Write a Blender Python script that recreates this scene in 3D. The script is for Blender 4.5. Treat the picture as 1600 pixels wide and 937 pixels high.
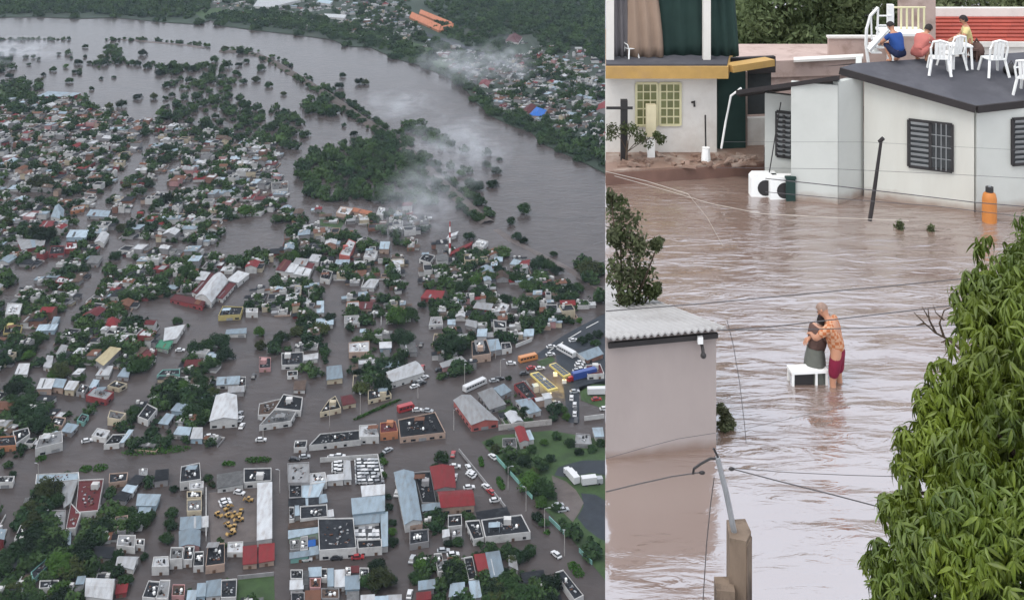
import bpy, math, random
import numpy as np
from mathutils import Vector, Matrix

rnd = random.Random(7)
nrs = np.random.RandomState(11)
for o in list(bpy.data.objects):
    bpy.data.objects.remove(o)
scene = bpy.context.scene
COL = scene.collection

# ------------------------------------------------------------------ camera
FPX = 1800.0          # focal length in photo pixels (1600 px wide)
HZN = -300.0          # horizon row
ZC = 250.0            # drone height above the flooded town
HR = 9.7              # height above the flooded street on the terrace
ZR = ZC - HR
cam_d = bpy.data.cameras.new('camera')
cam = bpy.data.objects.new('camera', cam_d)
COL.objects.link(cam)
cam.location = (0, 0, ZC)
cam.rotation_euler = (math.radians(90), 0, 0)
cam_d.sensor_width = 36
cam_d.lens = 36 * FPX / 1600
cam_d.shift_y = -(468.5 - HZN) / 1600
cam_d.clip_start = 0.1
cam_d.clip_end = 30000
scene.camera = cam

# ------------------------------------------------------------------ sky, sun
SUN_EL, SUN_AZ = math.radians(62), math.radians(230)    # high, behind-left of the viewer, behind cloud
world = bpy.data.worlds.new('World')
scene.world = world
world.use_nodes = True
wn, wl = world.node_tree.nodes, world.node_tree.links
bg = wn['Background']
sky = wn.new('ShaderNodeTexSky')
sky.sky_type = 'NISHITA'
sky.sun_disc = False
sky.sun_elevation = SUN_EL
sky.sun_rotation = SUN_AZ
sky.air_density = 1.0
sky.dust_density = 4.0
hsv = wn.new('ShaderNodeHueSaturation')       # overcast: the cloud deck greys the blue
hsv.inputs['Saturation'].default_value = 0.55
wl.new(sky.outputs[0], hsv.inputs['Color'])
deck = wn.new('ShaderNodeMix'); deck.data_type = 'RGBA'      # even cloud deck over the clear-sky model
deck.inputs['Factor'].default_value = 0.65
deck.inputs['B'].default_value = (5.45, 5.75, 6.3, 1)
wl.new(hsv.outputs[0], deck.inputs['A'])
wl.new(deck.outputs['Result'], bg.inputs['Color'])
bg.inputs['Strength'].default_value = 0.15
sd = bpy.data.lights.new('sun', 'SUN')
sd.energy = 0.6
sd.angle = math.radians(40)
sd.color = (1.0, 0.98, 0.96)
sun = bpy.data.objects.new('sun', sd)
COL.objects.link(sun)
sdir = Vector((math.sin(SUN_AZ) * math.cos(SUN_EL), math.cos(SUN_AZ) * math.cos(SUN_EL), math.sin(SUN_EL)))
sun.rotation_euler = sdir.to_track_quat('Z', 'Y').to_euler()
sun.location = (0, -50, 400)
vs = scene.view_settings
vs.view_transform = 'Standard'
vs.look = 'None'
vs.gamma = 1.0
vs.use_curve_mapping = False
vs.exposure = 1.0

# ------------------------------------------------------------------ helpers
def G(px, py, z=0.0):
    """ground point of the flooded town seen at a photo pixel (height z above its water)"""
    d = FPX * (ZC - z) / (py - HZN)
    return Vector(((px - 800) / FPX * d, d, z))

def scale_at(py):
    return (py - HZN) / ZC          # photo px per metre at the town's water level

def PX(p):
    """where a world point stands in the photo"""
    return (800 + FPX * p[0] / p[1], HZN + FPX * (ZC - p[2]) / p[1])

def R(px, py, d):
    return Vector(((px - 800) / FPX * d, d, ZC - (py - HZN) / FPX * d))

def RX(px, d):
    return (px - 800) / FPX * d

MATS = {}
def M(name, col, rough=0.75, var=0.18, scale=0.6, rand=0.10, bump=0.0, bscale=6.0, spec=0.3, metal=0.0,
      stain=None, stain_amt=0.5, stain_scale=0.25, stain_lo=0.5, stain_hi=0.7, wet=0.0, stretch=None, tide=None):
    m = bpy.data.materials.new(name)
    m.use_nodes = True
    n, l = m.node_tree.nodes, m.node_tree.links
    b = n['Principled BSDF']
    b.inputs['Roughness'].default_value = rough
    b.inputs['Specular IOR Level'].default_value = spec
    b.inputs['Metallic'].default_value = metal
    tc = n.new('ShaderNodeTexCoord')
    oi = n.new('ShaderNodeObjectInfo')
    off = n.new('ShaderNodeVectorMath'); off.operation = 'MULTIPLY_ADD'
    off.inputs[1].default_value = (1, 1, 1)
    if stretch:
        off.inputs[1].default_value = stretch
    sc = n.new('ShaderNodeVectorMath'); sc.operation = 'SCALE'
    sc.inputs[0].default_value = (37, 53, 11)
    l.new(oi.outputs['Random'], sc.inputs['Scale'])
    l.new(tc.outputs['Object'], off.inputs[0])
    l.new(sc.outputs[0], off.inputs[2])
    nz = n.new('ShaderNodeTexNoise')
    nz.inputs['Scale'].default_value = scale
    nz.inputs['Detail'].default_value = 6
    nz.inputs['Roughness'].default_value = 0.65
    l.new(off.outputs[0], nz.inputs['Vector'])
    mr = n.new('ShaderNodeMapRange')
    mr.inputs['From Min'].default_value = 0.25; mr.inputs['From Max'].default_value = 0.75
    mr.inputs['To Min'].default_value = 1 - var; mr.inputs['To Max'].default_value = 1 + var
    l.new(nz.outputs['Fac'], mr.inputs['Value'])
    mr2 = n.new('ShaderNodeMapRange')
    mr2.inputs['To Min'].default_value = 1 - rand; mr2.inputs['To Max'].default_value = 1 + rand
    l.new(oi.outputs['Random'], mr2.inputs['Value'])
    mu = n.new('ShaderNodeMath'); mu.operation = 'MULTIPLY'
    l.new(mr.outputs[0], mu.inputs[0]); l.new(mr2.outputs[0], mu.inputs[1])
    vm = n.new('ShaderNodeVectorMath'); vm.operation = 'SCALE'
    l.new(mu.outputs[0], vm.inputs['Scale'])
    if stain:
        ns = n.new('ShaderNodeTexNoise')
        ns.inputs['Scale'].default_value = stain_scale
        ns.inputs['Detail'].default_value = 7
        ns.inputs['Roughness'].default_value = 0.7
        l.new(off.outputs[0], ns.inputs['Vector'])
        ms = n.new('ShaderNodeMapRange')
        ms.inputs['From Min'].default_value = stain_lo; ms.inputs['From Max'].default_value = stain_hi
        ms.inputs['To Max'].default_value = stain_amt
        l.new(ns.outputs['Fac'], ms.inputs['Value'])
        mx = n.new('ShaderNodeMix'); mx.data_type = 'RGBA'
        mx.inputs['A'].default_value = (*col, 1); mx.inputs['B'].default_value = (*stain, 1)
        l.new(ms.outputs[0], mx.inputs['Factor'])
        l.new(mx.outputs['Result'], vm.inputs[0])
        if wet:
            mw = n.new('ShaderNodeMapRange')
            mw.inputs['From Min'].default_value = 0.35; mw.inputs['From Max'].default_value = 0.6
            mw.inputs['To Min'].default_value = wet; mw.inputs['To Max'].default_value = rough
            l.new(ns.outputs['Fac'], mw.inputs['Value'])
            l.new(mw.outputs[0], b.inputs['Roughness'])
    else:
        vm.inputs[0].default_value = col
    if tide:      # dried mud left on the wall by the flood
        sp = n.new('ShaderNodeSeparateXYZ'); l.new(tc.outputs['Object'], sp.inputs[0])
        nt = n.new('ShaderNodeTexNoise'); nt.inputs['Scale'].default_value = 2.5; nt.inputs['Detail'].default_value = 6
        l.new(tc.outputs['Object'], nt.inputs['Vector'])
        ma = n.new('ShaderNodeMath'); ma.operation = 'MULTIPLY_ADD'; ma.inputs[1].default_value = -tide[0] * 1.4
        l.new(nt.outputs['Fac'], ma.inputs[0]); l.new(sp.outputs['Z'], ma.inputs[2])
        mt = n.new('ShaderNodeMapRange'); mt.inputs['From Min'].default_value = -tide[0] * .6; mt.inputs['From Max'].default_value = tide[0] * .5
        mt.inputs['To Min'].default_value = 0.85; mt.inputs['To Max'].default_value = 0.0
        l.new(ma.outputs[0], mt.inputs['Value'])
        mxt = n.new('ShaderNodeMix'); mxt.data_type = 'RGBA'; mxt.inputs['B'].default_value = (*tide[1], 1)
        l.new(mt.outputs[0], mxt.inputs['Factor']); l.new(vm.outputs[0], mxt.inputs['A'])
        l.new(mxt.outputs['Result'], b.inputs['Base Color'])
    else:
        l.new(vm.outputs[0], b.inputs['Base Color'])
    if bump:
        nb = n.new('ShaderNodeTexNoise')
        nb.inputs['Scale'].default_value = bscale; nb.inputs['Detail'].default_value = 4
        l.new(off.outputs[0], nb.inputs['Vector'])
        bp = n.new('ShaderNodeBump')
        bp.inputs['Strength'].default_value = bump
        l.new(nb.outputs['Fac'], bp.inputs['Height'])
        l.new(bp.outputs[0], b.inputs['Normal'])
    MATS[name] = m
    return m

def ccw(poly):
    a = 0
    for i in range(len(poly)):
        x0, y0 = poly[i][0], poly[i][1]
        x1, y1 = poly[(i + 1) % len(poly)][0], poly[(i + 1) % len(poly)][1]
        a += x0 * y1 - x1 * y0
    return list(poly) if a > 0 else list(reversed(poly))

class MB:
    def __init__(s):
        s.v, s.f, s.m = [], [], []
    def add(s, vs, fs, mi=0):
        b = len(s.v)
        s.v += [tuple(v) for v in vs]
        for f in fs:
            s.f.append([b + i for i in f]); s.m.append(mi)
        return s
    def box(s, x0, x1, y0, y1, z0, z1, mi=0):
        return s.prism([(x0, y0), (x1, y0), (x1, y1), (x0, y1)], z0, z1, mi)
    def prism(s, poly, z0, z1, mi=0, bottom=True):
        """z0/z1: a number, or a function of (x, y)"""
        poly = ccw(poly); n = len(poly)
        f0 = z0 if callable(z0) else (lambda x, y: z0)
        f1 = z1 if callable(z1) else (lambda x, y: z1)
        vs = [(p[0], p[1], f0(p[0], p[1])) for p in poly] + [(p[0], p[1], f1(p[0], p[1])) for p in poly]
        fs = [[i, (i + 1) % n, n + (i + 1) % n, n + i] for i in range(n)] + [list(range(n, 2 * n))]
        if bottom:
            fs.append(list(range(n - 1, -1, -1)))
        return s.add(vs, fs, mi)
    def tube(s, pts, r, n=6, mi=0, cap=True):
        pts = [Vector(p) for p in pts]
        rs = r if isinstance(r, (list, tuple)) else [r] * len(pts)
        vs, fs = [], []
        for i, p in enumerate(pts):
            a = pts[max(0, i - 1)]; b = pts[min(len(pts) - 1, i + 1)]
            t = (b - a).normalized() if (b - a).length > 1e-9 else Vector((0, 0, 1))
            u = t.orthogonal().normalized()
            if abs(t.z) > 0.9: u = Vector((1, 0, 0)) - t * t.x; u.normalize()
            else: u = Vector((0, 0, 1)).cross(t).normalized()
            w = t.cross(u)
            for k in range(n):
                q = 2 * math.pi * k / n
                vs.append(p + (u * math.cos(q) + w * math.sin(q)) * rs[i])
        for i in range(len(pts) - 1):
            for k in range(n):
                fs.append([i * n + k, i * n + (k + 1) % n, (i + 1) * n + (k + 1) % n, (i + 1) * n + k])
        if cap:
            fs.append(list(range(n - 1, -1, -1))); fs.append([(len(pts) - 1) * n + k for k in range(n)])
        return s.add(vs, fs, mi)
    def lathe(s, prof, c=(0, 0, 0), n=12, mi=0):
        vs = [(c[0] + r * math.cos(2 * math.pi * k / n), c[1] + r * math.sin(2 * math.pi * k / n), c[2] + z) for r, z in prof for k in range(n)]
        fs = [[i * n + k, i * n + (k + 1) % n, (i + 1) * n + (k + 1) % n, (i + 1) * n + k] for i in range(len(prof) - 1) for k in range(n)]
        fs.append([(len(prof) - 1) * n + k for k in range(n)])
        return s.add(vs, fs, mi)
    def ball(s, c, r, n=10, m=7, mi=0):
        rx, ry, rz = r if isinstance(r, (tuple, list)) else (r, r, r)
        vs, fs = [], []
        for j in range(m + 1):
            t = math.pi * j / m
            for k in range(n):
                q = 2 * math.pi * k / n
                vs.append((c[0] + rx * math.sin(t) * math.cos(q), c[1] + ry * math.sin(t) * math.sin(q), c[2] + rz * math.cos(t)))
        for j in range(m):
            for k in range(n):
                fs.append([j * n + k, (j + 1) * n + k, (j + 1) * n + (k + 1) % n, j * n + (k + 1) % n])
        return s.add(vs, fs, mi)
    def obox(s, a, b, w, h, mi=0, up=Vector((0, 0, 1))):
        """a bar of width w, height h from point a to point b"""
        a, b = Vector(a), Vector(b)
        t = (b - a).normalized()
        u = t.cross(up)
        if u.length < 1e-4: u = Vector((1, 0, 0))
        u.normalize(); k = u.cross(t).normalized()
        vs = []
        for p in (a, b):
            for sx, sz in ((-1, -1), (1, -1), (1, 1), (-1, 1)):
                vs.append(p + u * (sx * w / 2) + k * (sz * h / 2))
        return s.add(vs, [[0, 1, 2, 3], [7, 6, 5, 4], [0, 4, 5, 1], [1, 5, 6, 2], [2, 6, 7, 3], [3, 7, 4, 0]], mi)
    def mesh(s, name, mats, org=(0, 0, 0), smooth=False):
        me = bpy.data.meshes.new(name)
        me.from_pydata([(v[0] - org[0], v[1] - org[1], v[2] - org[2]) for v in s.v], [], s.f)
        for m in (mats if isinstance(mats, (list, tuple)) else [mats]):
            me.materials.append(MATS[m] if isinstance(m, str) else m)
        if len(me.materials) > 1:
            me.polygons.foreach_set('material_index', s.m)
        if smooth:
            me.polygons.foreach_set('use_smooth', [True] * len(me.polygons))
        me.update()
        return me
    def build(s, name, mats, parent=None, org=None, smooth=False):
        if org is None:
            org = ROOTLOC.get(parent.name, (0, 0, 0)) if parent else (0, 0, 0)
        me = s.mesh(name, mats, org, smooth)
        o = bpy.data.objects.new(name, me)
        COL.objects.link(o)
        if parent:
            o.parent = parent
            ROOTLOC[o.name] = org
        else:
            o.location = org
            ROOTLOC[o.name] = org
        return o

ROOTLOC = {}
def thing(name, label, cat, loc, group=None):
    o = bpy.data.objects.new(name, None)
    o.empty_display_size = 0.3
    COL.objects.link(o)
    o.location = loc
    ROOTLOC[o.name] = tuple(loc)
    return tag(o, label, cat, group)
def tag(o, label=None, cat=None, group=None, kind=None):
    if label: o['label'] = label
    if cat: o['category'] = cat
    if group: o['group'] = group
    if kind: o['kind'] = kind
    return o
def inst(name, me, parent, loc=(0, 0, 0), rotz=0.0, scale=None, rot=None):
    o = bpy.data.objects.new(name, me)
    COL.objects.link(o)
    o.parent = parent
    o.location = loc
    if rot is not None: o.rotation_euler = rot
    else: o.rotation_euler = (0, 0, rotz)
    if scale is not None: o.scale = scale
    return o
def np_mesh(name, v, k, mat, smooth=False):
    """mesh of k-gons whose corners are consecutive rows of v"""
    me = bpy.data.meshes.new(name)
    n = len(v); m = n // k
    me.vertices.add(n); me.vertices.foreach_set('co', np.asarray(v, dtype=np.float32).ravel())
    me.loops.add(n); me.loops.foreach_set('vertex_index', np.arange(n, dtype=np.int32))
    me.polygons.add(m); me.polygons.foreach_set('loop_start', np.arange(0, n, k, dtype=np.int32))
    me.update(calc_edges=True)
    me.materials.append(MATS[mat])
    if smooth: me.polygons.foreach_set('use_smooth', [True] * m)
    return me
def inside(x, y, poly):
    c = False; n = len(poly); j = n - 1
    for i in range(n):
        xi, yi = poly[i][0], poly[i][1]; xj, yj = poly[j][0], poly[j][1]
        if (yi > y) != (yj > y) and x < (xj - xi) * (y - yi) / (yj - yi) + xi:
            c = not c
        j = i
    return c
def seg_dist(p, a, b):
    ax, ay, bx, by = a[0], a[1], b[0], b[1]
    dx, dy = bx - ax, by - ay
    L = dx * dx + dy * dy
    t = 0 if L == 0 else max(0, min(1, ((p[0] - ax) * dx + (p[1] - ay) * dy) / L))
    return math.hypot(p[0] - ax - t * dx, p[1] - ay - t * dy)

# ------------------------------------------------------------------ materials
def water_mat(name, col, rough, ior, sc, amp, vec_scale, dist=1.0, col2=None, calm=None, tint=None):
    m = bpy.data.materials.new(name); m.use_nodes = True
    n, l = m.node_tree.nodes, m.node_tree.links
    b = n['Principled BSDF']
    b.inputs['Roughness'].default_value = rough
    b.inputs['IOR'].default_value = ior
    tc = n.new('ShaderNodeTexCoord')
    mp = n.new('ShaderNodeMapping'); mp.inputs['Scale'].default_value = vec_scale
    l.new(tc.outputs['Object'], mp.inputs['Vector'])
    n1 = n.new('ShaderNodeTexNoise'); n1.inputs['Scale'].default_value = sc; n1.inputs['Detail'].default_value = 5
    n1.inputs['Roughness'].default_value = 0.55; n1.inputs['Distortion'].default_value = 0.6
    l.new(mp.outputs[0], n1.inputs['Vector'])
    bp = n.new('ShaderNodeBump'); bp.inputs['Strength'].default_value = amp; bp.inputs['Distance'].default_value = dist
    n2 = n.new('ShaderNodeTexNoise'); n2.inputs['Scale'].default_value = sc * 0.13; n2.inputs['Detail'].default_value = 6
    l.new(mp.outputs[0], n2.inputs['Vector'])
    n3 = n.new('ShaderNodeTexNoise'); n3.inputs['Scale'].default_value = sc * 0.35; n3.inputs['Detail'].default_value = 3
    l.new(mp.outputs[0], n3.inputs['Vector'])
    am = n.new('ShaderNodeMapRange'); am.inputs['From Min'].default_value = 0.35; am.inputs['From Max'].default_value = 0.65
    am.inputs['To Min'].default_value = 0.25; am.inputs['To Max'].default_value = 1.35
    l.new(n3.outputs['Fac'], am.inputs['Value'])
    hm_ = n.new('ShaderNodeMath'); hm_.operation = 'MULTIPLY'
    l.new(n1.outputs['Fac'], hm_.inputs[0]); l.new(am.outputs[0], hm_.inputs[1])
    l.new(hm_.outputs[0], bp.inputs['Height']); l.new(bp.outputs[0], b.inputs['Normal'])
    if tint: b.inputs['Specular Tint'].default_value = (*tint, 1)
    if calm:      # sheltered patch where the ripples die down
        cd = n.new('ShaderNodeVectorMath'); cd.operation = 'DISTANCE'; cd.inputs[1].default_value = (calm[0], calm[1], calm[3])
        l.new(tc.outputs['Object'], cd.inputs[0])
        cm = n.new('ShaderNodeMapRange'); cm.inputs['From Min'].default_value = calm[2] * .55; cm.inputs['From Max'].default_value = calm[2]
        cm.inputs['To Min'].default_value = amp * 0.30; cm.inputs['To Max'].default_value = amp
        l.new(cd.outputs['Value'], cm.inputs['Value']); l.new(cm.outputs[0], bp.inputs['Strength'])
    mx = n.new('ShaderNodeMix'); mx.data_type = 'RGBA'
    mx.inputs['A'].default_value = (*col, 1); mx.inputs['B'].default_value = (*(col2 or col), 1)
    mr = n.new('ShaderNodeMapRange'); mr.inputs['From Min'].default_value = 0.35; mr.inputs['From Max'].default_value = 0.65
    l.new(n2.outputs['Fac'], mr.inputs['Value']); l.new(mr.outputs[0], mx.inputs['Factor'])
    l.new(mx.outputs['Result'], b.inputs['Base Color'])
    MATS[name] = m
    return m

def leaf_mat(name, col, trans=0.25, var=0.35, scale=0.35, spec=0.04, rough=0.6, rand=0.3, col2=None):
    m = M(name, col, rough, var, scale, rand, spec=spec, stain=col2, stain_amt=0.8 if col2 else 0, stain_scale=scale * 0.7, stain_lo=0.4, stain_hi=0.62)
    n, l = m.node_tree.nodes, m.node_tree.links
    b = n['Principled BSDF']; out = n['Material Output']
    if trans > 0:
        t = n.new('ShaderNodeBsdfTranslucent')
        src = b.inputs['Base Color'].links[0].from_socket
        l.new(src, t.inputs['Color'])
        mix = n.new('ShaderNodeMixShader'); mix.inputs[0].default_value = trans
        l.new(b.outputs[0], mix.inputs[1]); l.new(t.outputs[0], mix.inputs[2])
        l.new(mix.outputs[0], out.inputs['Surface'])
    return m

water_mat('town_water', (0.040, 0.033, 0.031), 0.18, 1.19, 0.35, 0.25, (1, 1.8, 1), 0.6, (0.055, 0.045, 0.042))
water_mat('street_water', (0.205, 0.138, 0.108), 0.10, 4.2, 2.5, 0.66, (0.5, 1.6, 1), 0.12, (0.228, 0.162, 0.130), calm=(1.9, 15.6, 2.4, ZR), tint=(0.90, 0.95, 1.0))
M('far_ground', (0.018, 0.030, 0.018), 0.9, 0.35, 0.02, 0, stain=(0.035, 0.032, 0.026), stain_amt=0.6, stain_scale=0.012)
M('grass', (0.026, 0.050, 0.014), 0.9, 0.35, 0.3, 0, stain=(0.014, 0.024, 0.012), stain_amt=0.8, stain_scale=0.08, bump=0.6, bscale=2)
M('mud', (0.075, 0.060, 0.054), 0.7, 0.25, 0.15, 0, stain=(0.045, 0.037, 0.034), stain_amt=0.8, stain_scale=0.07, wet=0.45)
M('asphalt', (0.022, 0.026, 0.032), 0.8, 0.25, 0.3, 0, stain=(0.035, 0.037, 0.04), stain_amt=0.6, stain_scale=0.1, wet=0.6, spec=0.15)
M('dirt_road', (0.062, 0.050, 0.044), 0.9, 0.25, 0.1, 0)
M('road_paint', (0.55, 0.55, 0.52), 0.8, 0.25, 0.8, 0)
M('concrete', (0.33, 0.31, 0.29), 0.85, 0.25, 0.5, 0.1, stain=(0.14, 0.13, 0.12), stain_amt=0.8, stain_scale=0.3)
M('rock', (0.16, 0.12, 0.09), 0.9, 0.4, 0.15, 0, bump=0.8, bscale=0.6)
leaf_mat('tree_dark', (0.011, 0.024, 0.010), 0.12, 0.4, 0.5, rand=0.5)
leaf_mat('tree_mid', (0.018, 0.039, 0.012), 0.12, 0.4, 0.5, rand=0.35)
leaf_mat('tree_olive', (0.034, 0.044, 0.014), 0.12, 0.4, 0.5, rand=0.4)
leaf_mat('tree_bright', (0.034, 0.072, 0.013), 0.15, 0.35, 0.5, rand=0.2)
leaf_mat('woodland_leaf', (0.010, 0.023, 0.010), 0.08, 0.5, 0.07, col2=(0.036, 0.062, 0.018))
leaf_mat('hedge_leaf', (0.030, 0.075, 0.012), 0.15, 0.3, 0.8, rand=0.15)
M('bark', (0.07, 0.05, 0.035), 0.9, 0.3, 2.0, 0.1, bump=0.5, bscale=8)
WALLS = {'white': (0.66, 0.65, 0.63), 'cream': (0.62, 0.53, 0.38), 'peach': (0.50, 0.36, 0.28), 'pink': (0.55, 0.30, 0.29),
         'grey': (0.34, 0.33, 0.33), 'pale_blue': (0.38, 0.50, 0.58), 'orange': (0.52, 0.22, 0.11), 'red': (0.27, 0.045, 0.045),
         'brick': (0.27, 0.13, 0.09), 'yellow': (0.52, 0.43, 0.17), 'coral': (0.48, 0.13, 0.11), 'teal': (0.22, 0.45, 0.40), 'pale_green': (0.40, 0.52, 0.40)}
for k, c in WALLS.items():
    c = tuple(x * 0.58 for x in c)
    M('wall_' + k, c, 0.85, 0.14, 0.5, 0.10, stain=tuple(x * 0.45 + 0.03 for x in c), stain_amt=0.7, stain_scale=0.35, stain_lo=0.5, stain_hi=0.75)
ROOFS = {'charcoal': (0.020, 0.022, 0.026), 'grey': (0.12, 0.12, 0.12), 'pale_grey': (0.34, 0.35, 0.36), 'white': (0.62, 0.64, 0.66),
         'blue_grey': (0.30, 0.38, 0.44), 'pale_blue': (0.45, 0.56, 0.64), 'red': (0.21, 0.022, 0.026), 'maroon': (0.115, 0.018, 0.022),
         'tan': (0.50, 0.43, 0.26), 'rust': (0.17, 0.075, 0.045), 'blue': (0.02, 0.14, 0.50), 'orange': (0.50, 0.19, 0.10), 'green': (0.04, 0.20, 0.12), 'brown': (0.10, 0.07, 0.055)}
for k, c in ROOFS.items():
    c = tuple(x * (0.52 if min(c) > 0.2 else 0.6) for x in c)
    if k in ('charcoal', 'grey', 'brown'):
        M('roof_' + k, c, 0.8, 0.35, 0.6, 0.35, stain=tuple(x * 1.6 + 0.02 for x in c), stain_amt=0.8, stain_scale=0.5, stain_lo=0.5, stain_hi=0.72, wet=0.6, spec=0.06)
    else:
        M('roof_' + k, c, 0.7, 0.22, 0.9, 0.2, stain=(c[0] * .42 + .02, c[1] * .38 + .012, c[2] * .34 + .008), stain_amt=0.85, stain_scale=0.45, stain_lo=0.45, stain_hi=0.7, spec=0.15, stretch=(1.6, .45, 1))
M('glass_dark', (0.012, 0.015, 0.018), 0.12, 0.1, 1, 0.1, spec=0.6)
M('door_brown', (0.09, 0.05, 0.03), 0.6, 0.2, 1, 0.2)
M('tank_black', (0.02, 0.02, 0.02), 0.4, 0.1, 1, 0.1)
M('tank_white', (0.70, 0.70, 0.68), 0.5, 0.1, 1, 0.05)
M('tyre', (0.012, 0.012, 0.012), 0.9, 0.1, 1, 0)
M('lamp_glass', (0.6, 0.6, 0.58), 0.2, 0.05, 1, 0)
for k, c in {'white': (0.44, 0.44, 0.44), 'silver': (0.26, 0.27, 0.28), 'black': (0.018, 0.018, 0.02), 'red': (0.25, 0.018, 0.02), 'blue': (0.02, 0.05, 0.20), 'yellow': (0.30, 0.18, 0.045), 'orange': (0.40, 0.16, 0.05), 'grey': (0.13, 0.13, 0.14)}.items():
    M('paint_' + k, c, 0.35, 0.05, 1, 0.05, spec=0.5)
M('solar', (0.012, 0.020, 0.030), 0.18, 0.1, 1, 0.05, spec=0.6)
M('steel', (0.35, 0.36, 0.37), 0.5, 0.1, 2, 0.05, metal=0.4)

# ================================================================== THE FLOODED TOWN: setting
def flat(name, pxpoly, z, mat, world_poly=None):
    P = world_poly or [G(x, y, z) for x, y in pxpoly]
    mb = MB(); P = ccw([(p[0], p[1]) for p in P])
    mb.add([(p[0], p[1], z) for p in P], [list(range(len(P)))])
    return tag(mb.build(name, mat), kind='structure')

flat('flood_water', None, 0.0, 'town_water', [(-5000, -500), (5000, -500), (5000, 2600), (-5000, 2600)])
bank = [(-900, 24), (-60, 26), (0, 27), (60, 26), (120, 29), (180, 27), (250, 34), (310, 38), (330, 31), (345, 40), (400, 47), (470, 55), (520, 62),
        (545, 72), (580, 74), (620, 92), (650, 100), (670, 108), (690, 116), (720, 130), (745, 160), (770, 182), (800, 196), (830, 206), (850, 225), (880, 238), (910, 252), (945, 270), (1000, 300)]
far_poly = [G(x, y, 0.7) for x, y in bank] + [Vector((5000, 900, 0)), Vector((5000, 6000, 0)), Vector((-5000, 6000, 0)), Vector((-5000, 1400, 0))]
mb = MB(); mb.prism([(p.x, p.y) for p in far_poly], -1.0, 0.7)
tag(mb.build('far_bank', 'far_ground'), kind='structure')
# pasture showing between the far woods
flat('field', [(620, 62), (700, 78), (720, 92), (690, 108), (645, 92), (610, 80)], 0.76, 'grass')
flat('field', [(300, 18), (345, 12), (350, 26), (318, 30)], 0.76, 'grass')

def ribbon(name, pts, width, z, mat, z0=None):
    W = [G(x, y, z) for x, y in pts]
    L, Rr = [], []
    for i, p in enumerate(W):
        a = W[max(0, i - 1)]; b = W[min(len(W) - 1, i + 1)]
        t = (b - a); t.z = 0; t.normalize()
        nrm = Vector((-t.y, t.x, 0))
        w = width / 2 * (1 + 0.12 * math.sin(i * 2.3))
        L.append(p + nrm * w); Rr.append(p - nrm * w)
    mb = MB(); n = len(W)
    mb.add([(p.x, p.y, z) for p in L] + [(p.x, p.y, z) for p in Rr], [[n + i, n + i + 1, i + 1, i] for i in range(n - 1)])
    if z0 is not None:   # sloping sides of a dike
        for side, sgn in ((L, 1), (Rr, -1)):
            out = []
            for i, p in enumerate(side):
                a = W[max(0, i - 1)]; b = W[min(len(W) - 1, i + 1)]
                t = (b - a); t.z = 0; t.normalize()
                out.append(p + Vector((-t.y, t.x, 0)) * sgn * (z - z0) * 2)
            vs = [(p.x, p.y, z) for p in side] + [(p.x, p.y, z0) for p in out]
            mb.add(vs, [([i, i + 1, n + i + 1, n + i] if sgn > 0 else [n + i, n + i + 1, i + 1, i]) for i in range(n - 1)])
    return tag(mb.build(name, mat), kind='structure')

LEVEE = [(345, 78), (380, 80), (405, 85), (430, 97), (455, 112), (480, 127), (510, 145), (535, 162), (560, 180), (585, 196), (612, 214), (640, 235), (662, 255), (690, 282), (715, 305), (738, 325), (762, 345)]
ribbon('levee_road', LEVEE, 4.2, 1.3, 'dirt_road', -0.6)
ribbon('levee_crest', [(0, 62), (40, 61), (80, 62), (100, 61)], 4, 0.25, 'mud', -0.6)
ribbon('levee_crest', [(170, 62), (210, 62), (240, 66), (290, 70), (320, 75)], 5, 0.35, 'mud', -0.6)
ribbon('levee_crest', [(775, 358), (800, 375), (845, 398), (880, 415), (905, 430), (945, 455)], 3.4, 0.2, 'mud', -0.6)
ribbon('far_road', [(560, -5), (600, 18), (650, 48), (720, 72), (790, 100), (850, 122), (900, 140), (960, 168)], 10, 0.80, 'asphalt')
# dry asphalt of the highway leaving to the right
hw = [(828, 560), (850, 545), (880, 524), (915, 505), (960, 482), (960, 516), (945, 522), (930, 534), (905, 545), (870, 553), (845, 560)]
flat('highway', hw, 0.06, 'asphalt')
flat('forecourt', [(868, 555), (905, 546), (960, 518), (960, 600), (925, 600), (905, 612), (905, 660), (888, 660), (880, 600)], 0.05, 'asphalt')
for a, b in (((858, 548), (880, 534)), ((888, 529), (908, 517)), ((916, 512), (935, 502))):
    ribbon('lane_marking', [a, b], 0.35, 0.075, 'road_paint')
# green lots
for poly in ([(372, 905), (428, 899), (430, 960), (366, 960)],
             [(752, 690), (775, 680), (860, 672), (960, 690), (960, 960), (945, 905), (880, 825), (838, 782), (790, 735)],
             [(838, 565), (862, 556), (868, 562), (848, 574)], [(905, 604), (960, 590), (960, 645), (908, 625)],
             [(778, 640), (800, 632), (820, 648), (815, 662), (785, 664)], [(755, 905), (800, 898), (815, 960), (750, 960)],
             [(0, 130), (55, 145), (58, 160), (0, 168)], [(500, 330), (540, 345), (530, 360), (500, 352)]):
    flat('grass_lot', poly, 0.05, 'grass')
flat('flooded_pond', [(862, 742), (885, 752), (900, 765), (912, 785), (905, 800), (895, 815), (880, 800), (868, 775)], 0.10, 'mud')
ring = [(885, 725), (910, 719), (960, 718), (960, 745), (925, 738), (905, 742), (900, 752), (885, 745), (866, 742), (872, 730)]
flat('park_track', ring, 0.09, 'asphalt')
flat('park_track', [(908, 770), (930, 772), (960, 790), (960, 850), (935, 840), (915, 825), (902, 808), (912, 790)], 0.085, 'asphalt')
flat('yard_ground', [(322, 770), (401, 758), (402, 845), (330, 850)], 0.03, 'mud')

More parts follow.
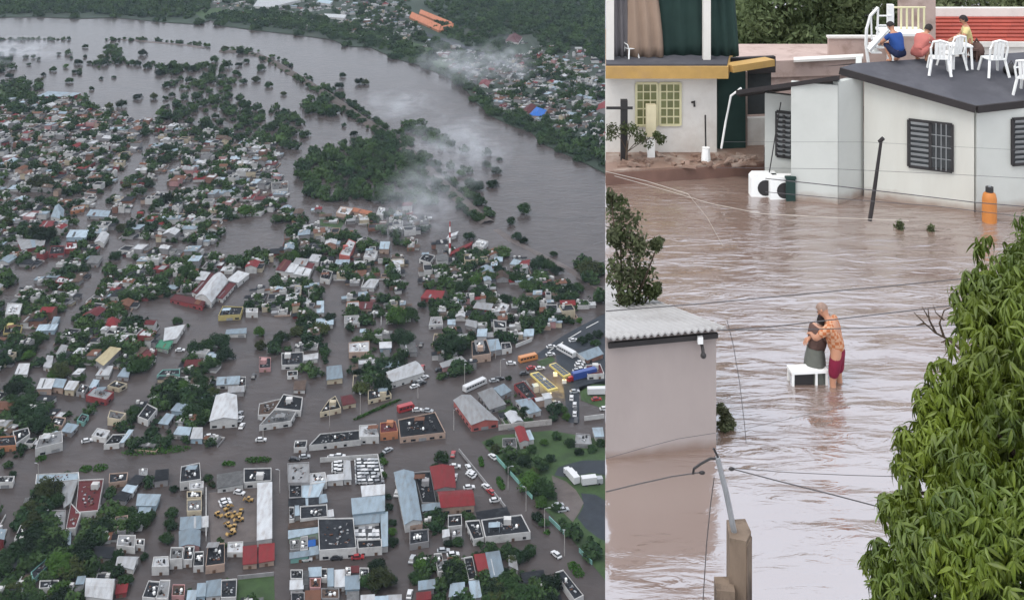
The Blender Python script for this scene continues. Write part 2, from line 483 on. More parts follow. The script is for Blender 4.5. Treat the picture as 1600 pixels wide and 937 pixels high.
# ================================================================== town buildings
THINGS = []     # (object, look phrase, px, py, kind word)
WIN = MB().box(-0.55, 0.55, -0.07, 0.07, 0, 0.75).mesh('window', 'glass_dark')
WINW = MB().box(-0.95, 0.95, -0.07, 0.07, 0, 0.8).mesh('window', 'glass_dark')
DOOR = MB().box(-0.5, 0.5, -0.08, 0.08, -0.6, 1.0).mesh('door', 'door_brown')
GATE = MB().box(-1.5, 1.5, -0.08, 0.08, -0.6, 1.15).mesh('gate', 'roof_pale_grey')
TANKB = MB().lathe([(0.5, 0), (0.55, 0.1), (0.55, 1.0), (0.4, 1.25), (0.16, 1.35), (0.16, 1.45)], n=10).mesh('water_tank', 'tank_black', smooth=False)
TANKW = MB().lathe([(0.5, 0), (0.55, 0.1), (0.55, 1.0), (0.4, 1.25), (0.16, 1.35), (0.16, 1.45)], n=10).mesh('water_tank', 'tank_white', smooth=False)
VENT = MB().box(-0.45, 0.45, -0.3, 0.3, 0, 0.6).box(-0.35, 0.35, -0.22, 0.22, 0.6, 0.66).mesh('air_unit', 'tank_white')

def shrink(P, a):
    c = (sum(p[0] for p in P) / len(P), sum(p[1] for p in P) / len(P))
    out = []
    for p in P:
        L = math.hypot(p[0] - c[0], p[1] - c[1])
        k = (L - a) / L
        out.append((c[0] + (p[0] - c[0]) * k, c[1] + (p[1] - c[1]) * k))
    return out

def emit(P, H, style, wb, rb, wm=0, rm=0, rise=None):
    """walls into wb and roof into rb for a four-cornered building of height H above the flood"""
    P = ccw([(p[0], p[1]) for p in P])
    e0 = math.hypot(P[1][0] - P[0][0], P[1][1] - P[0][1]); e1 = math.hypot(P[2][0] - P[1][0], P[2][1] - P[1][1])
    if style == 'parapet':
        t, h = 0.20, 0.38
        I = shrink(P, t * 1.5); n = len(P)
        vs = [(p[0], p[1], -1.0) for p in P] + [(p[0], p[1], H) for p in P] + [(p[0], p[1], H) for p in I] + [(p[0], p[1], H - h - 0.1) for p in I]
        fs = []
        for i in range(n):
            j = (i + 1) % n
            fs += [[i, j, n + j, n + i], [n + i, n + j, 2 * n + j, 2 * n + i], [2 * n + i, 2 * n + j, 3 * n + j, 3 * n + i]]
        wb.add(vs, fs, wm)
        rb.prism(shrink(P, t * 1.5 - 0.02), H - h - 0.3, H - h, rm)
    elif style == 'sheet':
        q = shrink(P, -0.45)
        sl = 0.05
        c = (sum(p[0] for p in P) / 4, sum(p[1] for p in P) / 4)
        u = ((P[1][0] - P[0][0]) / e0, (P[1][1] - P[0][1]) / e0)
        wb.prism(P, -1.0, lambda x, y: H - 0.16 + ((x - c[0]) * u[0] + (y - c[1]) * u[1]) * sl, wm, False)
        rb.prism(q, lambda x, y: H - 0.15 + ((x - c[0]) * u[0] + (y - c[1]) * u[1]) * sl, lambda x, y: H + ((x - c[0]) * u[0] + (y - c[1]) * u[1]) * sl, rm)
    else:
        if e0 < e1:
            P = P[1:] + P[:1]; e0, e1 = e1, e0
        # long edges are P0-P1 and P3-P2 now
        rise = rise if rise is not None else e1 * (0.20 if style == 'gable' else 0.22 if style == 'arch' else 0.3)
        nseg = 8 if style == 'arch' else 2
        def row(t, ov):
            k = ov
            w = -ov / e1 if t == 0 else (ov / e1 if t == 1 else 0)
            tt = t + w
            a = (P[0][0] + (P[3][0] - P[0][0]) * tt, P[0][1] + (P[3][1] - P[0][1]) * tt)
            b = (P[1][0] + (P[2][0] - P[1][0]) * tt, P[1][1] + (P[2][1] - P[1][1]) * tt)
            d = ((b[0] - a[0]) / e0 * k, (b[1] - a[1]) / e0 * k)
            z = H + (rise * math.sin(math.pi * t) if style == 'arch' else rise * (1 - abs(2 * t - 1)))
            return (a[0] - d[0], a[1] - d[1], z), (b[0] + d[0], b[1] + d[1], z)
        if style == 'hip':
            rr = rise; wb.prism(P, -1.0, H, wm, False)
            q = shrink(P, -0.4)
            m0 = ((P[0][0] + P[3][0]) / 2, (P[0][1] + P[3][1]) / 2); m1 = ((P[1][0] + P[2][0]) / 2, (P[1][1] + P[2][1]) / 2)
            s = min(0.48, e1 / e0 * 0.5)
            r0 = (m0[0] + (m1[0] - m0[0]) * s, m0[1] + (m1[1] - m0[1]) * s, H + rr); r1 = (m1[0] + (m0[0] - m1[0]) * s, m1[1] + (m0[1] - m1[1]) * s, H + rr)
            vs = [(p[0], p[1], H - 0.05) for p in q] + [r0, r1]
            rb.add(vs, [[0, 1, 5, 4], [1, 2, 5], [2, 3, 4, 5], [3, 0, 4], [3, 2, 1, 0]], rm)
            return P
        rows = [row(i / nseg, 0.0) for i in range(nseg + 1)]
        n = nseg + 1
        A = [r[0] for r in rows]; B = [r[1] for r in rows]
        base = [(p[0], p[1], -1.0) for p in (P[0], P[1], P[2], P[3])]
        wb.add(base + [(p[0], p[1], p[2] - 0.1) for p in A] + [(p[0], p[1], p[2] - 0.1) for p in B],
               [[0, 1, 4 + n, 4], [2, 3, 4 + n - 1, 4 + 2 * n - 1], [3, 0] + [4 + i for i in range(n)], [1, 2] + [4 + 2 * n - 1 - i for i in range(n)]], wm)
        rows = [row(i / nseg, 0.35) for i in range(nseg + 1)]
        vs = [r[0] for r in rows] + [r[1] for r in rows]
        vs += [(v[0], v[1], v[2] - 0.09) for v in vs[:2 * n]]
        fs = [[i, n + i, n + i + 1, i + 1] for i in range(n - 1)] + [[2 * n + i + 1, 3 * n + i + 1, 3 * n + i, 2 * n + i] for i in range(n - 1)]
        fs += [[0, 2 * n, 3 * n, n], [n - 1, 2 * n - 1, 4 * n - 1, 3 * n - 1]]
        fs += [[i, i + 1, 2 * n + i + 1, 2 * n + i] for i in range(n - 1)] + [[n + i + 1, n + i, 3 * n + i, 3 * n + i + 1] for i in range(n - 1)]
        rb.add(vs, fs, rm)
    return P

WW = {'pale_blue': 'pale blue', 'pale_grey': 'pale grey', 'blue_grey': 'blue-grey', 'pale_green': 'pale green'}
def wd(k): return WW.get(k, k)
STYLE_WORD = {'parapet': 'flat {} roof', 'sheet': '{} sheet-metal roof', 'gable': 'gabled {} roof', 'arch': 'arched {} roof', 'hip': 'hipped {} roof'}

def building(P, H, wall='white', roof='charcoal', style='parapet', label=None, name=None, cat=None, tanks=None, wins=True, rise=None, rng=rnd, extra=True):
    """one town building: walls, roof, windows, door, roof tanks"""
    P = ccw([(p[0], p[1]) for p in P])
    c = (sum(p[0] for p in P) / 4, sum(p[1] for p in P) / 4, 0.0)
    area = 0.5 * abs(sum(P[i][0] * P[(i + 1) % 4][1] - P[(i + 1) % 4][0] * P[i][1] for i in range(4)))
    big = area > 260
    name = name or ('warehouse' if big and style != 'parapet' else 'town_building' if (big or H > 3.2) else 'house')
    cat = cat or ('warehouse' if name == 'warehouse' else 'building' if name == 'town_building' else 'house')
    root = thing(name, label or '', cat, c, 'buildings of the flooded town')
    wb, rb = MB(), MB()
    emit(P, H, style, wb, rb, rise=rise)
    w = wb.build('wall', 'wall_' + wall, root); r = rb.build('roof', 'roof_' + roof, root)
    n = len(P)
    door_done = False
    for i in range(n):
        a, b = P[i], P[(i + 1) % n]
        L = math.hypot(b[0] - a[0], b[1] - a[1])
        nx, ny = (b[1] - a[1]) / L, -(b[0] - a[0]) / L
        mx, my = (a[0] + b[0]) / 2, (a[1] + b[1]) / 2
        D = math.hypot(mx, my)
        facing = -(nx * mx + ny * my) / D
        if facing < 0.25 or not wins or L < 2.6: continue
        ang = math.atan2(b[1] - a[1], b[0] - a[0])
        floors = [0.3] if H < 3.3 else [0.4, 2.5]
        for fi, z in enumerate(floors):
            if z + 0.85 > H - 0.15: continue
            cnt = max(1, min(6, int(L / (3.4 if not big else 5.0))))
            for k in range(cnt):
                t = (k + 0.5) / cnt + rng.uniform(-0.06, 0.06) / cnt
                p = (a[0] + (b[0] - a[0]) * t + nx * 0.02 - c[0], a[1] + (b[1] - a[1]) * t + ny * 0.02 - c[1])
                if fi == 0 and not door_done and k == cnt // 2:
                    inst('door', GATE if (big or rng.random() < 0.3) and L > 6 else DOOR, w, (p[0], p[1], 0.0), ang); door_done = True
                elif rng.random() < 0.8:
                    inst('window', WINW if rng.random() < 0.4 else WIN, w, (p[0], p[1], z + rng.uniform(-0.1, 0.1)), ang)
    if style == 'parapet' and extra:
        q = shrink(P, min(2.0, 0.25 * math.sqrt(area)))
        def rp():
            s, t = rng.uniform(0.1, 0.9), rng.uniform(0.1, 0.9)
            x = (q[0][0] * (1 - s) + q[1][0] * s) * (1 - t) + (q[3][0] * (1 - s) + q[2][0] * s) * t
            y = (q[0][1] * (1 - s) + q[1][1] * s) * (1 - t) + (q[3][1] * (1 - s) + q[2][1] * s) * t
            return x - c[0], y - c[1]
        for k in range(tanks if tanks is not None else rng.choice((0, 1, 1, 2))):
            x, y = rp()
            inst('water_tank', TANKB if rng.random() < 0.62 else TANKW, root, (x, y, H - 0.38), 0, (.78, .78, .7))
        for k in range(rng.choice((0, 0, 1, 2)) + (3 if big else 0)):
            x, y = rp()
            inst('air_unit', VENT, root, (x, y, H - 0.45), rng.uniform(0, 3))
        cl = MB()
        for k in range(int(min(70, 6 + area / 6))):
            x, y = rp(); L = rng.uniform(.2, 1.1); q_ = rng.uniform(0, 3.14)
            z_ = H - 0.38 + .02
            cl.obox((x - L / 2 * math.cos(q_), y - L / 2 * math.sin(q_), z_ + .12), (x + L / 2 * math.cos(q_), y + L / 2 * math.sin(q_), z_ + .12), rng.uniform(.15, .6), rng.uniform(.1, .3), rng.choice((0, 0, 1, 2, 2, 3)))
        co = inst('roof_clutter', cl.mesh('roof_clutter', ['roof_pale_grey', 'roof_rust', 'roof_charcoal', 'roof_white']), root); co['kind'] = 'stuff'
        if rng.random() < 0.35 and area > 50:
            x, y = rp()
            rr = MB().box(x - 1.3, x + 1.3, y - 1.1, y + 1.1, H - 0.46, H + 1.5)
            inst('stair_room', rr.mesh('stair_room', 'wall_' + wall), root)
        if rng.random() < 0.4 and area > 60:
            x, y = rp()
            rr = MB().prism([(x - 2, y - 1.4), (x + 2, y - 1.4), (x + 2, y + 1.4), (x - 2, y + 1.4)], lambda a_, b_: H + 1.5 + 0.06 * (a_ - x), lambda a_, b_: H + 1.58 + 0.06 * (a_ - x))
            for dx in (-1.8, 1.8):
                for dy in (-1.2, 1.2): rr.tube([(x + dx, y + dy, H - 0.46), (x + dx, y + dy, H + 1.5)], 0.06, 4)
            inst('awning', rr.mesh('awning', 'roof_' + rng.choice(('white', 'blue_grey', 'pale_grey', 'pale_blue', 'rust'))), root)
    elif style in ('sheet',) and extra and area > 40:
        for k in range(rng.choice((0, 1, 1, 2))):       # patched roofing sheets of another age
            s = rng.uniform(0.15, 0.75); t0 = 0.04; t1 = 0.96
            if rng.random() < .5: t1 = rng.uniform(.45, .8)
            wdt = rng.uniform(0.06, 0.16)
            def lp(s_, t_):
                x = (P[0][0] * (1 - s_) + P[1][0] * s_) * (1 - t_) + (P[3][0] * (1 - s_) + P[2][0] * s_) * t_
                y = (P[0][1] * (1 - s_) + P[1][1] * s_) * (1 - t_) + (P[3][1] * (1 - s_) + P[2][1] * s_) * t_
                return x - c[0], y - c[1]
            e0 = math.hypot(P[1][0] - P[0][0], P[1][1] - P[0][1])
            u = ((P[1][0] - P[0][0]) / e0, (P[1][1] - P[0][1]) / e0)
            f = lambda x, y: H + (x * u[0] + y * u[1]) * 0.05
            rr = MB().prism([lp(s, t0), lp(s + wdt, t0), lp(s + wdt, t1), lp(s, t1)], lambda x, y: f(x, y) + 0.01, lambda x, y: f(x, y) + 0.04)
            o = inst('roof_sheet', rr.mesh('roof_sheet', 'roof_' + rng.choice(('white', 'pale_grey', 'blue_grey', 'rust', 'grey'))), r)
    px, py = PX((c[0], c[1], H * 0.6))
    look = '{} {} with {}'.format(wd(wall) + '-walled', {'town_building': 'building'}.get(name, name.replace('_', ' ')), STYLE_WORD[style].format(wd(roof)))
    THINGS.append([root, look, px, py, bool(label)])
    return root

FOOT = []     # circles that keep the random houses and trees off the traced buildings
def B(q, H, wall, roof, style='parapet', label=None, **k):
    """traced building: roof corners in the photo (front-left, front-right, back-right, back-left)"""
    H *= 0.52
    P = [G(x, y, H) for x, y in q]
    FOOT.append([(p.x, p.y) for p in shrink(P, -0.8) and [Vector((a, b, 0)) for a, b in shrink(P, -0.8)]])
    return building(P, H, wall, roof, style, label, **k)

def Q(x0, y0, x1, y1, sk=0):
    return [(x0, y1), (x1, y1), (x1 + sk, y0), (x0 + sk, y0)]

LM = {}
# ---- bottom centre block
LM['long white roof'] = B([(401.5, 842), (425, 840), (425, 753.5), (402, 754)], 5, 'white', 'white', 'sheet', 'long narrow warehouse with bright white roof beside the yellow machinery yard', extra=False)
B([(340, 761), (380, 756), (380, 736), (340, 740)], 4, 'white', 'grey', 'sheet')
B([(381, 753), (424, 750), (424, 730), (381, 731)], 4.5, 'white', 'charcoal')
LM['twin red roofs'] = B([(380, 880), (401, 879), (401, 852), (380, 853)], 3.6, 'peach', 'red', 'sheet', 'left one of two red sheet roofs below the long white warehouse', extra=False)
B([(405, 877), (428, 874), (428, 849), (405, 850)], 3.6, 'peach', 'red', 'sheet', 'right one of two red sheet roofs below the long white warehouse', extra=False)
B([(355, 862), (379, 862), (380, 845), (356, 846)], 3.2, 'white', 'white')
B([(321, 884), (351, 880), (351, 847), (325, 850)], 5, 'peach', 'charcoal', tanks=4)
B([(345, 933), (369, 932), (370, 903), (346, 905)], 4, 'white', 'charcoal')
B([(322, 930), (344, 929), (345, 905), (323, 907)], 3.5, 'white', 'blue_grey', 'sheet')
LM['grey concrete depot'] = B([(450, 753), (484, 753), (483, 721), (449, 723)], 6, 'grey', 'pale_grey', label='weathered grey concrete building with stained flat roof facing the avenue', tanks=1)
B([(484, 755), (511, 752), (508, 737), (484, 739)], 5, 'white', 'white', 'parapet')
B([(472, 776), (497, 775), (508, 752), (472, 753)], 4.2, 'white', 'pale_blue', 'sheet')
B([(451.7, 777), (471.5, 776), (471, 754), (452, 755)], 4.5, 'grey', 'charcoal')
B([(452, 789), (476, 788), (475, 778), (452, 778)], 4, 'grey', 'charcoal', 'sheet')
B([(477, 788), (482, 788), (481, 777), (477, 777)], 3.6, 'white', 'pale_blue', 'sheet')
B([(483, 787), (497, 786), (497, 776), (483, 777)], 4, 'grey', 'charcoal', 'sheet')
B([(498, 785), (511, 783), (509, 772), (498, 773)], 4, 'grey', 'blue_grey', 'sheet')
B([(452, 811), (460, 810), (459, 791), (452, 791)], 5, 'white', 'charcoal')
B([(461, 804), (468, 803), (467, 790), (461, 790)], 4.2, 'white', 'pale_blue', 'sheet', extra=False)
B([(469, 810), (512, 806), (511, 787), (469, 790)], 5, 'white', 'charcoal', tanks=2)
B([(513, 806), (521, 805), (520, 796), (513, 797)], 3.5, 'white', 'white', 'sheet')
B([(452, 825), (497, 822), (495, 812), (452, 814)], 3, 'grey', 'brown', 'sheet')
B([(452, 839), (497, 832), (497, 824), (452, 827)], 4, 'pale_green', 'pale_blue', 'sheet')
B([(454, 871), (482, 868), (481, 860), (454, 862)], 3.6, 'teal', 'blue_grey', 'sheet')
B([(453, 858), (468, 857), (468, 842), (453, 843)], 3.3, 'grey', 'grey', tanks=2)
B([(469, 859), (481, 858), (481, 836), (470, 838)], 3.5, 'white', 'pale_grey')
B([(482, 852), (492, 851), (492, 843), (483, 844)], 3.5, 'grey', 'blue', 'sheet', extra=False)
B([(484, 866), (498, 864), (496, 853), (484, 854)], 3.2, 'grey', 'blue_grey', 'sheet')
LM['black roofed dealership'] = B([(499, 859), (557, 855), (552, 808), (497, 809)], 6.5, 'white', 'charcoal', label='large white-fronted showroom under a wide black roof', tanks=0)
LM['pale blue hall'] = B([(552, 801), (600, 798), (600, 775), (550, 777)], 6, 'pale_blue', 'pale_blue', 'sheet', 'large pale blue sheet roofed hall below the crowded white car lot', extra=False)
B([(567, 774), (600, 772), (600, 757), (565, 758)], 5, 'white', 'white', 'sheet', extra=False)
B([(553, 818), (592, 816), (592, 803), (553, 805)], 4.5, 'white', 'blue_grey', 'sheet', extra=False)
B([(597, 852), (606, 851), (606, 800), (594, 800)], 4.5, 'white', 'pale_blue', 'sheet', extra=False)
B([(559, 856), (597, 853), (596, 841), (558, 843)], 5.5, 'white', 'charcoal', tanks=0)
B([(537, 748), (549, 748), (547, 720), (537, 718)], 4, 'white', 'white', 'sheet', extra=False)
B([(512, 750), (536, 749), (536, 740), (512, 741)], 4, 'white', 'white', 'sheet', extra=False)
LM['blue-grey warehouse'] = B([(633, 818), (658, 812), (645, 737), (617, 738)], 6, 'white', 'blue_grey', 'gable', 'long blue-grey ribbed warehouse between the car lots and red roofs', rise=1.0)
B([(633, 822), (660, 818), (660, 813), (634, 816)], 4, 'peach', 'white', 'parapet')
# bottom row
for q, w_, r_, s_ in (((454, 889, 473, 903), 'white', 'charcoal', 'parapet'), ((454, 906, 473, 919), 'white', 'white', 'sheet'), ((474, 892, 482, 912), 'grey', 'grey', 'sheet'),
                      ((483, 886, 501, 899), 'pale_blue', 'pale_blue', 'sheet'), ((484, 902, 501, 917), 'pink', 'rust', 'parapet'), ((502, 887, 511, 902), 'white', 'charcoal', 'parapet'),
                      ((512, 888, 521, 914), 'white', 'blue_grey', 'sheet'), ((523, 890, 538, 915), 'white', 'white', 'sheet'), ((540, 899, 561, 919), 'pale_blue', 'blue_grey', 'sheet'),
                      ((540, 885, 548, 897), 'white', 'white', 'parapet'), ((549, 884, 560, 893), 'grey', 'maroon', 'sheet'), ((562, 886, 576, 903), 'white', 'charcoal', 'parapet'),
                      ((565, 929, 584, 940), 'white', 'white', 'sheet'), ((586, 931, 605, 942), 'white', 'pale_blue', 'sheet'), ((606, 929, 626, 940), 'cream', 'white', 'sheet'),
                      ((455, 924, 476, 940), 'grey', 'charcoal', 'parapet'), ((502, 918, 530, 934), 'grey', 'brown', 'parapet'), ((543, 924, 560, 940), 'grey', 'grey', 'sheet'), ((478, 922, 500, 938), 'grey', 'rust', 'sheet')):
    B(Q(*q), rnd.uniform(3, 4.5), w_, r_, s_)
# ---- bottom left
B([(55, 755), (124, 748), (123, 737), (57, 740)], 4, 'white', 'pale_blue', 'parapet', tanks=0)
B([(100, 790), (111, 783), (121, 752), (93, 754)], 3.2, 'grey', 'pale_grey', 'sheet')
LM['L-shaped red school'] = B([(118, 800), (153, 797), (162, 747), (123, 749)], 5, 'white', 'maroon', label='wide dark red flat-roofed hall, larger block of the L-shaped school')
B([(103, 825), (118, 824), (126, 801), (111, 785)], 5, 'white', 'maroon', label='narrow dark red flat-roofed wing, lower arm of the L-shaped school', tanks=0)
B([(77, 827), (101, 826), (103, 796), (81, 796)], 2.6, 'grey', 'pale_grey', tanks=1)
B([(99, 850), (110, 850), (111, 828), (102, 828)], 3, 'white', 'blue_grey', 'sheet')
B([(170, 754), (198, 750), (200, 737), (171, 739)], 4, 'peach', 'charcoal')
B([(199, 754), (213, 757), (226, 744), (212, 741)], 3.6, 'grey', 'charcoal', 'sheet')
B([(192, 765), (207, 770), (214, 758), (200, 754)], 3.4, 'white', 'pale_blue', 'sheet')
B([(176, 778), (195, 782), (205, 770), (189, 766)], 3.2, 'grey', 'charcoal', 'sheet')
B([(214, 788), (243, 790), (250, 773), (216, 770)], 3.6, 'pale_blue', 'pale_blue', 'sheet')
B([(217, 800), (232, 802), (236, 791), (219, 790)], 3, 'white', 'blue_grey', 'sheet')
B([(242, 750), (262, 748), (263, 733), (244, 734)], 5, 'grey', 'charcoal', 'sheet')
B([(217, 742), (230, 742), (231, 731), (217, 732)], 3.2, 'grey', 'pale_grey')
B([(281, 753), (314, 748), (312, 722), (283, 728)], 6, 'white', 'charcoal', tanks=2)
B([(296, 764), (318, 761), (318, 751), (296, 753)], 5, 'white', 'white')
B([(292, 798), (315, 797), (315, 778), (292, 780)], 4.5, 'cream', 'grey')
B([(292, 777), (315, 776), (315, 766), (292, 767)], 4, 'cream', 'charcoal')
B([(282, 826), (313, 826), (313, 806), (283, 807)], 4, 'white', 'blue_grey', 'sheet')
B([(281, 853), (311, 852), (312, 829), (281, 830)], 4.5, 'pink', 'blue_grey', 'arch', rise=0.8)
B([(314, 822), (325, 822), (325, 806), (314, 807)], 3, 'white', 'white', 'sheet')
LM['white corner house'] = B([(237, 885), (264, 884), (263, 868), (240, 869)], 5.5, 'white', 'white', label='bright white two-storey house on the street corner, bottom left', tanks=1)
B([(265, 873), (285, 872), (287, 854), (267, 854)], 6.5, 'white', 'grey', tanks=1)
B([(286, 874), (300, 873), (304, 852), (289, 852)], 5, 'white', 'charcoal', tanks=2)
B([(302, 884), (318, 883), (318, 860), (304, 861)], 4, 'white', 'charcoal', tanks=2)
B([(182, 851), (211, 854), (212, 835), (185, 835)], 4.5, 'white', 'pale_grey')
B([(212, 850), (225, 851), (226, 841), (213, 841)], 4, 'white', 'charcoal')
B([(182, 882), (208, 888), (216, 870), (187, 869)], 3.5, 'white', 'white', 'gable')
LM['white barrel-roofed hall'] = B([(134, 930), (174, 935), (180, 907), (137, 907)], 4.5, 'white', 'white', 'arch', 'hall under a white barrel-vaulted roof at the bottom left', rise=3.0, extra=False)
B([(181, 926), (197, 924), (199, 912), (183, 912)], 3.2, 'red', 'red', 'sheet')
B([(52, 904), (82, 876), (73, 871), (48, 893)], 3.5, 'teal', 'charcoal')
B([(61, 918), (92, 916), (92, 905), (62, 906)], 3.6, 'white', 'charcoal')
B([(119, 911), (130, 911), (133, 900), (122, 900)], 3.4, 'white', 'blue_grey', 'sheet')
B([(-8, 753), (20, 752), (23, 743), (-8, 744)], 4.5, 'white', 'charcoal')
B([(145, 867), (172, 872), (178, 855), (150, 852)], 3.2, 'grey', 'charcoal', 'sheet')
B([(222, 932), (243, 934), (256, 908), (232, 906)], 4.5, 'white', 'charcoal', tanks=2)
B([(244, 934), (262, 934), (266, 905), (250, 905)], 6, 'white', 'pale_grey', tanks=2)
B([(268, 930), (288, 930), (289, 912), (270, 912)], 4, 'pink', 'brown', tanks=2)
B([(292, 938), (305, 938), (307, 922), (294, 922)], 4, 'pale_blue', 'pale_blue', 'sheet')
B([(307, 930), (320, 930), (322, 911), (309, 911)], 4, 'pale_blue', 'blue_grey', 'sheet')
# ---- left middle
B([(-8, 697), (25, 695), (25, 680), (-8, 682)], 4.5, 'orange', 'charcoal')
LM['stepped white corner building'] = B([(55, 700), (98, 690), (97, 672), (62, 680)], 6.5, 'white', 'pale_grey', label='white open-balconied building at the avenue corner, far left')
B([(25, 692), (47, 677), (44, 667), (20, 673)], 5, 'white', 'charcoal')
B([(97, 672), (111, 676), (122, 664), (105, 660)], 3.5, 'grey', 'blue_grey', 'sheet')
B([(78, 662), (97, 665), (103, 652), (85, 650)], 3.5, 'peach', 'charcoal')
B([(120, 656), (131, 659), (139, 648), (128, 645)], 3.6, 'teal', 'charcoal')
LM['red-fronted school roof'] = B([(134, 617), (166, 624), (178, 612), (147, 604)], 5, 'red', 'pale_grey', 'parapet', 'red-walled building with pale flat roof beside the diagonal avenue', tanks=0)
B([(58, 606), (80, 607), (85, 592), (64, 590)], 5, 'peach', 'white', 'sheet')
B([(81, 603), (98, 606), (103, 593), (87, 590)], 5, 'peach', 'blue_grey', 'sheet')
B([(101, 607), (115, 609), (123, 596), (108, 594)], 5, 'cream', 'white', 'sheet')
B([(119, 611), (132, 614), (139, 602), (127, 599)], 4, 'grey', 'charcoal')
B([(140, 604), (148, 606), (155, 594), (146, 592)], 4, 'pale_blue', 'pale_blue', 'sheet')
B([(168, 602), (186, 606), (199, 599), (180, 594)], 3.6, 'cream', 'charcoal')
LM['cream corner block'] = B([(168, 652), (188, 655), (197, 645), (172, 640)], 6, 'cream', 'grey', label='cream two-storey block alone on the diagonal avenue')
B([(143, 680), (165, 684), (172, 672), (152, 668)], 4, 'white', 'white')
B([(162, 694), (186, 692), (200, 677), (176, 678)], 4, 'white', 'charcoal', tanks=3)
B([(187, 690), (194, 690), (208, 672), (201, 671)], 3.8, 'white', 'pale_blue', 'sheet')
LM['tan slab roof'] = B([(150, 562), (162, 572), (189, 544), (172, 540)], 6, 'grey', 'tan', 'sheet', 'tilted tan-yellow sheet roof standing high among ruins', extra=False)
B([(256, 531), (276, 528), (289, 508), (258, 512)], 4.5, 'white', 'white', 'sheet')
B([(244, 541), (262, 546), (270, 533), (250, 530)], 3.5, 'pale_green', 'green', 'sheet')
LM['red pyramid-roofed villa'] = B([(165, 508), (183, 511), (189, 501), (169, 497)], 5, 'white', 'red', 'hip', 'white villa with a red pyramid roof, left middle', rise=3)
B([(57, 516), (85, 516), (90, 507), (62, 506)], 3.8, 'pale_blue', 'pale_blue', 'sheet')
B([(80, 506), (88, 507), (94, 495), (84, 494)], 3.8, 'pale_blue', 'blue_grey', 'sheet')
B([(245, 586), (281, 584), (281, 576), (254, 577)], 3.8, 'teal', 'charcoal')
B([(268, 640), (296, 645), (300, 633), (277, 628)], 4, 'pale_blue', 'blue_grey', 'sheet')
B([(215, 650), (231, 656), (246, 638), (230, 630)], 5, 'white', 'charcoal')
B([(248, 660), (262, 663), (272, 648), (260, 645)], 3.5, 'grey', 'blue_grey', 'sheet')
B([(150, 585), (170, 586), (176, 572), (160, 571)], 3.4, 'white', 'white', 'sheet')
B([(184, 587), (200, 589), (204, 575), (193, 574)], 3.4, 'grey', 'blue_grey', 'sheet')
B([(24, 583), (42, 585), (46, 568), (30, 567)], 4, 'white', 'white', 'sheet')
B([(88, 552), (100, 556), (106, 540), (96, 537)], 3.8, 'pale_green', 'pale_grey', 'sheet')
B([(68, 572), (80, 575), (83, 556), (74, 554)], 3.5, 'white', 'white', 'sheet')
B([(5, 520), (32, 519), (35, 508), (8, 508)], 4, 'yellow', 'charcoal', tanks=2)
B([(8, 490), (30, 491), (35, 474), (12, 473)], 5, 'white', 'white')
B([(272, 677), (295, 680), (298, 668), (279, 665)], 3.8, 'white', 'pale_blue', 'sheet')
B([(298, 684), (316, 685), (316, 668), (302, 667)], 4, 'pale_blue', 'white', 'sheet')
# ---- middle
LM['white gable warehouse'] = B([(328, 657), (371, 654), (369, 617), (338, 618)], 6.5, 'white', 'white', 'gable', 'white gabled warehouse with orange band beside the vertical street', rise=1.2)
B([(339, 600), (373, 600), (374, 588), (340, 588)], 4, 'white', 'pale_blue', 'sheet')
B([(372, 603), (384, 602), (384, 588), (374, 588)], 4, 'white', 'charcoal')
B([(357, 612), (381, 612), (380, 603), (358, 603)], 3.6, 'grey', 'pale_grey', 'sheet')
LM['yellow-fronted building'] = B([(341, 493), (376, 491), (380, 479), (348, 478)], 5, 'yellow', 'charcoal', label='yellow-fronted two-storey row with dark roof above the avenue')
B([(384, 488), (403, 488), (403, 481), (384, 481)], 5, 'white', 'white')
B([(353, 521), (384, 521), (384, 513), (355, 514)], 3.6, 'white', 'blue_grey', 'sheet')
LM['white-framed wedge building'] = B([(405, 664), (455, 657), (464, 640), (428, 639)], 4.5, 'white', 'grey', 'parapet', 'wedge-shaped building with white parapets and grey inner court, centre')
B([(430, 637), (470, 641), (473, 620), (443, 615)], 5, 'white', 'charcoal')
B([(403, 648), (423, 647), (440, 622), (405, 630)], 3.6, 'white', 'brown')
B([(500, 644), (533, 637), (524, 618), (514, 624)], 4, 'cream', 'charcoal', tanks=1)
B([(483, 695), (564, 686), (562, 671), (500, 677)], 4.5, 'white', 'charcoal', label='long white-fronted dark-roofed row along the avenue, centre', tanks=5)
B([(459, 699), (478, 698), (480, 687), (461, 688)], 4, 'white', 'charcoal', tanks=2)
B([(561, 682), (592, 681), (588, 662), (561, 664)], 5.5, 'white', 'white')
B([(594, 676), (622, 673), (618, 657), (594, 660)], 6, 'orange', 'maroon')
LM['charred dark-roofed block'] = B([(625, 683), (696, 675), (680, 643), (622, 655)], 4.5, 'peach', 'charcoal', label='dark cluttered block at the tip of the avenue row', tanks=5)
B([(440, 570), (474, 569), (474, 549), (440, 551)], 4, 'white', 'charcoal')
B([(475, 562), (496, 560), (496, 552), (475, 554)], 3.5, 'white', 'white', 'sheet')
B([(405, 575), (423, 574), (423, 558), (405, 557)], 3.6, 'pink', 'charcoal')
B([(459, 608), (476, 609), (478, 594), (461, 595)], 3, 'white', 'brown', 'sheet')
B([(449, 587), (465, 586), (465, 578), (449, 579)], 3, 'white', 'charcoal')
B([(511, 592), (535, 590), (533, 571), (511, 572)], 4.5, 'cream', 'blue_grey', 'sheet')
B([(545, 550), (577, 549), (577, 532), (545, 535)], 5.5, 'peach', 'white')
B([(594, 543), (611, 543), (611, 534), (593, 534)], 4, 'pale_blue', 'white', 'sheet')
B([(599, 557), (609, 557), (608, 546), (599, 546)], 3, 'grey', 'grey', 'sheet')
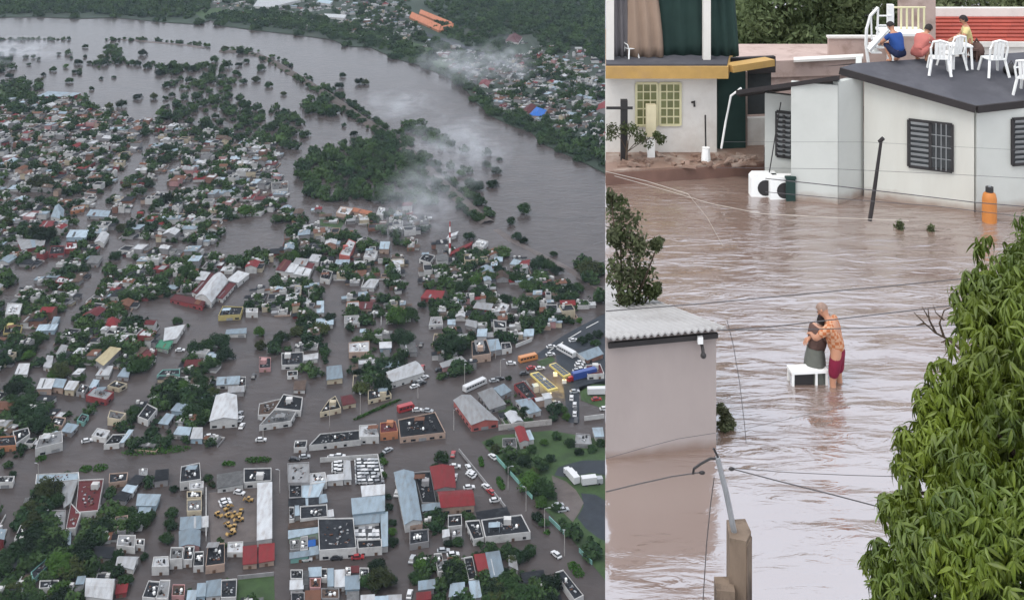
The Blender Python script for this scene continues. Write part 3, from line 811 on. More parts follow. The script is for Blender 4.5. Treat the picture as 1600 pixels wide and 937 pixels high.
B([(628, 550), (651, 550), (648, 535), (625, 535)], 4, 'grey', 'grey', 'sheet')
LM['white arcade hall'] = B([(610, 597), (662, 581), (649, 564), (604, 581)], 5.5, 'white', 'white', 'gable', 'bright white gabled hall with an arcaded front, centre right', rise=1.0)
B([(575, 625), (612, 616), (605, 606), (575, 609)], 3.5, 'cream', 'charcoal')
B([(536, 632), (556, 629), (549, 617), (533, 619)], 3.5, 'cream', 'maroon', 'sheet')
B([(495, 488), (506, 488), (506, 470), (495, 470)], 3.8, 'white', 'pale_blue', 'sheet')
B([(495, 507), (520, 507), (520, 497), (495, 497)], 3.6, 'white', 'pale_blue', 'sheet')
B([(540, 483), (562, 482), (561, 470), (542, 471)], 3.6, 'orange', 'white')
B([(561, 482), (580, 482), (582, 472), (563, 471)], 4, 'peach', 'maroon', 'sheet')
B([(538, 505), (562, 504), (561, 492), (538, 493)], 4, 'white', 'pale_grey')
# ---- right middle
LM['coral warehouse'] = B([(737, 663), (778, 656), (735, 617), (709, 625)], 5.5, 'coral', 'pale_grey', 'gable', 'coral-walled warehouse with pale ribbed gabled roof', rise=1.2)
B([(765, 638), (790, 631), (769, 606), (747, 613)], 4, 'grey', 'pale_grey', 'sheet')
B([(783, 617), (798, 610), (787, 600), (772, 606)], 4, 'grey', 'blue_grey', 'sheet')
B([(826, 645), (845, 641), (828, 622), (806, 625)], 4, 'white', 'blue_grey', 'sheet')
B([(826, 624), (838, 619), (818, 595), (803, 600)], 4.5, 'red', 'charcoal', tanks=1)
B([(692, 573), (728, 565), (720, 557), (688, 566)], 4.5, 'pink', 'pale_grey', 'sheet', 'pink-walled shop with a pale sheet roof by the flooded junction')
LM['orange apartment block'] = B([(738, 556), (767, 552), (760, 530), (737, 533)], 6.5, 'peach', 'charcoal', label='peach three-level apartment block above the flooded junction', tanks=3)
B([(744, 545), (758, 543), (755, 530), (741, 531)], 8, 'grey', 'pale_grey')
B([(762, 548), (783, 545), (778, 530), (758, 531)], 5, 'grey', 'blue_grey', 'sheet')
B([(784, 546), (800, 543), (797, 534), (783, 535)], 4.5, 'white', 'charcoal')
LM['white tower house'] = B([(772, 512), (791, 512), (790, 502), (771, 499)], 8, 'white', 'charcoal', label='tall white three-storey house standing alone, right middle')
B([(728, 507), (744, 513), (745, 502), (729, 498)], 4, 'grey', 'pale_grey', 'sheet')
B([(776, 484), (790, 487), (796, 476), (783, 472)], 4, 'white', 'white')
B([(740, 480), (766, 485), (770, 475), (745, 471)], 4.5, 'red', 'pale_grey', 'sheet')
B([(700, 506), (711, 507), (711, 499), (700, 499)], 4, 'white', 'pale_blue', 'sheet')
B([(670, 508), (692, 506), (690, 494), (673, 495)], 4, 'white', 'pale_grey')
B([(818, 524), (833, 524), (834, 514), (820, 514)], 3.4, 'white', 'pale_blue', 'sheet')
B([(918, 585), (944, 583), (938, 568), (915, 570)], 4.5, 'white', 'maroon')
B([(918, 561), (942, 553), (934, 542), (905, 551)], 3.8, 'brick', 'blue_grey', 'sheet')
B([(813, 690), (826, 688), (818, 667), (805, 668)], 5.5, 'white', 'red', 'gable')
B([(827, 686), (834, 685), (828, 672), (820, 673)], 4, 'white', 'pale_blue', 'sheet')
B([(785, 697), (808, 698), (806, 683), (785, 684)], 4.5, 'grey', 'grey', tanks=2)
B([(930, 681), (943, 681), (941, 668), (926, 668)], 3.8, 'white', 'pale_blue', 'sheet')
B([(898, 692), (925, 694), (922, 678), (900, 676)], 3.2, 'grey', 'pale_grey')
# ---- bottom right
LM['red sheet roofs'] = B([(680, 764), (711, 761), (708, 728), (673, 729)], 5, 'grey', 'red', 'gable', 'upper of two bright red shed roofs right of the blue-grey warehouse', rise=0.8)
B([(690, 792), (741, 788), (736, 765), (684, 768)], 5, 'peach', 'red', 'arch', 'lower, wider red curved shed roof right of the blue-grey warehouse', rise=1.4)
B([(660, 785), (682, 785), (672, 735), (647, 737)], 4.5, 'grey', 'charcoal', tanks=1)
B([(661, 797), (689, 794), (688, 785), (660, 787)], 4.5, 'white', 'blue_grey', 'sheet')
LM['black-roofed flood-side complex'] = B([(758, 838), (829, 830), (815, 803), (752, 811)], 5, 'white', 'charcoal', label='long black-roofed complex with white front beside the boulevard', tanks=2)
B([(740, 842), (756, 839), (749, 811), (727, 813)], 4.5, 'white', 'charcoal')
B([(748, 809), (796, 806), (790, 793), (745, 798)], 4, 'grey', 'charcoal', 'sheet')
B([(700, 822), (722, 820), (721, 802), (700, 804)], 4.5, 'white', 'charcoal', tanks=2)
B([(640, 850), (670, 845), (669, 825), (640, 828)], 4, 'grey', 'charcoal')
B([(692, 838), (702, 836), (701, 827), (692, 828)], 3.2, 'white', 'white', 'sheet')
B([(706, 838), (722, 836), (720, 824), (706, 826)], 3.6, 'grey', 'pale_grey')
B([(747, 890), (763, 888), (757, 865), (741, 866)], 4, 'red', 'red', 'sheet')
B([(767, 900), (788, 897), (780, 861), (759, 863)], 4.5, 'peach', 'blue_grey', 'sheet')
B([(733, 905), (745, 903), (738, 868), (725, 870)], 3.6, 'white', 'charcoal')
B([(685, 893), (695, 891), (690, 863), (678, 864)], 4.5, 'white', 'grey', tanks=2)
B([(702, 930), (725, 928), (725, 910), (705, 911)], 4, 'white', 'pale_blue', 'sheet')
B([(737, 933), (752, 931), (748, 907), (733, 908)], 4.5, 'white', 'pale_blue', 'sheet', extra=False)
B([(655, 920), (678, 918), (679, 905), (655, 907)], 3.6, 'grey', 'blue_grey', 'sheet')
B([(652, 936), (672, 935), (672, 924), (652, 925)], 3.4, 'red', 'red', 'sheet')
LM['slanting white-sided building'] = B([(898, 936), (912, 929), (880, 889), (868, 893)], 5, 'white', 'charcoal', label='long narrow white-sided building slanting along the boulevard, bottom right', tanks=2)
B([(820, 908), (850, 905), (848, 891), (815, 894)], 4, 'grey', 'charcoal', 'sheet')
B([(796, 882), (809, 890), (806, 868), (795, 866)], 3, 'grey', 'pale_grey', 'sheet')
# ---- upper town
LM['pale blue chapel roof'] = B([(80, 338), (98, 342), (100, 328), (86, 322)], 4.5, 'white', 'pale_blue', 'hip', 'white chapel with steep pale blue roof, upper left', rise=4.5)
B([(60, 355), (80, 357), (86, 346), (68, 344)], 4, 'red', 'red', 'sheet')
B([(34, 389), (68, 384), (70, 376), (26, 372)], 4.5, 'red', 'pale_grey', 'sheet')
B([(76, 397), (100, 396), (101, 384), (80, 384)], 4, 'red', 'charcoal')
B([(101, 389), (120, 388), (121, 379), (104, 379)], 5.5, 'red', 'white')
LM['arched school gym'] = B([(305, 465), (330, 472), (356, 438), (333, 431)], 5.5, 'white', 'white', 'arch', 'school gym under a white arched roof between red roofs', rise=3.0, extra=False)
B([(266, 466), (316, 479), (321, 470), (275, 458)], 4, 'red', 'maroon', 'sheet')
B([(300, 456), (308, 460), (335, 428), (327, 424)], 4, 'white', 'maroon', 'sheet')
B([(337, 464), (348, 467), (368, 443), (358, 440)], 4, 'white', 'maroon', 'sheet')
B([(354, 437), (372, 442), (389, 428), (372, 422)], 4.5, 'white', 'white', 'sheet', extra=False)
B([(306, 436), (320, 438), (328, 426), (314, 423)], 4, 'white', 'white', 'sheet', extra=False)
LM['white and maroon shop row'] = B([(445, 424), (459, 426), (467, 413), (456, 410)], 5, 'white', 'white', 'sheet', 'white shop roof beside maroon roofs, above the middle street', extra=False)
B([(431, 421), (445, 424), (455, 408), (444, 404)], 5, 'white', 'maroon', 'sheet')
B([(459, 427), (482, 432), (486, 421), (467, 415)], 5, 'white', 'white', 'sheet')
B([(458, 411), (478, 415), (482, 405), (463, 402)], 5, 'white', 'pale_grey', 'sheet')
B([(482, 407), (497, 410), (502, 399), (488, 396)], 4.5, 'white', 'white', 'sheet')
B([(475, 419), (487, 421), (491, 412), (480, 409)], 4.5, 'white', 'maroon', 'sheet')
B([(500, 434), (515, 437), (520, 424), (505, 420)], 5, 'white', 'charcoal')
LM['red-walled white-roofed block'] = B([(530, 397), (546, 400), (556, 378), (545, 373)], 6, 'coral', 'white', label='coral-walled block with a white flat roof, upper centre')
B([(425, 297), (450, 295), (450, 283), (424, 285)], 5, 'white', 'grey')
B([(525, 332), (544, 336), (552, 325), (532, 322)], 4.5, 'peach', 'white')
B([(588, 334), (598, 336), (602, 325), (592, 323)], 6, 'white', 'white')
B([(549, 329), (575, 336), (581, 331), (553, 323)], 4, 'peach', 'orange', 'sheet')
B([(593, 388), (607, 389), (609, 378), (595, 377)], 5.5, 'peach', 'pale_blue', 'sheet')
B([(568, 401), (586, 403), (590, 392), (572, 391)], 5, 'white', 'white')
B([(524, 412), (544, 414), (546, 406), (526, 405)], 4, 'white', 'pale_blue', 'sheet')
B([(565, 448), (584, 450), (592, 437), (577, 435)], 3.8, 'white', 'white', 'sheet')
B([(460, 458), (470, 459), (471, 446), (461, 446)], 7, 'cream', 'pale_grey')
B([(658, 464), (690, 468), (694, 455), (667, 452)], 4, 'red', 'red', 'sheet')
LM['red and blue riverside roofs'] = B([(797, 412), (808, 414), (814, 408), (803, 404)], 4, 'white', 'pale_blue', 'sheet', 'small pale blue roof near the river beside a red roof')
B([(811, 417), (826, 414), (828, 406), (815, 408)], 4, 'white', 'red', 'sheet')
B([(655, 405), (672, 410), (680, 399), (664, 395)], 4, 'white', 'charcoal')
B([(738, 383), (755, 386), (763, 377), (748, 373)], 5, 'white', 'white')
B([(703, 397), (735, 384), (738, 379), (706, 391)], 3, 'red', 'red', 'sheet')
B([(698, 371), (712, 367), (716, 362), (703, 366)], 4, 'white', 'white', 'sheet')
B([(148, 378), (162, 380), (170, 366), (158, 363)], 5, 'white', 'white', 'gable')
B([(104, 370), (134, 372), (138, 360), (110, 358)], 4.5, 'pale_blue', 'pale_blue', 'sheet')
B([(110, 330), (131, 326), (133, 320), (114, 323)], 4, 'orange', 'pale_grey')
B([(136, 336), (168, 340), (172, 330), (142, 326)], 4, 'grey', 'blue_grey', 'sheet')
B([(136, 410), (153, 412), (160, 400), (142, 398)], 4, 'grey', 'grey', 'sheet')
B([(86, 440), (105, 442), (108, 434), (92, 432)], 4, 'red', 'white')
# ---- beyond the river
B([(58, 149), (110, 153), (126, 147), (76, 141)], 4, 'red', 'pale_blue', 'sheet')
B([(396, 10), (425, 13), (470, 1), (405, -6)], 6, 'white', 'white', 'sheet', extra=False)
B([(505, 26), (538, 30), (541, 24), (507, 20)], 5, 'white', 'white', 'sheet', extra=False)
B([(495, 3), (515, 8), (520, 2), (500, -3)], 5, 'white', 'pale_blue', 'sheet', extra=False)
LM['orange courtyard building'] = B([(640, 27), (686, 48), (691, 42), (647, 22)], 6, 'orange', 'orange', 'gable', 'front wing of the orange courtyard building across the river', extra=False)
B([(655, 21), (704, 41), (708, 37), (660, 17)], 6, 'orange', 'orange', 'gable', 'rear wing of the orange courtyard building across the river', extra=False)
B([(687, 48), (708, 43), (709, 39), (692, 43)], 6, 'orange', 'orange', 'gable', 'end wing of the orange courtyard building across the river', extra=False)
LM['bright blue roof'] = B([(826, 180), (848, 182), (854, 172), (838, 167)], 5, 'peach', 'blue', 'hip', 'bright blue hipped roof on the far river bank', rise=2)
B([(816, 173), (826, 178), (838, 166), (824, 165)], 4, 'peach', 'maroon', 'gable')
B([(932, 172), (958, 178), (956, 164), (936, 163)], 5, 'grey', 'red', 'gable')
B([(790, 64), (810, 67), (816, 58), (796, 55)], 5, 'white', 'maroon', 'hip')
B([(748, 133), (763, 136), (766, 128), (752, 126)], 4, 'white', 'red', 'gable')

# ================================================================== ordinary houses filling the blocks
STREETS = [([(-20, 770), (60, 735), (110, 715), (180, 728), (310, 722), (440, 708), (500, 665), (560, 645), (700, 612), (780, 590), (830, 562), (960, 490)], 19),
           ([(60, 715), (110, 715), (175, 645), (240, 592), (300, 540), (322, 505), (380, 455), (420, 430)], 13), ([(438, 700), (440, 960)], 10),
           ([(290, 715), (262, 780), (245, 850), (205, 960)], 10), ([(200, 915), (330, 895), (455, 883), (640, 865), (760, 848), (850, 838)], 9),
           ([(606, 700), (625, 830), (642, 960)], 8), ([(700, 660), (740, 715), (790, 775), (840, 825), (890, 875), (950, 945)], 26),
           ([(0, 470), (60, 428), (100, 390), (150, 330), (205, 265), (235, 215)], 7.5), ([(125, 480), (150, 420), (180, 370), (225, 310), (275, 255)], 7),
           ([(0, 590), (60, 555), (110, 500), (140, 460)], 7), ([(395, 720), (398, 640), (392, 560), (385, 500)], 9), ([(530, 600), (528, 520), (520, 450)], 9),
           ([(668, 610), (660, 540), (652, 470), (640, 430), (660, 390), (690, 350)], 9), ([(250, 560), (330, 545), (400, 560), (520, 555)], 7),
           ([(180, 380), (260, 385), (345, 395)], 7), ([(0, 300), (90, 315), (200, 300), (320, 290)], 7), ([(425, 428), (500, 440), (530, 450), (640, 470)], 8),
           ([(450, 230), (455, 300), (470, 330), (500, 350), (560, 360), (640, 400)], 8), ([(560, 520), (640, 515), (690, 520)], 7), ([(0, 420), (60, 428)], 7), ([(200, 590), (120, 580), (0, 592)], 8)]
SW = [([G(x, y) for x, y in pts], w) for pts, w in STREETS]
CLEAR = [[(350, 345), (395, 340), (445, 350), (450, 375), (440, 395), (400, 400), (360, 402), (338, 395), (345, 365)],      # small lake
         [(404, 580), (545, 595), (570, 625), (450, 665), (404, 600)], [(395, 492), (470, 490), (480, 545), (400, 550)],
         [(210, 470), (265, 470), (320, 485), (300, 505), (280, 515), (200, 505), (195, 485)], [(322, 765), (404, 755), (404, 850), (322, 850)],
         [(510, 715), (605, 715), (606, 860), (450, 868), (450, 720)], [(75, 620), (160, 625), (130, 650), (80, 645)], [(0, 760), (55, 765), (30, 800), (0, 900)],
         [(430, 270), (460, 230), (560, 210), (700, 260), (700, 345), (640, 325), (470, 325)], [(860, 590), (870, 540), (945, 500), (945, 640), (880, 660)],
         [(752, 690), (945, 660), (945, 937), (850, 830)], [(660, 330), (760, 330), (780, 395), (700, 392)], [(700, 700), (760, 730), (835, 800), (760, 800), (742, 760)], [(752, 690), (780, 680), (780, 667), (712, 665), (740, 700)],
         [(770, 440), (830, 445), (835, 470), (775, 475)], [(880, 390), (945, 395), (945, 470), (905, 465)], [(372, 900), (432, 897), (432, 940), (366, 940)], [(160, 400), (200, 395), (215, 420), (180, 430)]]
ZONES = [([(-25, 165), (80, 150), (160, 172), (215, 190), (320, 205), (430, 225), (462, 235), (465, 330), (345, 345), (345, 470), (200, 560), (-25, 600)], -7, 7.8, 9.0, 0.93),
         ([(340, 400), (450, 330), (640, 335), (700, 350), (790, 395), (930, 470), (900, 490), (830, 530), (690, 600), (520, 600), (385, 560), (385, 470)], 5, 8.0, 9.0, 0.92),
         ([(-25, 480), (330, 450), (335, 700), (-25, 720)], -8, 8.2, 9.2, 0.92), ([(-25, 730), (450, 720), (450, 950), (-25, 950)], 10, 8.6, 9.6, 0.75),
         ([(640, 815), (760, 800), (850, 830), (860, 950), (640, 950)], 8, 9.5, 10.5, 0.8), ([(690, 590), (830, 560), (860, 640), (780, 670), (700, 650)], 20, 9, 10, 0.75),
         ([(330, -2), (640, -2), (660, 45), (620, 80), (560, 62), (400, 34), (335, 25)], -5, 13, 15, 0.42), ([(650, 60), (790, 95), (850, 80), (945, 120), (960, 240), (880, 205), (800, 180), (745, 150), (715, 115)], -30, 9, 10, 0.72),
         ([(780, 60), (945, 70), (945, 120), (850, 100)], 0, 13, 14, 0.35), ([(470, 325), (640, 315), (650, 345), (480, 340)], 5, 10, 11, 0.5), ([(752, 690), (945, 665), (945, 700), (800, 705)], 5, 14, 13, 0.35)]
WK = ['white'] * 12 + ['cream', 'cream', 'peach', 'pink', 'grey', 'grey', 'grey', 'grey', 'grey', 'grey', 'grey', 'brick', 'brick', 'red', 'cream', 'grey']
RK = ['charcoal'] * 15 + ['grey'] * 6 + ['pale_grey'] * 4 + ['white'] * 5 + ['blue_grey'] * 3 + ['pale_blue', 'red', 'maroon', 'rust', 'rust', 'brown', 'brown', 'brown', 'brown']
rh = random.Random(21)
cand = []
footc = [((sum(p[0] for p in f) / 4, sum(p[1] for p in f) / 4), f, max(math.hypot(p[0] - sum(q[0] for q in f) / 4, p[1] - sum(q[1] for q in f) / 4) for p in f)) for f in FOOT]
def blocked(x, y, r):
    for c, f, cr in footc:
        if abs(x - c[0]) < cr + r and abs(y - c[1]) < cr + r:
            if inside(x, y, f): return True
            for i in range(4):
                if seg_dist((x, y), f[i], f[(i + 1) % 4]) < r: return True
    return False
def on_street(x, y, r):
    for pts, w in SW:
        for i in range(len(pts) - 1):
            if seg_dist((x, y), pts[i], pts[i + 1]) < w / 2 + r: return True
    return False
for zpoly, rot, lw, ld, prob in ZONES:
    zw = [G(*p) for p in zpoly]
    xs = [p.x for p in zw]; ys = [p.y for p in zw]
    cx, cy = (min(xs) + max(xs)) / 2, (min(ys) + max(ys)) / 2
    ext = max(max(xs) - min(xs), max(ys) - min(ys)) * 0.75
    a = math.radians(rot); ca, sa = math.cos(a), math.sin(a)
    far = zpoly[0][1] < 100 and zpoly[2][1] < 130
    ny = int(ext / ld); nx = int(ext / lw)
    for j in range(-ny, ny + 1):
        for i in range(-nx, nx + 1):
            u = i * lw + (i // 9) * 5.0; v = j * ld + (j // 2) * 5.0
            u += rh.uniform(-1.2, 1.2); v += rh.uniform(-1.2, 1.2)
            x, y = cx + u * ca - v * sa, cy + u * sa + v * ca
            if y < 100: continue
            p = PX((x, y, 0))
            if not (-25 < p[0] < 955 and -8 < p[1] < 950) or not inside(p[0], p[1], zpoly): continue
            if rh.random() > prob: continue
            if any(inside(p[0], p[1], c) for c in CLEAR): continue
            w, d = rh.uniform(4.0, 7.6), rh.uniform(4.2, 8.4)
            if on_street(x, y, min(w, d) * 0.5) or blocked(x, y, max(w, d) * 0.5): continue
            cand.append((x, y, w, d, a + math.radians(rh.uniform(-7, 7)), far))
# sheds and lean-tos crowding the yards
for zpoly, rot, lw, ld, prob in ZONES:
    zx0, zx1 = min(p[0] for p in zpoly), max(p[0] for p in zpoly); zy0, zy1 = min(p[1] for p in zpoly), max(p[1] for p in zpoly)
    ar = (zx1 - zx0) * (zy1 - zy0) / scale_at((zy0 + zy1) / 2) ** 2 / 0.4
    for k in range(int(ar / (80 if rot == -7 else 52) * prob)):
        x_, y_ = rh.uniform(zx0, zx1), rh.uniform(zy0, zy1)
        if not inside(x_, y_, zpoly) or x_ < -20 or x_ > 950 or any(inside(x_, y_, c) for c in CLEAR): continue
        g = G(x_, y_); w, d = rh.uniform(2.2, 4.6), rh.uniform(2.4, 5.0)
        if on_street(g.x, g.y, 1.5) or blocked(g.x, g.y, 2.0): continue
        cand.append((g.x, g.y, w, d, math.radians(rot + rh.uniform(-9, 9)), False))
# drop lots that overlap between zones
keep = []
cell = {}
for c in cand:
    ci, cj = int(c[0] // 10), int(c[1] // 10)
    if all(math.hypot(c[0] - k[0], c[1] - k[1]) > (max(c[2], c[3]) + max(k[2], k[3])) * 0.46 for a_ in (-1, 0, 1) for b_ in (-1, 0, 1) for k in cell.get((ci + a_, cj + b_), ())):
        keep.append(c); cell.setdefault((ci, cj), []).append(c)
cand = keep
def rect(x, y, w, d, a):
    ca, sa = math.cos(a), math.sin(a)
    return [(x + u * ca - v * sa, y + u * sa + v * ca) for u, v in ((-w / 2, -d / 2), (w / 2, -d / 2), (w / 2, d / 2), (-w / 2, d / 2))]
cand.sort(key=lambda c: -math.sqrt(c[2] * c[3]) / c[1])
NIND = max(0, 300 - len(THINGS))
stuff_w, stuff_r = MB(), MB()
wkeys, rkeys = list(WALLS), list(ROOFS)
for n_, (x, y, w, d, a, far) in enumerate(cand):
    wall = rh.choice(WK); roof = rh.choice(RK)
    style = 'parapet' if roof in ('charcoal', 'grey', 'pale_grey', 'white') and rh.random() < 0.7 else rh.choice(('sheet', 'sheet', 'gable')) if roof not in ('charcoal',) else 'sheet'
    H = rh.choice((1.3, 1.6, 1.8, 1.9, 2.0, 2.2, 3.4, 3.8))
    if n_ < NIND:
        r = building(rect(x, y, w, d, a), H, wall, roof, style, rng=rh)
        if rh.random() < 0.75:      # a lower lean-to built against the house
            sgn = rh.choice((-1, 1)); aw, ad = rh.uniform(2.0, 3.6), d * rh.uniform(0.4, 0.8)
            off = sgn * (w / 2 + aw / 2 + 0.03)
            wb, rb = MB(), MB()
            emit(rect(x + off * math.cos(a), y + off * math.sin(a), aw, ad, a), H * rh.uniform(0.6, 0.8), 'sheet', wb, rb)
            an = wb.build('annex', 'wall_' + rh.choice(WK), r); rb.build('annex_roof', 'roof_' + rh.choice(RK), an, org=ROOTLOC[r.name])
        if rh.random() < 0.55:      # yard wall
            yw = MB()
            pts = rect(x, y, w + rh.uniform(3, 5), d + rh.uniform(3, 5), a)
            k0 = rh.randrange(4)
            for k in range(k0, k0 + rh.choice((2, 3))):
                p, q = pts[k % 4], pts[(k + 1) % 4]
                yw.obox((p[0], p[1], 0.2), (q[0], q[1], 0.2), 0.22, 1.3)
            yw.build('yard_wall', 'wall_' + rh.choice(('white', 'white', 'grey', 'peach', 'cream')), r)
    else:
        emit(rect(x, y, w, d, a), H, style, stuff_w, stuff_r, wkeys.index(wall), rkeys.index(roof))
        if rh.random() < 0.8:
            sgn = rh.choice((-1, 1)); aw = rh.uniform(2, 3.5)
            off = sgn * (w / 2 + aw / 2)
            emit(rect(x + off * math.cos(a), y + off * math.sin(a), aw, d * 0.6, a), H * 0.75, 'sheet', stuff_w, stuff_r, wkeys.index(rh.choice(WK)), rkeys.index(rh.choice(RK)))
        if rh.random() < 0.45 and w > 4:
            pts = rect(x, y, w + rh.uniform(1.5, 3.5), d + rh.uniform(1.5, 3.5), a); k0 = rh.randrange(4)
            for k in range(k0, k0 + 2):
                p, q = pts[k % 4], pts[(k + 1) % 4]
                stuff_w.obox((p[0], p[1], 0.1), (q[0], q[1], 0.1), 0.25, 1.2, wkeys.index(rh.choice(('white', 'grey', 'peach'))))
        for k in range(rh.choice((0, 1, 2, 3))):
            ux, uy = x + rh.uniform(-.4, .4) * w, y + rh.uniform(-.4, .4) * d
            stuff_w.box(ux - .6, ux + .6, uy - .6, uy + .6, H - .3, H + rh.uniform(0.4, 1.2), wkeys.index('white'))
tag(stuff_w.build('distant_house_walls', ['wall_' + k for k in wkeys]), 'mass of small flooded house walls packed in the upper town', 'houses', kind='stuff')
tag(stuff_r.build('distant_house_roofs', ['roof_' + k for k in rkeys]), 'mass of small house roofs packed in the upper town', 'roofs', kind='stuff')
print('houses', len(cand), 'individual', len(THINGS))

# ================================================================== trees
def crown_verts(rs, nclump, nleaf, leaf, flatz=0.75, core=True):
    out = []
    C = []
    for i in range(nclump):
        t = rs.uniform(-0.35, 1.0); q = rs.uniform(0, 2 * math.pi); s = math.sqrt(max(0, 1 - t * t))
        rr = rs.uniform(0.5, 0.78)
        C.append((s * math.cos(q) * rr, s * math.sin(q) * rr, t * rr * flatz))
    for c in C:
        cr = rs.uniform(0.26, 0.42)
        d = rs.normal(size=(nleaf, 3)); d /= np.linalg.norm(d, axis=1)[:, None]
        p = np.array(c) + d * (cr * rs.uniform(0.55, 1.0, size=(nleaf, 1)))
        nrm = d * 0.9 + rs.normal(size=(nleaf, 3)) * 0.5 + np.array([0, 0, 0.5])
        nrm /= np.linalg.norm(nrm, axis=1)[:, None]
        u = np.cross(nrm, rs.normal(size=(nleaf, 3))); u /= np.linalg.norm(u, axis=1)[:, None]
        w = np.cross(nrm, u)
        sz = leaf * rs.uniform(0.6, 1.3, size=(nleaf, 1))
        q = np.stack([p - u * sz, p - w * sz * 0.6, p + u * sz, p + w * sz * 0.6], axis=1)
        out.append(q.reshape(-1, 3))
    if core:
        n, m = 8, 5
        g = [[(0.52 * math.sin(math.pi * j / m) * math.cos(2 * math.pi * k / n), 0.52 * math.sin(math.pi * j / m) * math.sin(2 * math.pi * k / n), 0.45 * flatz * math.cos(math.pi * j / m)) for k in range(n)] for j in range(m + 1)]
        for j in range(m):
            for k in range(n):
                out.append(np.array([g[j][k], g[j + 1][k], g[j + 1][(k + 1) % n], g[j][(k + 1) % n]]))
    return np.concatenate(out)

EXPL = '''705 538 28;620 495 24;628 525 20;640 490 16;595 903 26;590 882 16;575 905 16;610 905 14;660 885 16;650 900 12;705 885 14;700 900 10;100 892 18;60 830 25;75 855 20;40 850 20;75 762 24;85 780 18;62 775 16
35 630 25;22 608 20;62 660 20;55 642 22;215 570 18;100 560 16;95 577 18;84 585 12;130 550 14;130 530 12;125 572 10;270 598 18;265 622 18;210 640 14;285 605 16;300 640 18;312 600 18;322 632 16;332 612 14;305 545 18;322 540 16;342 530 20;352 552 16;332 568 14;312 655 14
405 518 10;407 538 11;440 525 13;430 537 12;465 515 12;500 512 16;515 495 12;490 522 14;508 548 10;565 605 16;598 602 18;560 580 10;200 505 9;229 505 10;277 500 9;120 495 10;140 500 9;135 480 12;150 478 10;52 543 10;45 555 12
58 362 18;70 367 18;82 360 12;15 335 14;8 345 12;55 285 16;70 285 16;165 275 10;198 288 9;233 287 9;262 308 16;275 318 10;300 325 12;165 345 10;190 355 10;180 398 11;292 422 14;302 428 10;110 432 10;260 350 9;105 300 9;140 292 8;172 312 8;62 262 9;25 255 9
385 328 15;395 338 14;430 386 10;420 400 8;447 397 10;460 400 10;465 363 10;350 366 7;335 360 12;330 370 10;420 315 11;428 322 9;522 310 8;505 405 8;752 364 0;733 368 10;740 440 16;755 458 14;720 446 18;765 430 10;780 420 12;810 432 14;822 445 14;842 410 16;858 415 12;870 422 10;890 450 12;903 448 12;880 440 10
818 326 13;798 345 9;808 368 9;818 374 9;865 395 7;787 390 7;770 286 10;745 290 13;735 285 10;775 265 9;760 255 8;720 270 9;265 815 12;260 840 12;268 800 10;200 825 10;175 795 11;190 800 13;205 798 12;222 815 12;235 805 10;145 845 14;132 870 15;118 888 14;195 905 14;185 870 9;225 868 8;170 885 12;105 920 12;690 712 14;680 730 9;680 820 11;715 845 10;700 848 8;815 868 15;828 858 12;800 875 10;845 783 12;855 770 14;840 805 12;850 815 10;870 790 10;790 892 8;748 845 8
590 790 6;600 800 7;612 830 9;614 845 10;613 815 8;608 790 8;605 775 7;600 742 7;598 720 8;596 710 6;325 745 8;330 755 6;372 760 6;272 762 8;268 820 10;20 740 7;140 715 0;680 700 0;795 590 6;820 640 10;810 650 9;825 655 8;880 640 8;885 650 8;790 465 12;770 470 10;830 470 8;880 460 12;860 445 10;660 475 8;675 470 8;890 500 8;905 500 6;910 530 10;920 525 8;935 520 10;930 535 8;765 690 8;775 700 9;800 712 10;830 700 10;850 690 9;870 680 9;890 690 10;905 705 8;925 700 9;940 690 10;820 720 12;795 725 10;835 735 10;860 715 10
20 78 7;40 88 5;52 88 5;83 108 6;68 116 5;61 125 7;15 118 7;108 125 7;143 138 5;158 122 4;178 120 4;122 97 7;133 88 4;140 97 5;170 73 8;158 88 7;180 84 8;223 82 8;205 97 8;215 98 8;230 102 8;250 112 9;265 104 9;278 108 8;300 107 8;133 72 5;190 162 9;170 165 7;215 150 8;240 150 8;253 177 10;336 92 8;352 75 7;375 80 8;388 80 6;385 95 6;373 100 6;408 105 8;400 122 8;420 132 7;443 145 6;493 165 12;505 155 10;515 172 11;537 195 5;553 208 8;535 117 6;530 133 8;562 127 8;570 128 7;545 100 0;60 92 4;92 84 4;103 103 5;116 112 5;45 100 4;8 95 7;3 110 6;125 115 4;148 98 5;155 105 3;420 80 0'''
specs = []   # x, y, radius (m), ground lift, in-wood?
rt = random.Random(5)
for tok in EXPL.replace('\n', ';').split(';'):
    x, y, r = (float(t) for t in tok.split())
    if r == 0: continue
    base = G(x, y + r * 0.55)
    specs.append((base.x, base.y, r / scale_at(base_y) if False else r / (FPX / base.y), 0, 1))
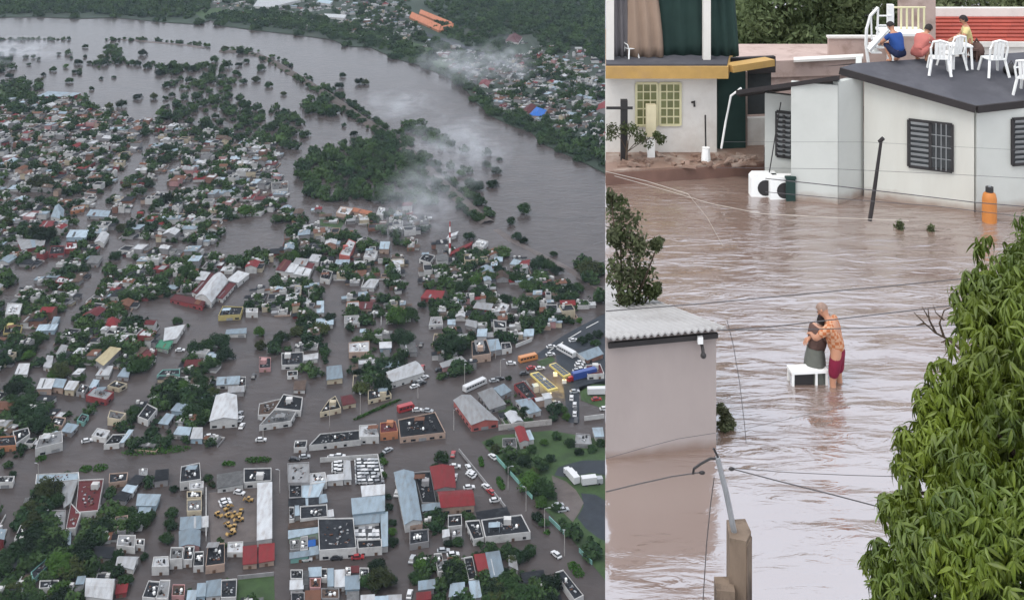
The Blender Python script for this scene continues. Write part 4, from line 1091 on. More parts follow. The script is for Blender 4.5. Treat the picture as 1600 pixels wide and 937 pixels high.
WOODS = [([(690, 20), (760, 50), (800, 72), (765, 90), (700, 62), (672, 45)], 8, 5, 0.7), ([(700, 0), (720, 20), (700, 30), (660, 8)], 9, 5, 0.7), ([(465, 265), (490, 240), (520, 232), (560, 215), (600, 215), (640, 225), (665, 262), (690, 295), (690, 325), (640, 322), (560, 312), (500, 322), (468, 305)], 7.0, 5.0, 0),
         ([(-10, -6), (330, -6), (325, 20), (300, 30), (250, 30), (180, 24), (60, 22), (-10, 24)], 8.5, 6, 0.7), ([(330, 28), (350, 22), (420, 18), (500, 32), (560, 48), (600, 52), (650, 78), (680, 95), (665, 104), (620, 85), (560, 68), (480, 50), (400, 42), (345, 36)], 8, 6, 0.7),
         ([(690, -6), (955, -6), (955, 105), (900, 75), (860, 92), (840, 60), (770, 55), (730, 40), (705, 20)], 9, 6.5, 0.7), ([(745, 158), (780, 175), (830, 188), (870, 210), (955, 240), (955, 268), (905, 248), (850, 222), (800, 194), (765, 178)], 7.5, 6, 0.7),
         ([(690, 112), (730, 130), (760, 158), (740, 150), (700, 124)], 6, 5, 0.7), ([(235, 205), (245, 190), (300, 145), (330, 105), (380, 105), (388, 130), (350, 145), (370, 165), (420, 172), (470, 180), (470, 215), (430, 232), (330, 228), (260, 222)], 12.5, 5.2, 0),
         ([(345, 160), (400, 155), (480, 195), (500, 215), (460, 235), (420, 230), (350, 200)], 13, 5.2, 0), ([(0, 128), (35, 128), (75, 138), (58, 142), (50, 158), (90, 160), (100, 170), (60, 178), (35, 182), (0, 172)], 7.5, 5, 0), ([(100, 158), (140, 155), (150, 170), (120, 178)], 8, 5, 0),
         ([(905, 408), (945, 402), (955, 405), (955, 490), (920, 475), (908, 440)], 7, 6, 0), ([(768, 700), (835, 705), (870, 740), (860, 790), (835, 775), (800, 738)], 6.5, 4.5, 0), ([(860, 800), (880, 815), (905, 835), (955, 880), (955, 960), (930, 910), (885, 850)], 6, 4, 0),
         ([(30, 785), (72, 790), (90, 830), (95, 890), (60, 905), (20, 880)], 8, 5, 0), ([(-10, 900), (40, 905), (45, 950), (-10, 950)], 8, 4.5, 0), ([(840, 640), (880, 640), (880, 660), (862, 665)], 5, 3, 0), ([(820, 900), (870, 900), (880, 950), (820, 950)], 8, 4, 0),
         ([(640, 45), (690, 70), (760, 95), (790, 110), (760, 118), (700, 90), (640, 65)], 11, 5, 0.7), ([(560, 10), (640, 40), (620, 60), (540, 40)], 15, 5, 0.7), ([(840, 110), (955, 150), (955, 170), (880, 150)], 11, 5, 0.7), ([(620, 190), (660, 195), (700, 215), (712, 235), (680, 232), (640, 212)], 7, 5, 0),
         ([(228, 98), (300, 104), (335, 96), (335, 112), (250, 120)], 9, 4.5, 0), ([(150, 92), (195, 84), (200, 102), (150, 102)], 9, 4.5, 0), ([(245, 127), (300, 121), (340, 128), (300, 142), (255, 138)], 10, 4.5, 0), ([(0, 86), (35, 84), (30, 112), (0, 116)], 13, 4, 0), ([(165, 68), (192, 74), (186, 95), (162, 92)], 9, 4.5, 0), ([(260, 150), (320, 145), (345, 165), (280, 180), (235, 172)], 13, 4.5, 0), ([(100, 82), (140, 88), (130, 118), (100, 112)], 22, 3.5, 0), ([(475, 155), (500, 150), (528, 165), (525, 185), (480, 178)], 7, 5, 0), ([(715, 240), (760, 232), (782, 250), (770, 280), (730, 295), (700, 270)], 15, 5, 0)]
for poly, sp, rad, lift in WOODS:
    zw = [G(*p) for p in poly]
    x0, x1 = min(p.x for p in zw), max(p.x for p in zw); y0, y1 = min(p.y for p in zw), max(p.y for p in zw)
    y = y0
    while y < y1:
        x = x0
        while x < x1:
            qx, qy = x + rt.uniform(-.45, .45) * sp, y + rt.uniform(-.45, .45) * sp
            if inside(qx, qy, [(p.x, p.y) for p in zw]) and rt.random() < 0.9:
                p = PX((qx, qy, 0))
                if -30 < p[0] < 960:
                    specs.append((qx, qy, rad * rt.uniform(0.45, 1.25), lift, 0))
            x += sp
        y += sp
for i in range(len(LEVEE) - 1):          # bushes on the dike
    a, b = G(*LEVEE[i]), G(*LEVEE[i + 1])
    for k in range(20):
        t = rt.random(); sd_ = rt.choice((-1, 1))
        p = a.lerp(b, t); n = (b - a).normalized()
        p += Vector((-n.y, n.x, 0)) * sd_ * rt.uniform(3.2, 8)
        if rt.random() < (0.85 if 4 < i else 0.4): specs.append((p.x, p.y, rt.uniform(1.5, 4.0), 0.2, 0))
for i in range(70):
    x = rt.choice((rt.uniform(0, 110), rt.uniform(165, 330)))
    p = G(x, 63 + 10 * max(0, (x - 240) / 90) + rt.uniform(-1, 1)); specs.append((p.x, p.y, rt.uniform(1.5, 3.4), 0, 0))
for i in range(220):
    b = bank[rt.randrange(2, len(bank) - 2)]; p = G(b[0] + rt.uniform(-8, 8), b[1] + rt.uniform(-4, 1)); specs.append((p.x, p.y, rt.uniform(2, 5), 0.3, 0))
# garden trees between the houses
for zi, (zpoly, dens) in enumerate(((ZONES[0][0], 900), (ZONES[1][0], 460), (ZONES[2][0], 240), (ZONES[3][0], 130), (ZONES[4][0], 100), (ZONES[6][0], 260), (ZONES[7][0], 300))):
    zx0, zx1 = min(p[0] for p in zpoly), max(p[0] for p in zpoly); zy0, zy1 = min(p[1] for p in zpoly), max(p[1] for p in zpoly)
    k = 0; tries = 0
    while k < dens and tries < dens * 12:
        tries += 1
        x, y = rt.uniform(zx0, zx1), zy0 + (zy1 - zy0) * rt.random() ** (1.2 if zy0 < 300 else 1)
        if not inside(x, y, zpoly) or any(inside(x, y, c) for c in CLEAR): continue
        g = G(x, y)
        r = rt.uniform(1.8, 4.8)
        if on_street(g.x, g.y, r * 0.4) or blocked(g.x, g.y, r * 0.5): continue
        specs.append((g.x, g.y, r, 0.7 if zi >= 5 else 0, 0)); k += 1
for zpoly, cnt in ((ZONES[0][0], 900), (ZONES[1][0], 620), (ZONES[2][0], 320), (ZONES[3][0], 260), (ZONES[4][0], 160), (ZONES[5][0], 60)):    # yard shrubs
    zx0, zx1 = min(p[0] for p in zpoly), max(p[0] for p in zpoly); zy0, zy1 = min(p[1] for p in zpoly), max(p[1] for p in zpoly)
    for k in range(cnt):
        x, y = rt.uniform(zx0, zx1), rt.uniform(zy0, zy1)
        if not inside(x, y, zpoly) or any(inside(x, y, c) for c in CLEAR): continue
        g = G(x, y)
        if on_street(g.x, g.y, 0.6) or blocked(g.x, g.y, 0.8): continue
        specs.append((g.x, g.y, rt.uniform(0.7, 1.7), 0, 0))
specs = [s for s in specs if PX((s[0] + s[2], s[1], 0))[0] < 957 and not any(inside(*PX((s[0], s[1], 0)), c) for c in CLEAR[:1])]
specs.sort(key=lambda s: -s[2] / s[1] - (0.02 if s[4] else 0))
CR = []
for mname in ('tree_dark', 'tree_mid', 'tree_dark', 'tree_mid', 'tree_olive', 'tree_bright', 'tree_mid', 'tree_dark'):
    CR.append((mname, np_mesh('crown', crown_verts(nrs, 24, 75, 0.085), 4, mname)))
TRUNK = MB().tube([(0, 0, -1.2), (0.03, 0.02, -0.5), (0.0, 0.05, 0.1)], [0.07, 0.05, 0.04], 6)
TRUNK.tube([(0, 0.03, -0.2), (0.2, 0.1, 0.2)], [0.035, 0.015], 5).tube([(0, 0.03, -0.25), (-0.2, -0.05, 0.2)], [0.035, 0.015], 5)
TRUNK = TRUNK.mesh('trunk', 'bark')
for i, (x, y, r, lift, e) in enumerate(specs[:300]):
    mi = rt.randrange(len(CR)); mname, me = CR[mi]
    ztop = r * rt.uniform(0.75, 1.0)
    root = thing('broadleaf_tree', '', 'tree', (x, y, lift), 'trees standing in the flooded town')
    o = inst('crown', me, root, (0, 0, ztop * 0.5), rt.uniform(0, 6.28), (r * rt.uniform(.85, 1.15), r * rt.uniform(.85, 1.15), ztop))
    inst('trunk', TRUNK, root, (0, 0, ztop * 0.5), rt.uniform(0, 6.28), (r, r, ztop))
    size = 'large' if r > 6 else 'small' if r < 3.8 else 'mid-sized'
    THINGS.append([root, '{} {} tree'.format(size, {'tree_dark': 'dark green', 'tree_mid': 'mid-green', 'tree_olive': 'olive-green', 'tree_bright': 'bright green'}[mname]), *PX((x, y, ztop * 0.75)), False])
low = [crown_verts(nrs, 11, 15, 0.20, core=True) for _ in range(10)]
acc = []
for (x, y, r, lift, e) in specs[300:]:
    c = low[rt.randrange(10)]
    q = rt.uniform(0, 6.28); cq, sq = math.cos(q), math.sin(q)
    zt = r * rt.uniform(0.75, 1.15)
    v = np.empty_like(c)
    v[:, 0] = (c[:, 0] * cq - c[:, 1] * sq) * r + x; v[:, 1] = (c[:, 0] * sq + c[:, 1] * cq) * r + y; v[:, 2] = c[:, 2] * zt + zt * 0.42 + lift
    acc.append(v)
o = bpy.data.objects.new('woodland', np_mesh('woodland', np.concatenate(acc), 4, 'woodland_leaf')); COL.objects.link(o)
tag(o, 'dense dark green woods and thickets along the river', 'woodland', kind='stuff')
print('trees', len(specs))

# ---- clipped hedges and planted medians
def hedge(px, py, wpx, hpx, ang, label):
    s = scale_at(py); L = wpx / s; D = hpx / s * 1.6
    c = G(px, py)
    n = int(120 + L * 45)
    p = nrs.uniform(-1, 1, size=(n, 3)); p[:, 2] = np.abs(p[:, 2])
    k = (np.abs(p[:, 0]) ** 4 + p[:, 1] ** 2 + p[:, 2] ** 2) < 1.0
    p = p[k]; n = len(p)
    P = p * np.array([L / 2, D / 2, 1.0])
    u = nrs.normal(size=(n, 3)); u /= np.linalg.norm(u, axis=1)[:, None]; w = np.cross(u, nrs.normal(size=(n, 3))); w /= np.linalg.norm(w, axis=1)[:, None]
    sz = 0.42 * nrs.uniform(.6, 1.2, size=(n, 1))
    q = np.stack([P - u * sz, P - w * sz * .6, P + u * sz, P + w * sz * .6], axis=1).reshape(-1, 3)
    o = bpy.data.objects.new('hedge', np_mesh('hedge', q, 4, 'hedge_leaf')); COL.objects.link(o)
    o.location = c; o.rotation_euler = (0, 0, ang)
    return tag(o, label, 'hedge', 'hedges on the flooded avenue medians')
hedge(243, 704, 108, 14, 0.12, 'long bright green hedge strip on the avenue median, left')
hedge(403, 719, 42, 11, 0.05, 'green median hedge beside the mouth of the vertical street')
hedge(357, 725, 22, 7, 0, 'sparse small median hedge left of the vertical street')
hedge(134, 733, 20, 12, 0, 'left one of two rounded hedges above the red school')
hedge(157, 731, 23, 14, 0, 'right one of two rounded hedges above the red school')
hedge(64, 717, 16, 11, 0, 'small round hedge on the avenue at far left')
hedge(590, 640, 95, 3.5, 0.75, 'thin planted strip along the rising avenue, centre')
hedge(752, 722, 28, 5, -1.45, 'upper planted median strip of the boulevard')
hedge(782, 755, 36, 7, -1.35, 'middle planted median strip of the boulevard, near its lamp post')
hedge(900, 890, 40, 12, -1.2, 'leafy median clump beside the slanting white-sided building')
hedge(855, 832, 10, 6, -1.2, 'tiny median bush by the boulevard lamp')

# ================================================================== vehicles
def car_meshes(col):
    b = MB()
    def ring(x0, x1, y, z0, z1): pass
    prof = [(-2.1, 0.35), (-2.15, 0.75), (-1.9, 0.95), (1.1, 0.98), (2.05, 0.85), (2.15, 0.5), (2.1, 0.35)]
    n = len(prof)
    vs = [(x, -0.82, z) for x, z in prof] + [(x, 0.82, z) for x, z in prof]
    b.add(vs, [[i, i + 1, n + i + 1, n + i][::-1] for i in range(n - 1)] + [list(range(n))[::-1], list(range(n, 2 * n)), [0, n - 1, 2 * n - 1, n]][:2] + [[n - 1, 0, n, 2 * n - 1][::-1]])
    body = b.mesh('body', 'paint_' + col)
    t = MB(); t.add([(-1.3, -.66, 1.42), (0.35, -.66, 1.42), (0.35, .66, 1.42), (-1.3, .66, 1.42), (-1.3, -.66, 1.47), (0.35, -.66, 1.47), (0.35, .66, 1.47), (-1.3, .66, 1.47)],
                    [[4, 5, 6, 7], [0, 1, 5, 4], [1, 2, 6, 5], [2, 3, 7, 6], [3, 0, 4, 7]])
    roof = t.mesh('car_roof', 'paint_' + col)
    g = MB(); g.add([(-1.75, -.76, .95), (1.05, -.76, .97), (1.05, .76, .97), (-1.75, .76, .95), (-1.3, -.64, 1.42), (.35, -.64, 1.42), (.35, .64, 1.42), (-1.3, .64, 1.42)],
                    [[0, 1, 5, 4], [1, 2, 6, 5], [2, 3, 7, 6], [3, 0, 4, 7]])
    return body, roof, g.mesh('car_glass', 'glass_dark')
WHEEL = MB().tube([(0, -0.11, 0), (0, 0.11, 0)], 0.33, 12).mesh('wheel', 'tyre')
LIGHT = MB().box(-0.03, 0.03, -0.16, 0.16, -0.07, 0.07).mesh('headlight', 'lamp_glass')
CARM = {c: car_meshes(c) for c in ('white', 'silver', 'black', 'red', 'grey', 'blue')}
def car(px, py, ang, col, group='cars left in the flood', z=-0.12, scale=1.0):
    p = G(px, py)
    root = thing('parked_car', '', 'car', (p.x, p.y, z), group)
    root.rotation_euler = (0, 0, ang); root.scale = (scale,) * 3
    body, roof, glass = CARM[col]
    inst('body', body, root); inst('car_roof', roof, root); inst('windows', glass, root)
    for sx in (-1.3, 1.35):
        for sy in (-0.74, 0.74): inst('wheel', WHEEL, root, (sx, sy, 0.33))
    for sy in (-0.55, 0.55): inst('headlight', LIGHT, root, (2.12, sy, 0.68))
    THINGS.append([root, col + ' car', px, py, False])
    return root
rc = random.Random(3)
def cc(): return rc.choice(('white', 'white', 'white', 'white', 'silver', 'silver', 'grey', 'black', 'red'))
for j in range(7):
    for i in range(6):
        if rc.random() < 0.86: car(562.5 + i * 5.4 + j * 0.3, 722 + j * 5.4, 0.17 + rc.uniform(-.08, .08), rc.choice(('white', 'white', 'white', 'silver', 'grey')), 'cars packed in the upper dealership lot')
for j in range(4):
    for i in range(7):
        if rc.random() < 0.85: car(557.5 + i * 5.3, 822 + j * 5.6, 1.7 + rc.uniform(-.1, .1), rc.choice(('white', 'white', 'silver', 'grey', 'black')), 'cars packed in the lower dealership lot')
for x, y in ((527, 726), (527, 731), (527, 737), (533, 725), (533, 732), (532, 738)): car(x, y, 0.1, 'white', 'cars beside the dealership canopy')
for t in '520 716 0 white;531 714 0 white;471 704 .2 white;460 719 0 black;476 715 .2 silver;374 771 -.3 white;351 784 .5 white;353 789 .6 white;620 772 1.5 white;606 705 .8 silver;711 730 0 white;732 732 1.9 white;737 741 2.4 white;735 744 2.3 white;760 762 2.3 white;767 770 2.2 red;774 783 .2 white;711 747 1.5 white;733 763 .2 white;708 711 1.5 red;869 868 2.2 white;770 715 2.2 white;893 741 0 white;872 791 .3 silver;880 798 .3 silver;830 576 .4 red;844 577 .3 white;819 585 .2 black;860 555 .3 white;861 543 .3 white;896 533 .4 white;905 572 .2 white;909 578 .2 white;902 580 .2 silver;907 568 .2 white;893 623 1.5 white;898 634 1.5 white;898 648 1.5 white;899 641 1.5 black;898 613 .2 silver;850 632 .2 white;868 631 .2 silver;900 658 1.5 black;648 592 .6 white;650 600 .6 black;648 605 .6 white;655 598 .7 silver;663 591 .7 white;659 600 .7 black;652 642 .1 white;669 643 -.2 silver;378 667 1.5 white;375 648 1.5 silver;376 656 1.5 white;328 683 .3 white;136 690 .4 white;466 876 .1 white;478 875 .1 white;526 873 .1 black;559 872 .1 red;466 874 .1 silver;640 930 1.5 white;644 875 1.4 silver;708 868 .2 white;693 862 .1 silver;660 575 1.5 red;658 540 1.5 black;687 579 .4 black;704 585 .5 black;780 593 .3 black;772 596 .3 silver;688 558 1.4 white;647 545 1.5 red;945 640 .1 white;932 625 .2 red'.split(';'):
    x, y, a, c = t.split(); car(float(x), float(y), float(a), c)
for k in range(28):
    x, y = rc.uniform(30, 900), rc.uniform(470, 700)
    g = G(x, y)
    if not blocked(g.x, g.y, 2.5) and not any(inside(x, y, c) for c in CLEAR) and on_street(g.x, g.y, 0): car(x, y, rc.choice((0.1, 1.6)), cc())

def bus(px, py, ang, col, L, label, name='bus', cab=None, H=2.7):
    p = G(px, py)
    root = thing(name, label, 'bus' if name == 'bus' else 'truck', (p.x, p.y, -0.15))
    root.rotation_euler = (0, 0, ang)
    b = MB(); w = 1.22
    prof = [(-L / 2, 0.4), (-L / 2, H - .25), (-L / 2 + .25, H), (L / 2 - .5, H), (L / 2 - .05, H - .6), (L / 2, .4)]
    if cab: prof = [(-L / 2, 0.8), (-L / 2, H), (L / 2 - 2.4, H), (L / 2 - 2.4, 0.8)]
    n = len(prof)
    b.add([(x, -w, z) for x, z in prof] + [(x, w, z) for x, z in prof], [[i, (i + 1) % n, n + (i + 1) % n, n + i][::-1] for i in range(n)] + [list(range(n))[::-1], list(range(n, 2 * n))][::1])
    inst('body' if not cab else 'cargo_box', b.mesh('body', 'paint_' + col), root)
    if cab:
        c = MB().prism([(L / 2 - 2.2, -1.15), (L / 2, -1.05), (L / 2, 1.05), (L / 2 - 2.2, 1.15)], 0.5, 2.4)
        ci = inst('cab', c.mesh('cab', 'paint_' + cab), root)
        inst('windscreen', MB().box(L / 2 - .02, L / 2 + .05, -.9, .9, 1.4, 2.15).mesh('windscreen', 'glass_dark'), ci)
    else:
        for sy in (-1, 1):
            for k in range(int(L / 1.5)):
                x = -L / 2 + 0.9 + k * 1.5
                if x < L / 2 - 1: inst('window', MB().box(x - .6, x + .6, sy * w - .03, sy * w + .03, 1.45, 2.15).mesh('window', 'glass_dark'), root)
        inst('windscreen', MB().box(L / 2 - .12, L / 2 + .04, -1.0, 1.0, 1.2, 2.0).mesh('windscreen', 'glass_dark'), root)
    for x in (-L / 2 + 1.6, L / 2 - 1.5):
        for sy in (-1.05, 1.05): inst('wheel', WHEEL, root, (x, sy, 0.45), 0, (1.4, 1.4, 1.4))
bus(885, 552, 2.25, 'white', 11, 'white bus parked on the dry highway verge')
bus(742, 605, 0.75, 'white', 12, 'white bus in the flood beside the coral warehouse')
bus(825, 563, 0.45, 'orange', 9, 'orange bus at the edge of the flooded highway')
bus(634, 641, 0.5, 'red', 7, 'red bus stranded behind the avenue row')
bus(909, 591, 0.45 + math.pi, 'blue', 14, 'truck with red cab and blue box trailer by the filling station', 'truck', 'red', 3.6)
bus(938, 616, 0.05, 'white', 11, 'white box truck on grass below the blue trailer truck', 'truck', 'white', 3.2)
bus(893, 748, 2.0, 'white', 9, 'white box truck parked on the park track', 'truck', 'white', 3.2)
bus(925, 756, 0.2, 'white', 8, 'white box truck parked on grass inside the park track', 'truck', 'silver', 3.2)
bus(703, 470 + 8, -.3, 'white', 9, 'white bus standing in water in front of the white villa row')

def loader(px, py, ang, label):
    p = G(px, py)
    root = thing('wheel_loader', label, 'digger', (p.x, p.y, -0.2), 'yellow machines in the flooded yard')
    root.rotation_euler = (0, 0, ang); root.scale = (.62,) * 3
    inst('body', MB().box(-2.4, -0.4, -0.9, 0.9, 0.8, 1.9).box(-0.4, 1.0, -0.6, 0.6, 0.7, 1.3).mesh('body', 'paint_yellow'), root)
    c = inst('cab', MB().prism([(-0.5, -.7), (.7, -.7), (.7, .7), (-.5, .7)], 1.9, 3.0).mesh('cab', 'glass_dark'), root)
    inst('cab_roof', MB().box(-.6, .8, -.8, .8, 3.0, 3.12).mesh('cab_roof', 'paint_yellow'), c)
    inst('arm', MB().obox((0.6, .5, 1.4), (2.6, .5, 2.2), .25, .3).obox((0.6, -.5, 1.4), (2.6, -.5, 2.2), .25, .3).mesh('arm', 'paint_yellow'), root)
    inst('bucket', MB().prism([(2.5, -1.1), (3.4, -1.1), (3.4, 1.1), (2.5, 1.1)], lambda x, y: 1.6 - (x - 2.5) * .3, lambda x, y: 2.5 - (x - 2.5) * .9).mesh('bucket', 'paint_yellow'), root)
    for x in (-1.5, 1.1):
        for sy in (-1, 1): inst('wheel', WHEEL, root, (x, sy, 0.7), 0, (2.2, 2.6, 2.2))
LW = ['leftmost yellow loader in the flooded yard', 'yellow loader at the top of the machine cluster', 'yellow loader just below the topmost one', 'yellow loader in the middle of the machine cluster', 'yellow loader at the right of the cluster',
      'yellow loader at the bottom left of the cluster', 'yellow loader at the bottom middle of the cluster', 'yellow loader at the upper right of the cluster', 'yellow loader alone near the long white warehouse', 'lowest yellow loader in the machine yard']
for k, (x, y) in enumerate(((341, 806), (356, 796), (357, 808), (367, 806), (374, 814), (357, 823), (366, 826), (376, 803), (389, 783), (362, 835))):
    loader(x, y, rc.uniform(0, 6.28) if k != 8 else 3.1, LW[k])

# ---- filling station canopies with lit undersides
M('canopy_yellow', (0.48, 0.38, 0.12), 0.5, 0.05, 1, 0)
lm = bpy.data.materials.new('lit_ceiling'); lm.use_nodes = True
lm.node_tree.nodes['Principled BSDF'].inputs['Base Color'].default_value = (0.8, 0.7, 0.4, 1)
lm.node_tree.nodes['Principled BSDF'].inputs['Emission Color'].default_value = (1, 0.78, 0.32, 1)
lm.node_tree.nodes['Principled BSDF'].inputs['Emission Strength'].default_value = 2.0
MATS['lit_ceiling'] = lm
def canopy(q, label):
    H = 4.6
    P = ccw([(p.x, p.y) for p in (G(x, y, H) for x, y in q)])
    c = (sum(p[0] for p in P) / 4, sum(p[1] for p in P) / 4, 0)
    FOOT.append(P)
    root = thing('filling_station_canopy', label, 'canopy', c)
    MB().prism(P, H - 0.8, H).build('fascia', 'canopy_yellow', root)
    MB().prism(shrink(P, 0.5), H - 0.87, H - 0.81).build('lit_ceiling', 'lit_ceiling', root)
    e0 = math.hypot(P[1][0] - P[0][0], P[1][1] - P[0][1]); e1 = math.hypot(P[2][0] - P[1][0], P[2][1] - P[1][1])
    def lp(s, t): return ((P[0][0] * (1 - s) + P[1][0] * s) * (1 - t) + (P[3][0] * (1 - s) + P[2][0] * s) * t, (P[0][1] * (1 - s) + P[1][1] * s) * (1 - t) + (P[3][1] * (1 - s) + P[2][1] * s) * t)
    ns, nt = (6, 2) if e0 > e1 else (2, 6)
    for i in range(ns):
        for j in range(nt):
            s0, s1 = 0.06 + 0.88 * (i + 0.06) / ns, 0.06 + 0.88 * (i + 0.94) / ns
            t0, t1 = 0.06 + 0.88 * (j + 0.06) / nt, 0.06 + 0.88 * (j + 0.94) / nt
            MB().prism([lp(s0, t0), lp(s1, t0), lp(s1, t1), lp(s0, t1)], H + 0.02, H + 0.10).build('solar_panel', 'solar', root)
    for s in (0.2, 0.8) if e0 > e1 else (0.5,):
        for t in (0.5,) if e0 > e1 else (0.2, 0.8):
            x, y = lp(s, t); MB().tube([(x, y, -.5), (x, y, H - .8)], .25, 8).build('column', 'canopy_yellow', root)
            MB().box(x - .9, x + .9, y - .4, y + .4, -.3, 1.6).build('fuel_pump', 'tank_white', root)
    ld = bpy.data.lights.new('canopy_light', 'AREA'); ld.energy = 320; ld.color = (1, .72, .3); ld.size = 8
    lo = bpy.data.objects.new('canopy_light', ld); COL.objects.link(lo); lo.location = (0, 0, H - 1.0); lo.parent = root
canopy([(857, 610), (872, 606), (841, 580), (828, 583)], 'larger yellow filling station canopy with solar panels, lit below')
canopy([(881, 588), (892, 584), (868, 566), (858, 569)], 'smaller yellow filling station canopy with solar panels, lit below')

# ---- lamp posts, mast, walls, fences
def lamp_post(px, py, label, ang=0):
    p = G(px, py)
    root = thing('street_lamp', label, 'lamp post', p, 'lamp posts along the flooded avenues')
    MB().tube([(p.x, p.y, -1), (p.x, p.y, 8.5)], [.13, .08], 6).build('pole', 'concrete', root)
    MB().tube([(p.x, p.y, 8.3), (p.x + 1.6 * math.cos(ang), p.y + 1.6 * math.sin(ang), 8.7)], .05, 5).build('arm', 'steel', root)
    MB().box(p.x + 1.3 * math.cos(ang), p.x + 1.3 * math.cos(ang) + .8, p.y - .15, p.y + .15, 8.62, 8.8).build('lamp_head', 'steel', root)
for x, y, l in ((411, 690, 'street lamp below the wedge-shaped building'), (515, 668, 'street lamp left end of the planted strip'), (563, 648, 'street lamp mid-way along the planted strip'), (653, 622, 'street lamp right of the white arcade hall'),
                (709, 672, 'street lamp at the corner of the coral warehouse'), (726, 600, 'street lamp in open water above the coral warehouse'), (782, 592, 'street lamp left of the filling station'), (794, 765, 'upper lamp post of the boulevard median'), (822, 798, 'second lamp post down the boulevard median'),
                (851, 832, 'third lamp post down the boulevard median'), (882, 868, 'lowest lamp post of the boulevard median'), (437, 770, 'street lamp beside the long white warehouse'), (60, 760, 'street lamp on the avenue far left'), (774, 560, 'street lamp at the flooded junction')):
    lamp_post(x, y, l, rc.uniform(0, 6))
p = G(703, 396)
root = thing('radio_mast', 'red and white banded mast rising near the river', 'mast', p)
for k in range(6):
    MB().tube([(p.x, p.y, k * 3), (p.x, p.y, k * 3 + 3)], [.7 - k * .07, .63 - k * .07], 4).build('mast_section', 'paint_red' if k % 2 else 'tank_white', root)
def wall_thing(pts, h, th, mat, label, name='boundary_wall', cat='wall'):
    W = [G(x, y) for x, y in pts]
    mb = MB()
    for i in range(len(W) - 1): mb.obox((W[i].x, W[i].y, h / 2 - .25), (W[i + 1].x, W[i + 1].y, h / 2 - .25), th, h + .5)
    o = mb.build(name, mat, org=tuple(W[0])); return tag(o, label, cat)
wall_thing([(779, 672), (862, 663)], 2.2, .3, 'concrete', 'long concrete boundary wall right of the coral warehouse')
wall_thing([(775, 716), (832, 780)], 1.4, .25, 'wall_teal', 'upper teal wall along the boulevard edge', 'park_wall', 'wall')
wall_thing([(858, 812), (885, 838)], 1.4, .25, 'wall_teal', 'middle teal wall along the boulevard edge', 'park_wall', 'wall')
wall_thing([(905, 862), (925, 882)], 1.4, .25, 'wall_teal', 'lowest teal wall along the boulevard edge', 'park_wall', 'wall')
wall_thing([(717, 705), (752, 748), (790, 795)], 1.2, .3, 'wall_grey', 'low grey wall between boulevard and parked cars', 'kerb_wall', 'wall')
wall_thing([(806, 543), (831, 533)], 1.6, .3, 'wall_white', 'short white wall by the end of the flooded highway')
wall_thing([(913, 657), (944, 653)], 1.8, .3, 'wall_white', 'white wall by the trucks at the right edge')
wall_thing([(901, 556), (914, 566)], 1.6, .3, 'wall_white', 'short white wall left of the brick shed with blue-grey roof')
wall_thing([(118, 826), (140, 815), (158, 793)], 1.2, .25, 'wall_grey', 'dark low wall slanting beside the red school')
wall_thing([(500, 722), (590, 716), (597, 752)], 1.8, .25, 'wall_white', 'white wall enclosing the crowded upper car lot', 'lot_wall')
wall_thing([(371, 905), (428, 899)], 1.3, .25, 'wall_grey', 'grey wall along the top of the green lot')
wall_thing([(322, 768), (322, 845)], 1.8, .25, 'wall_white', 'pale wall along the left side of the machine yard')

# ---- describe each town thing by its look and the nearest landmark
ANCH = [(k, *PX(o.location)) for k, o in LM.items()]
groups = {}
for rec in THINGS:
    o, look, px, py, has = rec
    if has: continue
    best = min(ANCH, key=lambda a: math.hypot(a[1] - px, (a[2] - py) * 1.2))
    dx, dy = px - best[1], py - best[2]
    if abs(dx) > abs(dy): w = 'right of' if dx > 0 else 'left of'
    else: w = 'below' if dy > 0 else 'above'
    groups.setdefault((look, w, best[0]), []).append((math.hypot(dx, dy), o))
ORD = ['nearest', 'second nearest', 'third nearest', 'fourth nearest', 'fifth nearest', 'sixth nearest', 'seventh nearest', 'eighth nearest', 'ninth nearest', 'tenth nearest']
ORD += ['{}th nearest'.format(k) for k in range(11, 60)]
for (look, w, an), lst in groups.items():
    lst.sort(key=lambda t: t[0])
    for k, (d_, o) in enumerate(lst):
        o['label'] = '{}, {} {} the {}'.format(look, ORD[k], w, an) if len(lst) > 1 else '{}, {} the {}'.format(look, w, an)

# ================================================================== THE FLOODED STREET, on its own terrace close to the camera
SEAM = (945.6 - 800) / FPX          # the terrace's left edge runs along x = SEAM * y
def sx(y): return SEAM * y
Y0, Y1, XR = 4.0, 75.0, 70.0
mb = MB()
mb.prism([(sx(Y0), Y0), (XR, Y0), (XR, Y1), (sx(Y1), Y1)], -1.0, ZR - 0.6)
tag(mb.build('hillside', 'rock'), kind='structure')
# water sheet with low swells
ny, nx = 330, 150
yy = 1.0 / np.linspace(1 / Y0, 1 / Y1, ny)
tt = np.linspace(0, 1, nx) ** 1.15
gx = np.array([[sx(y) + t * min(XR - sx(y), 0.62 * y + 4) for t in tt] for y in yy]); gy = np.repeat(yy[:, None], nx, axis=1)
h = 0.012 * np.sin(gx * 2.1 + gy * 5.1 + 1.3 * np.sin(gy * 0.9 + gx * 0.4)) + 0.010 * np.sin(gx * -1.4 + gy * 8.3 + 1.7 * np.sin(gx * 1.3)) + 0.008 * np.sin(gx * 3.1 + gy * 12.7 + 2 * np.sin(gx * 0.8 + gy * 1.1))
LEE = (1.9, 15.6, 2.4)         # sheltered water in front of the tin-roofed house lies calm
lee = np.clip((np.hypot(gx - LEE[0], (gy - LEE[1])) / LEE[2] - .55) / .45, 0.3, 1)
h *= lee
h[:, 0] *= 0
v = np.stack([gx, gy, ZR + h], axis=2).reshape(-1, 3)
idx = np.arange(ny * nx).reshape(ny, nx)
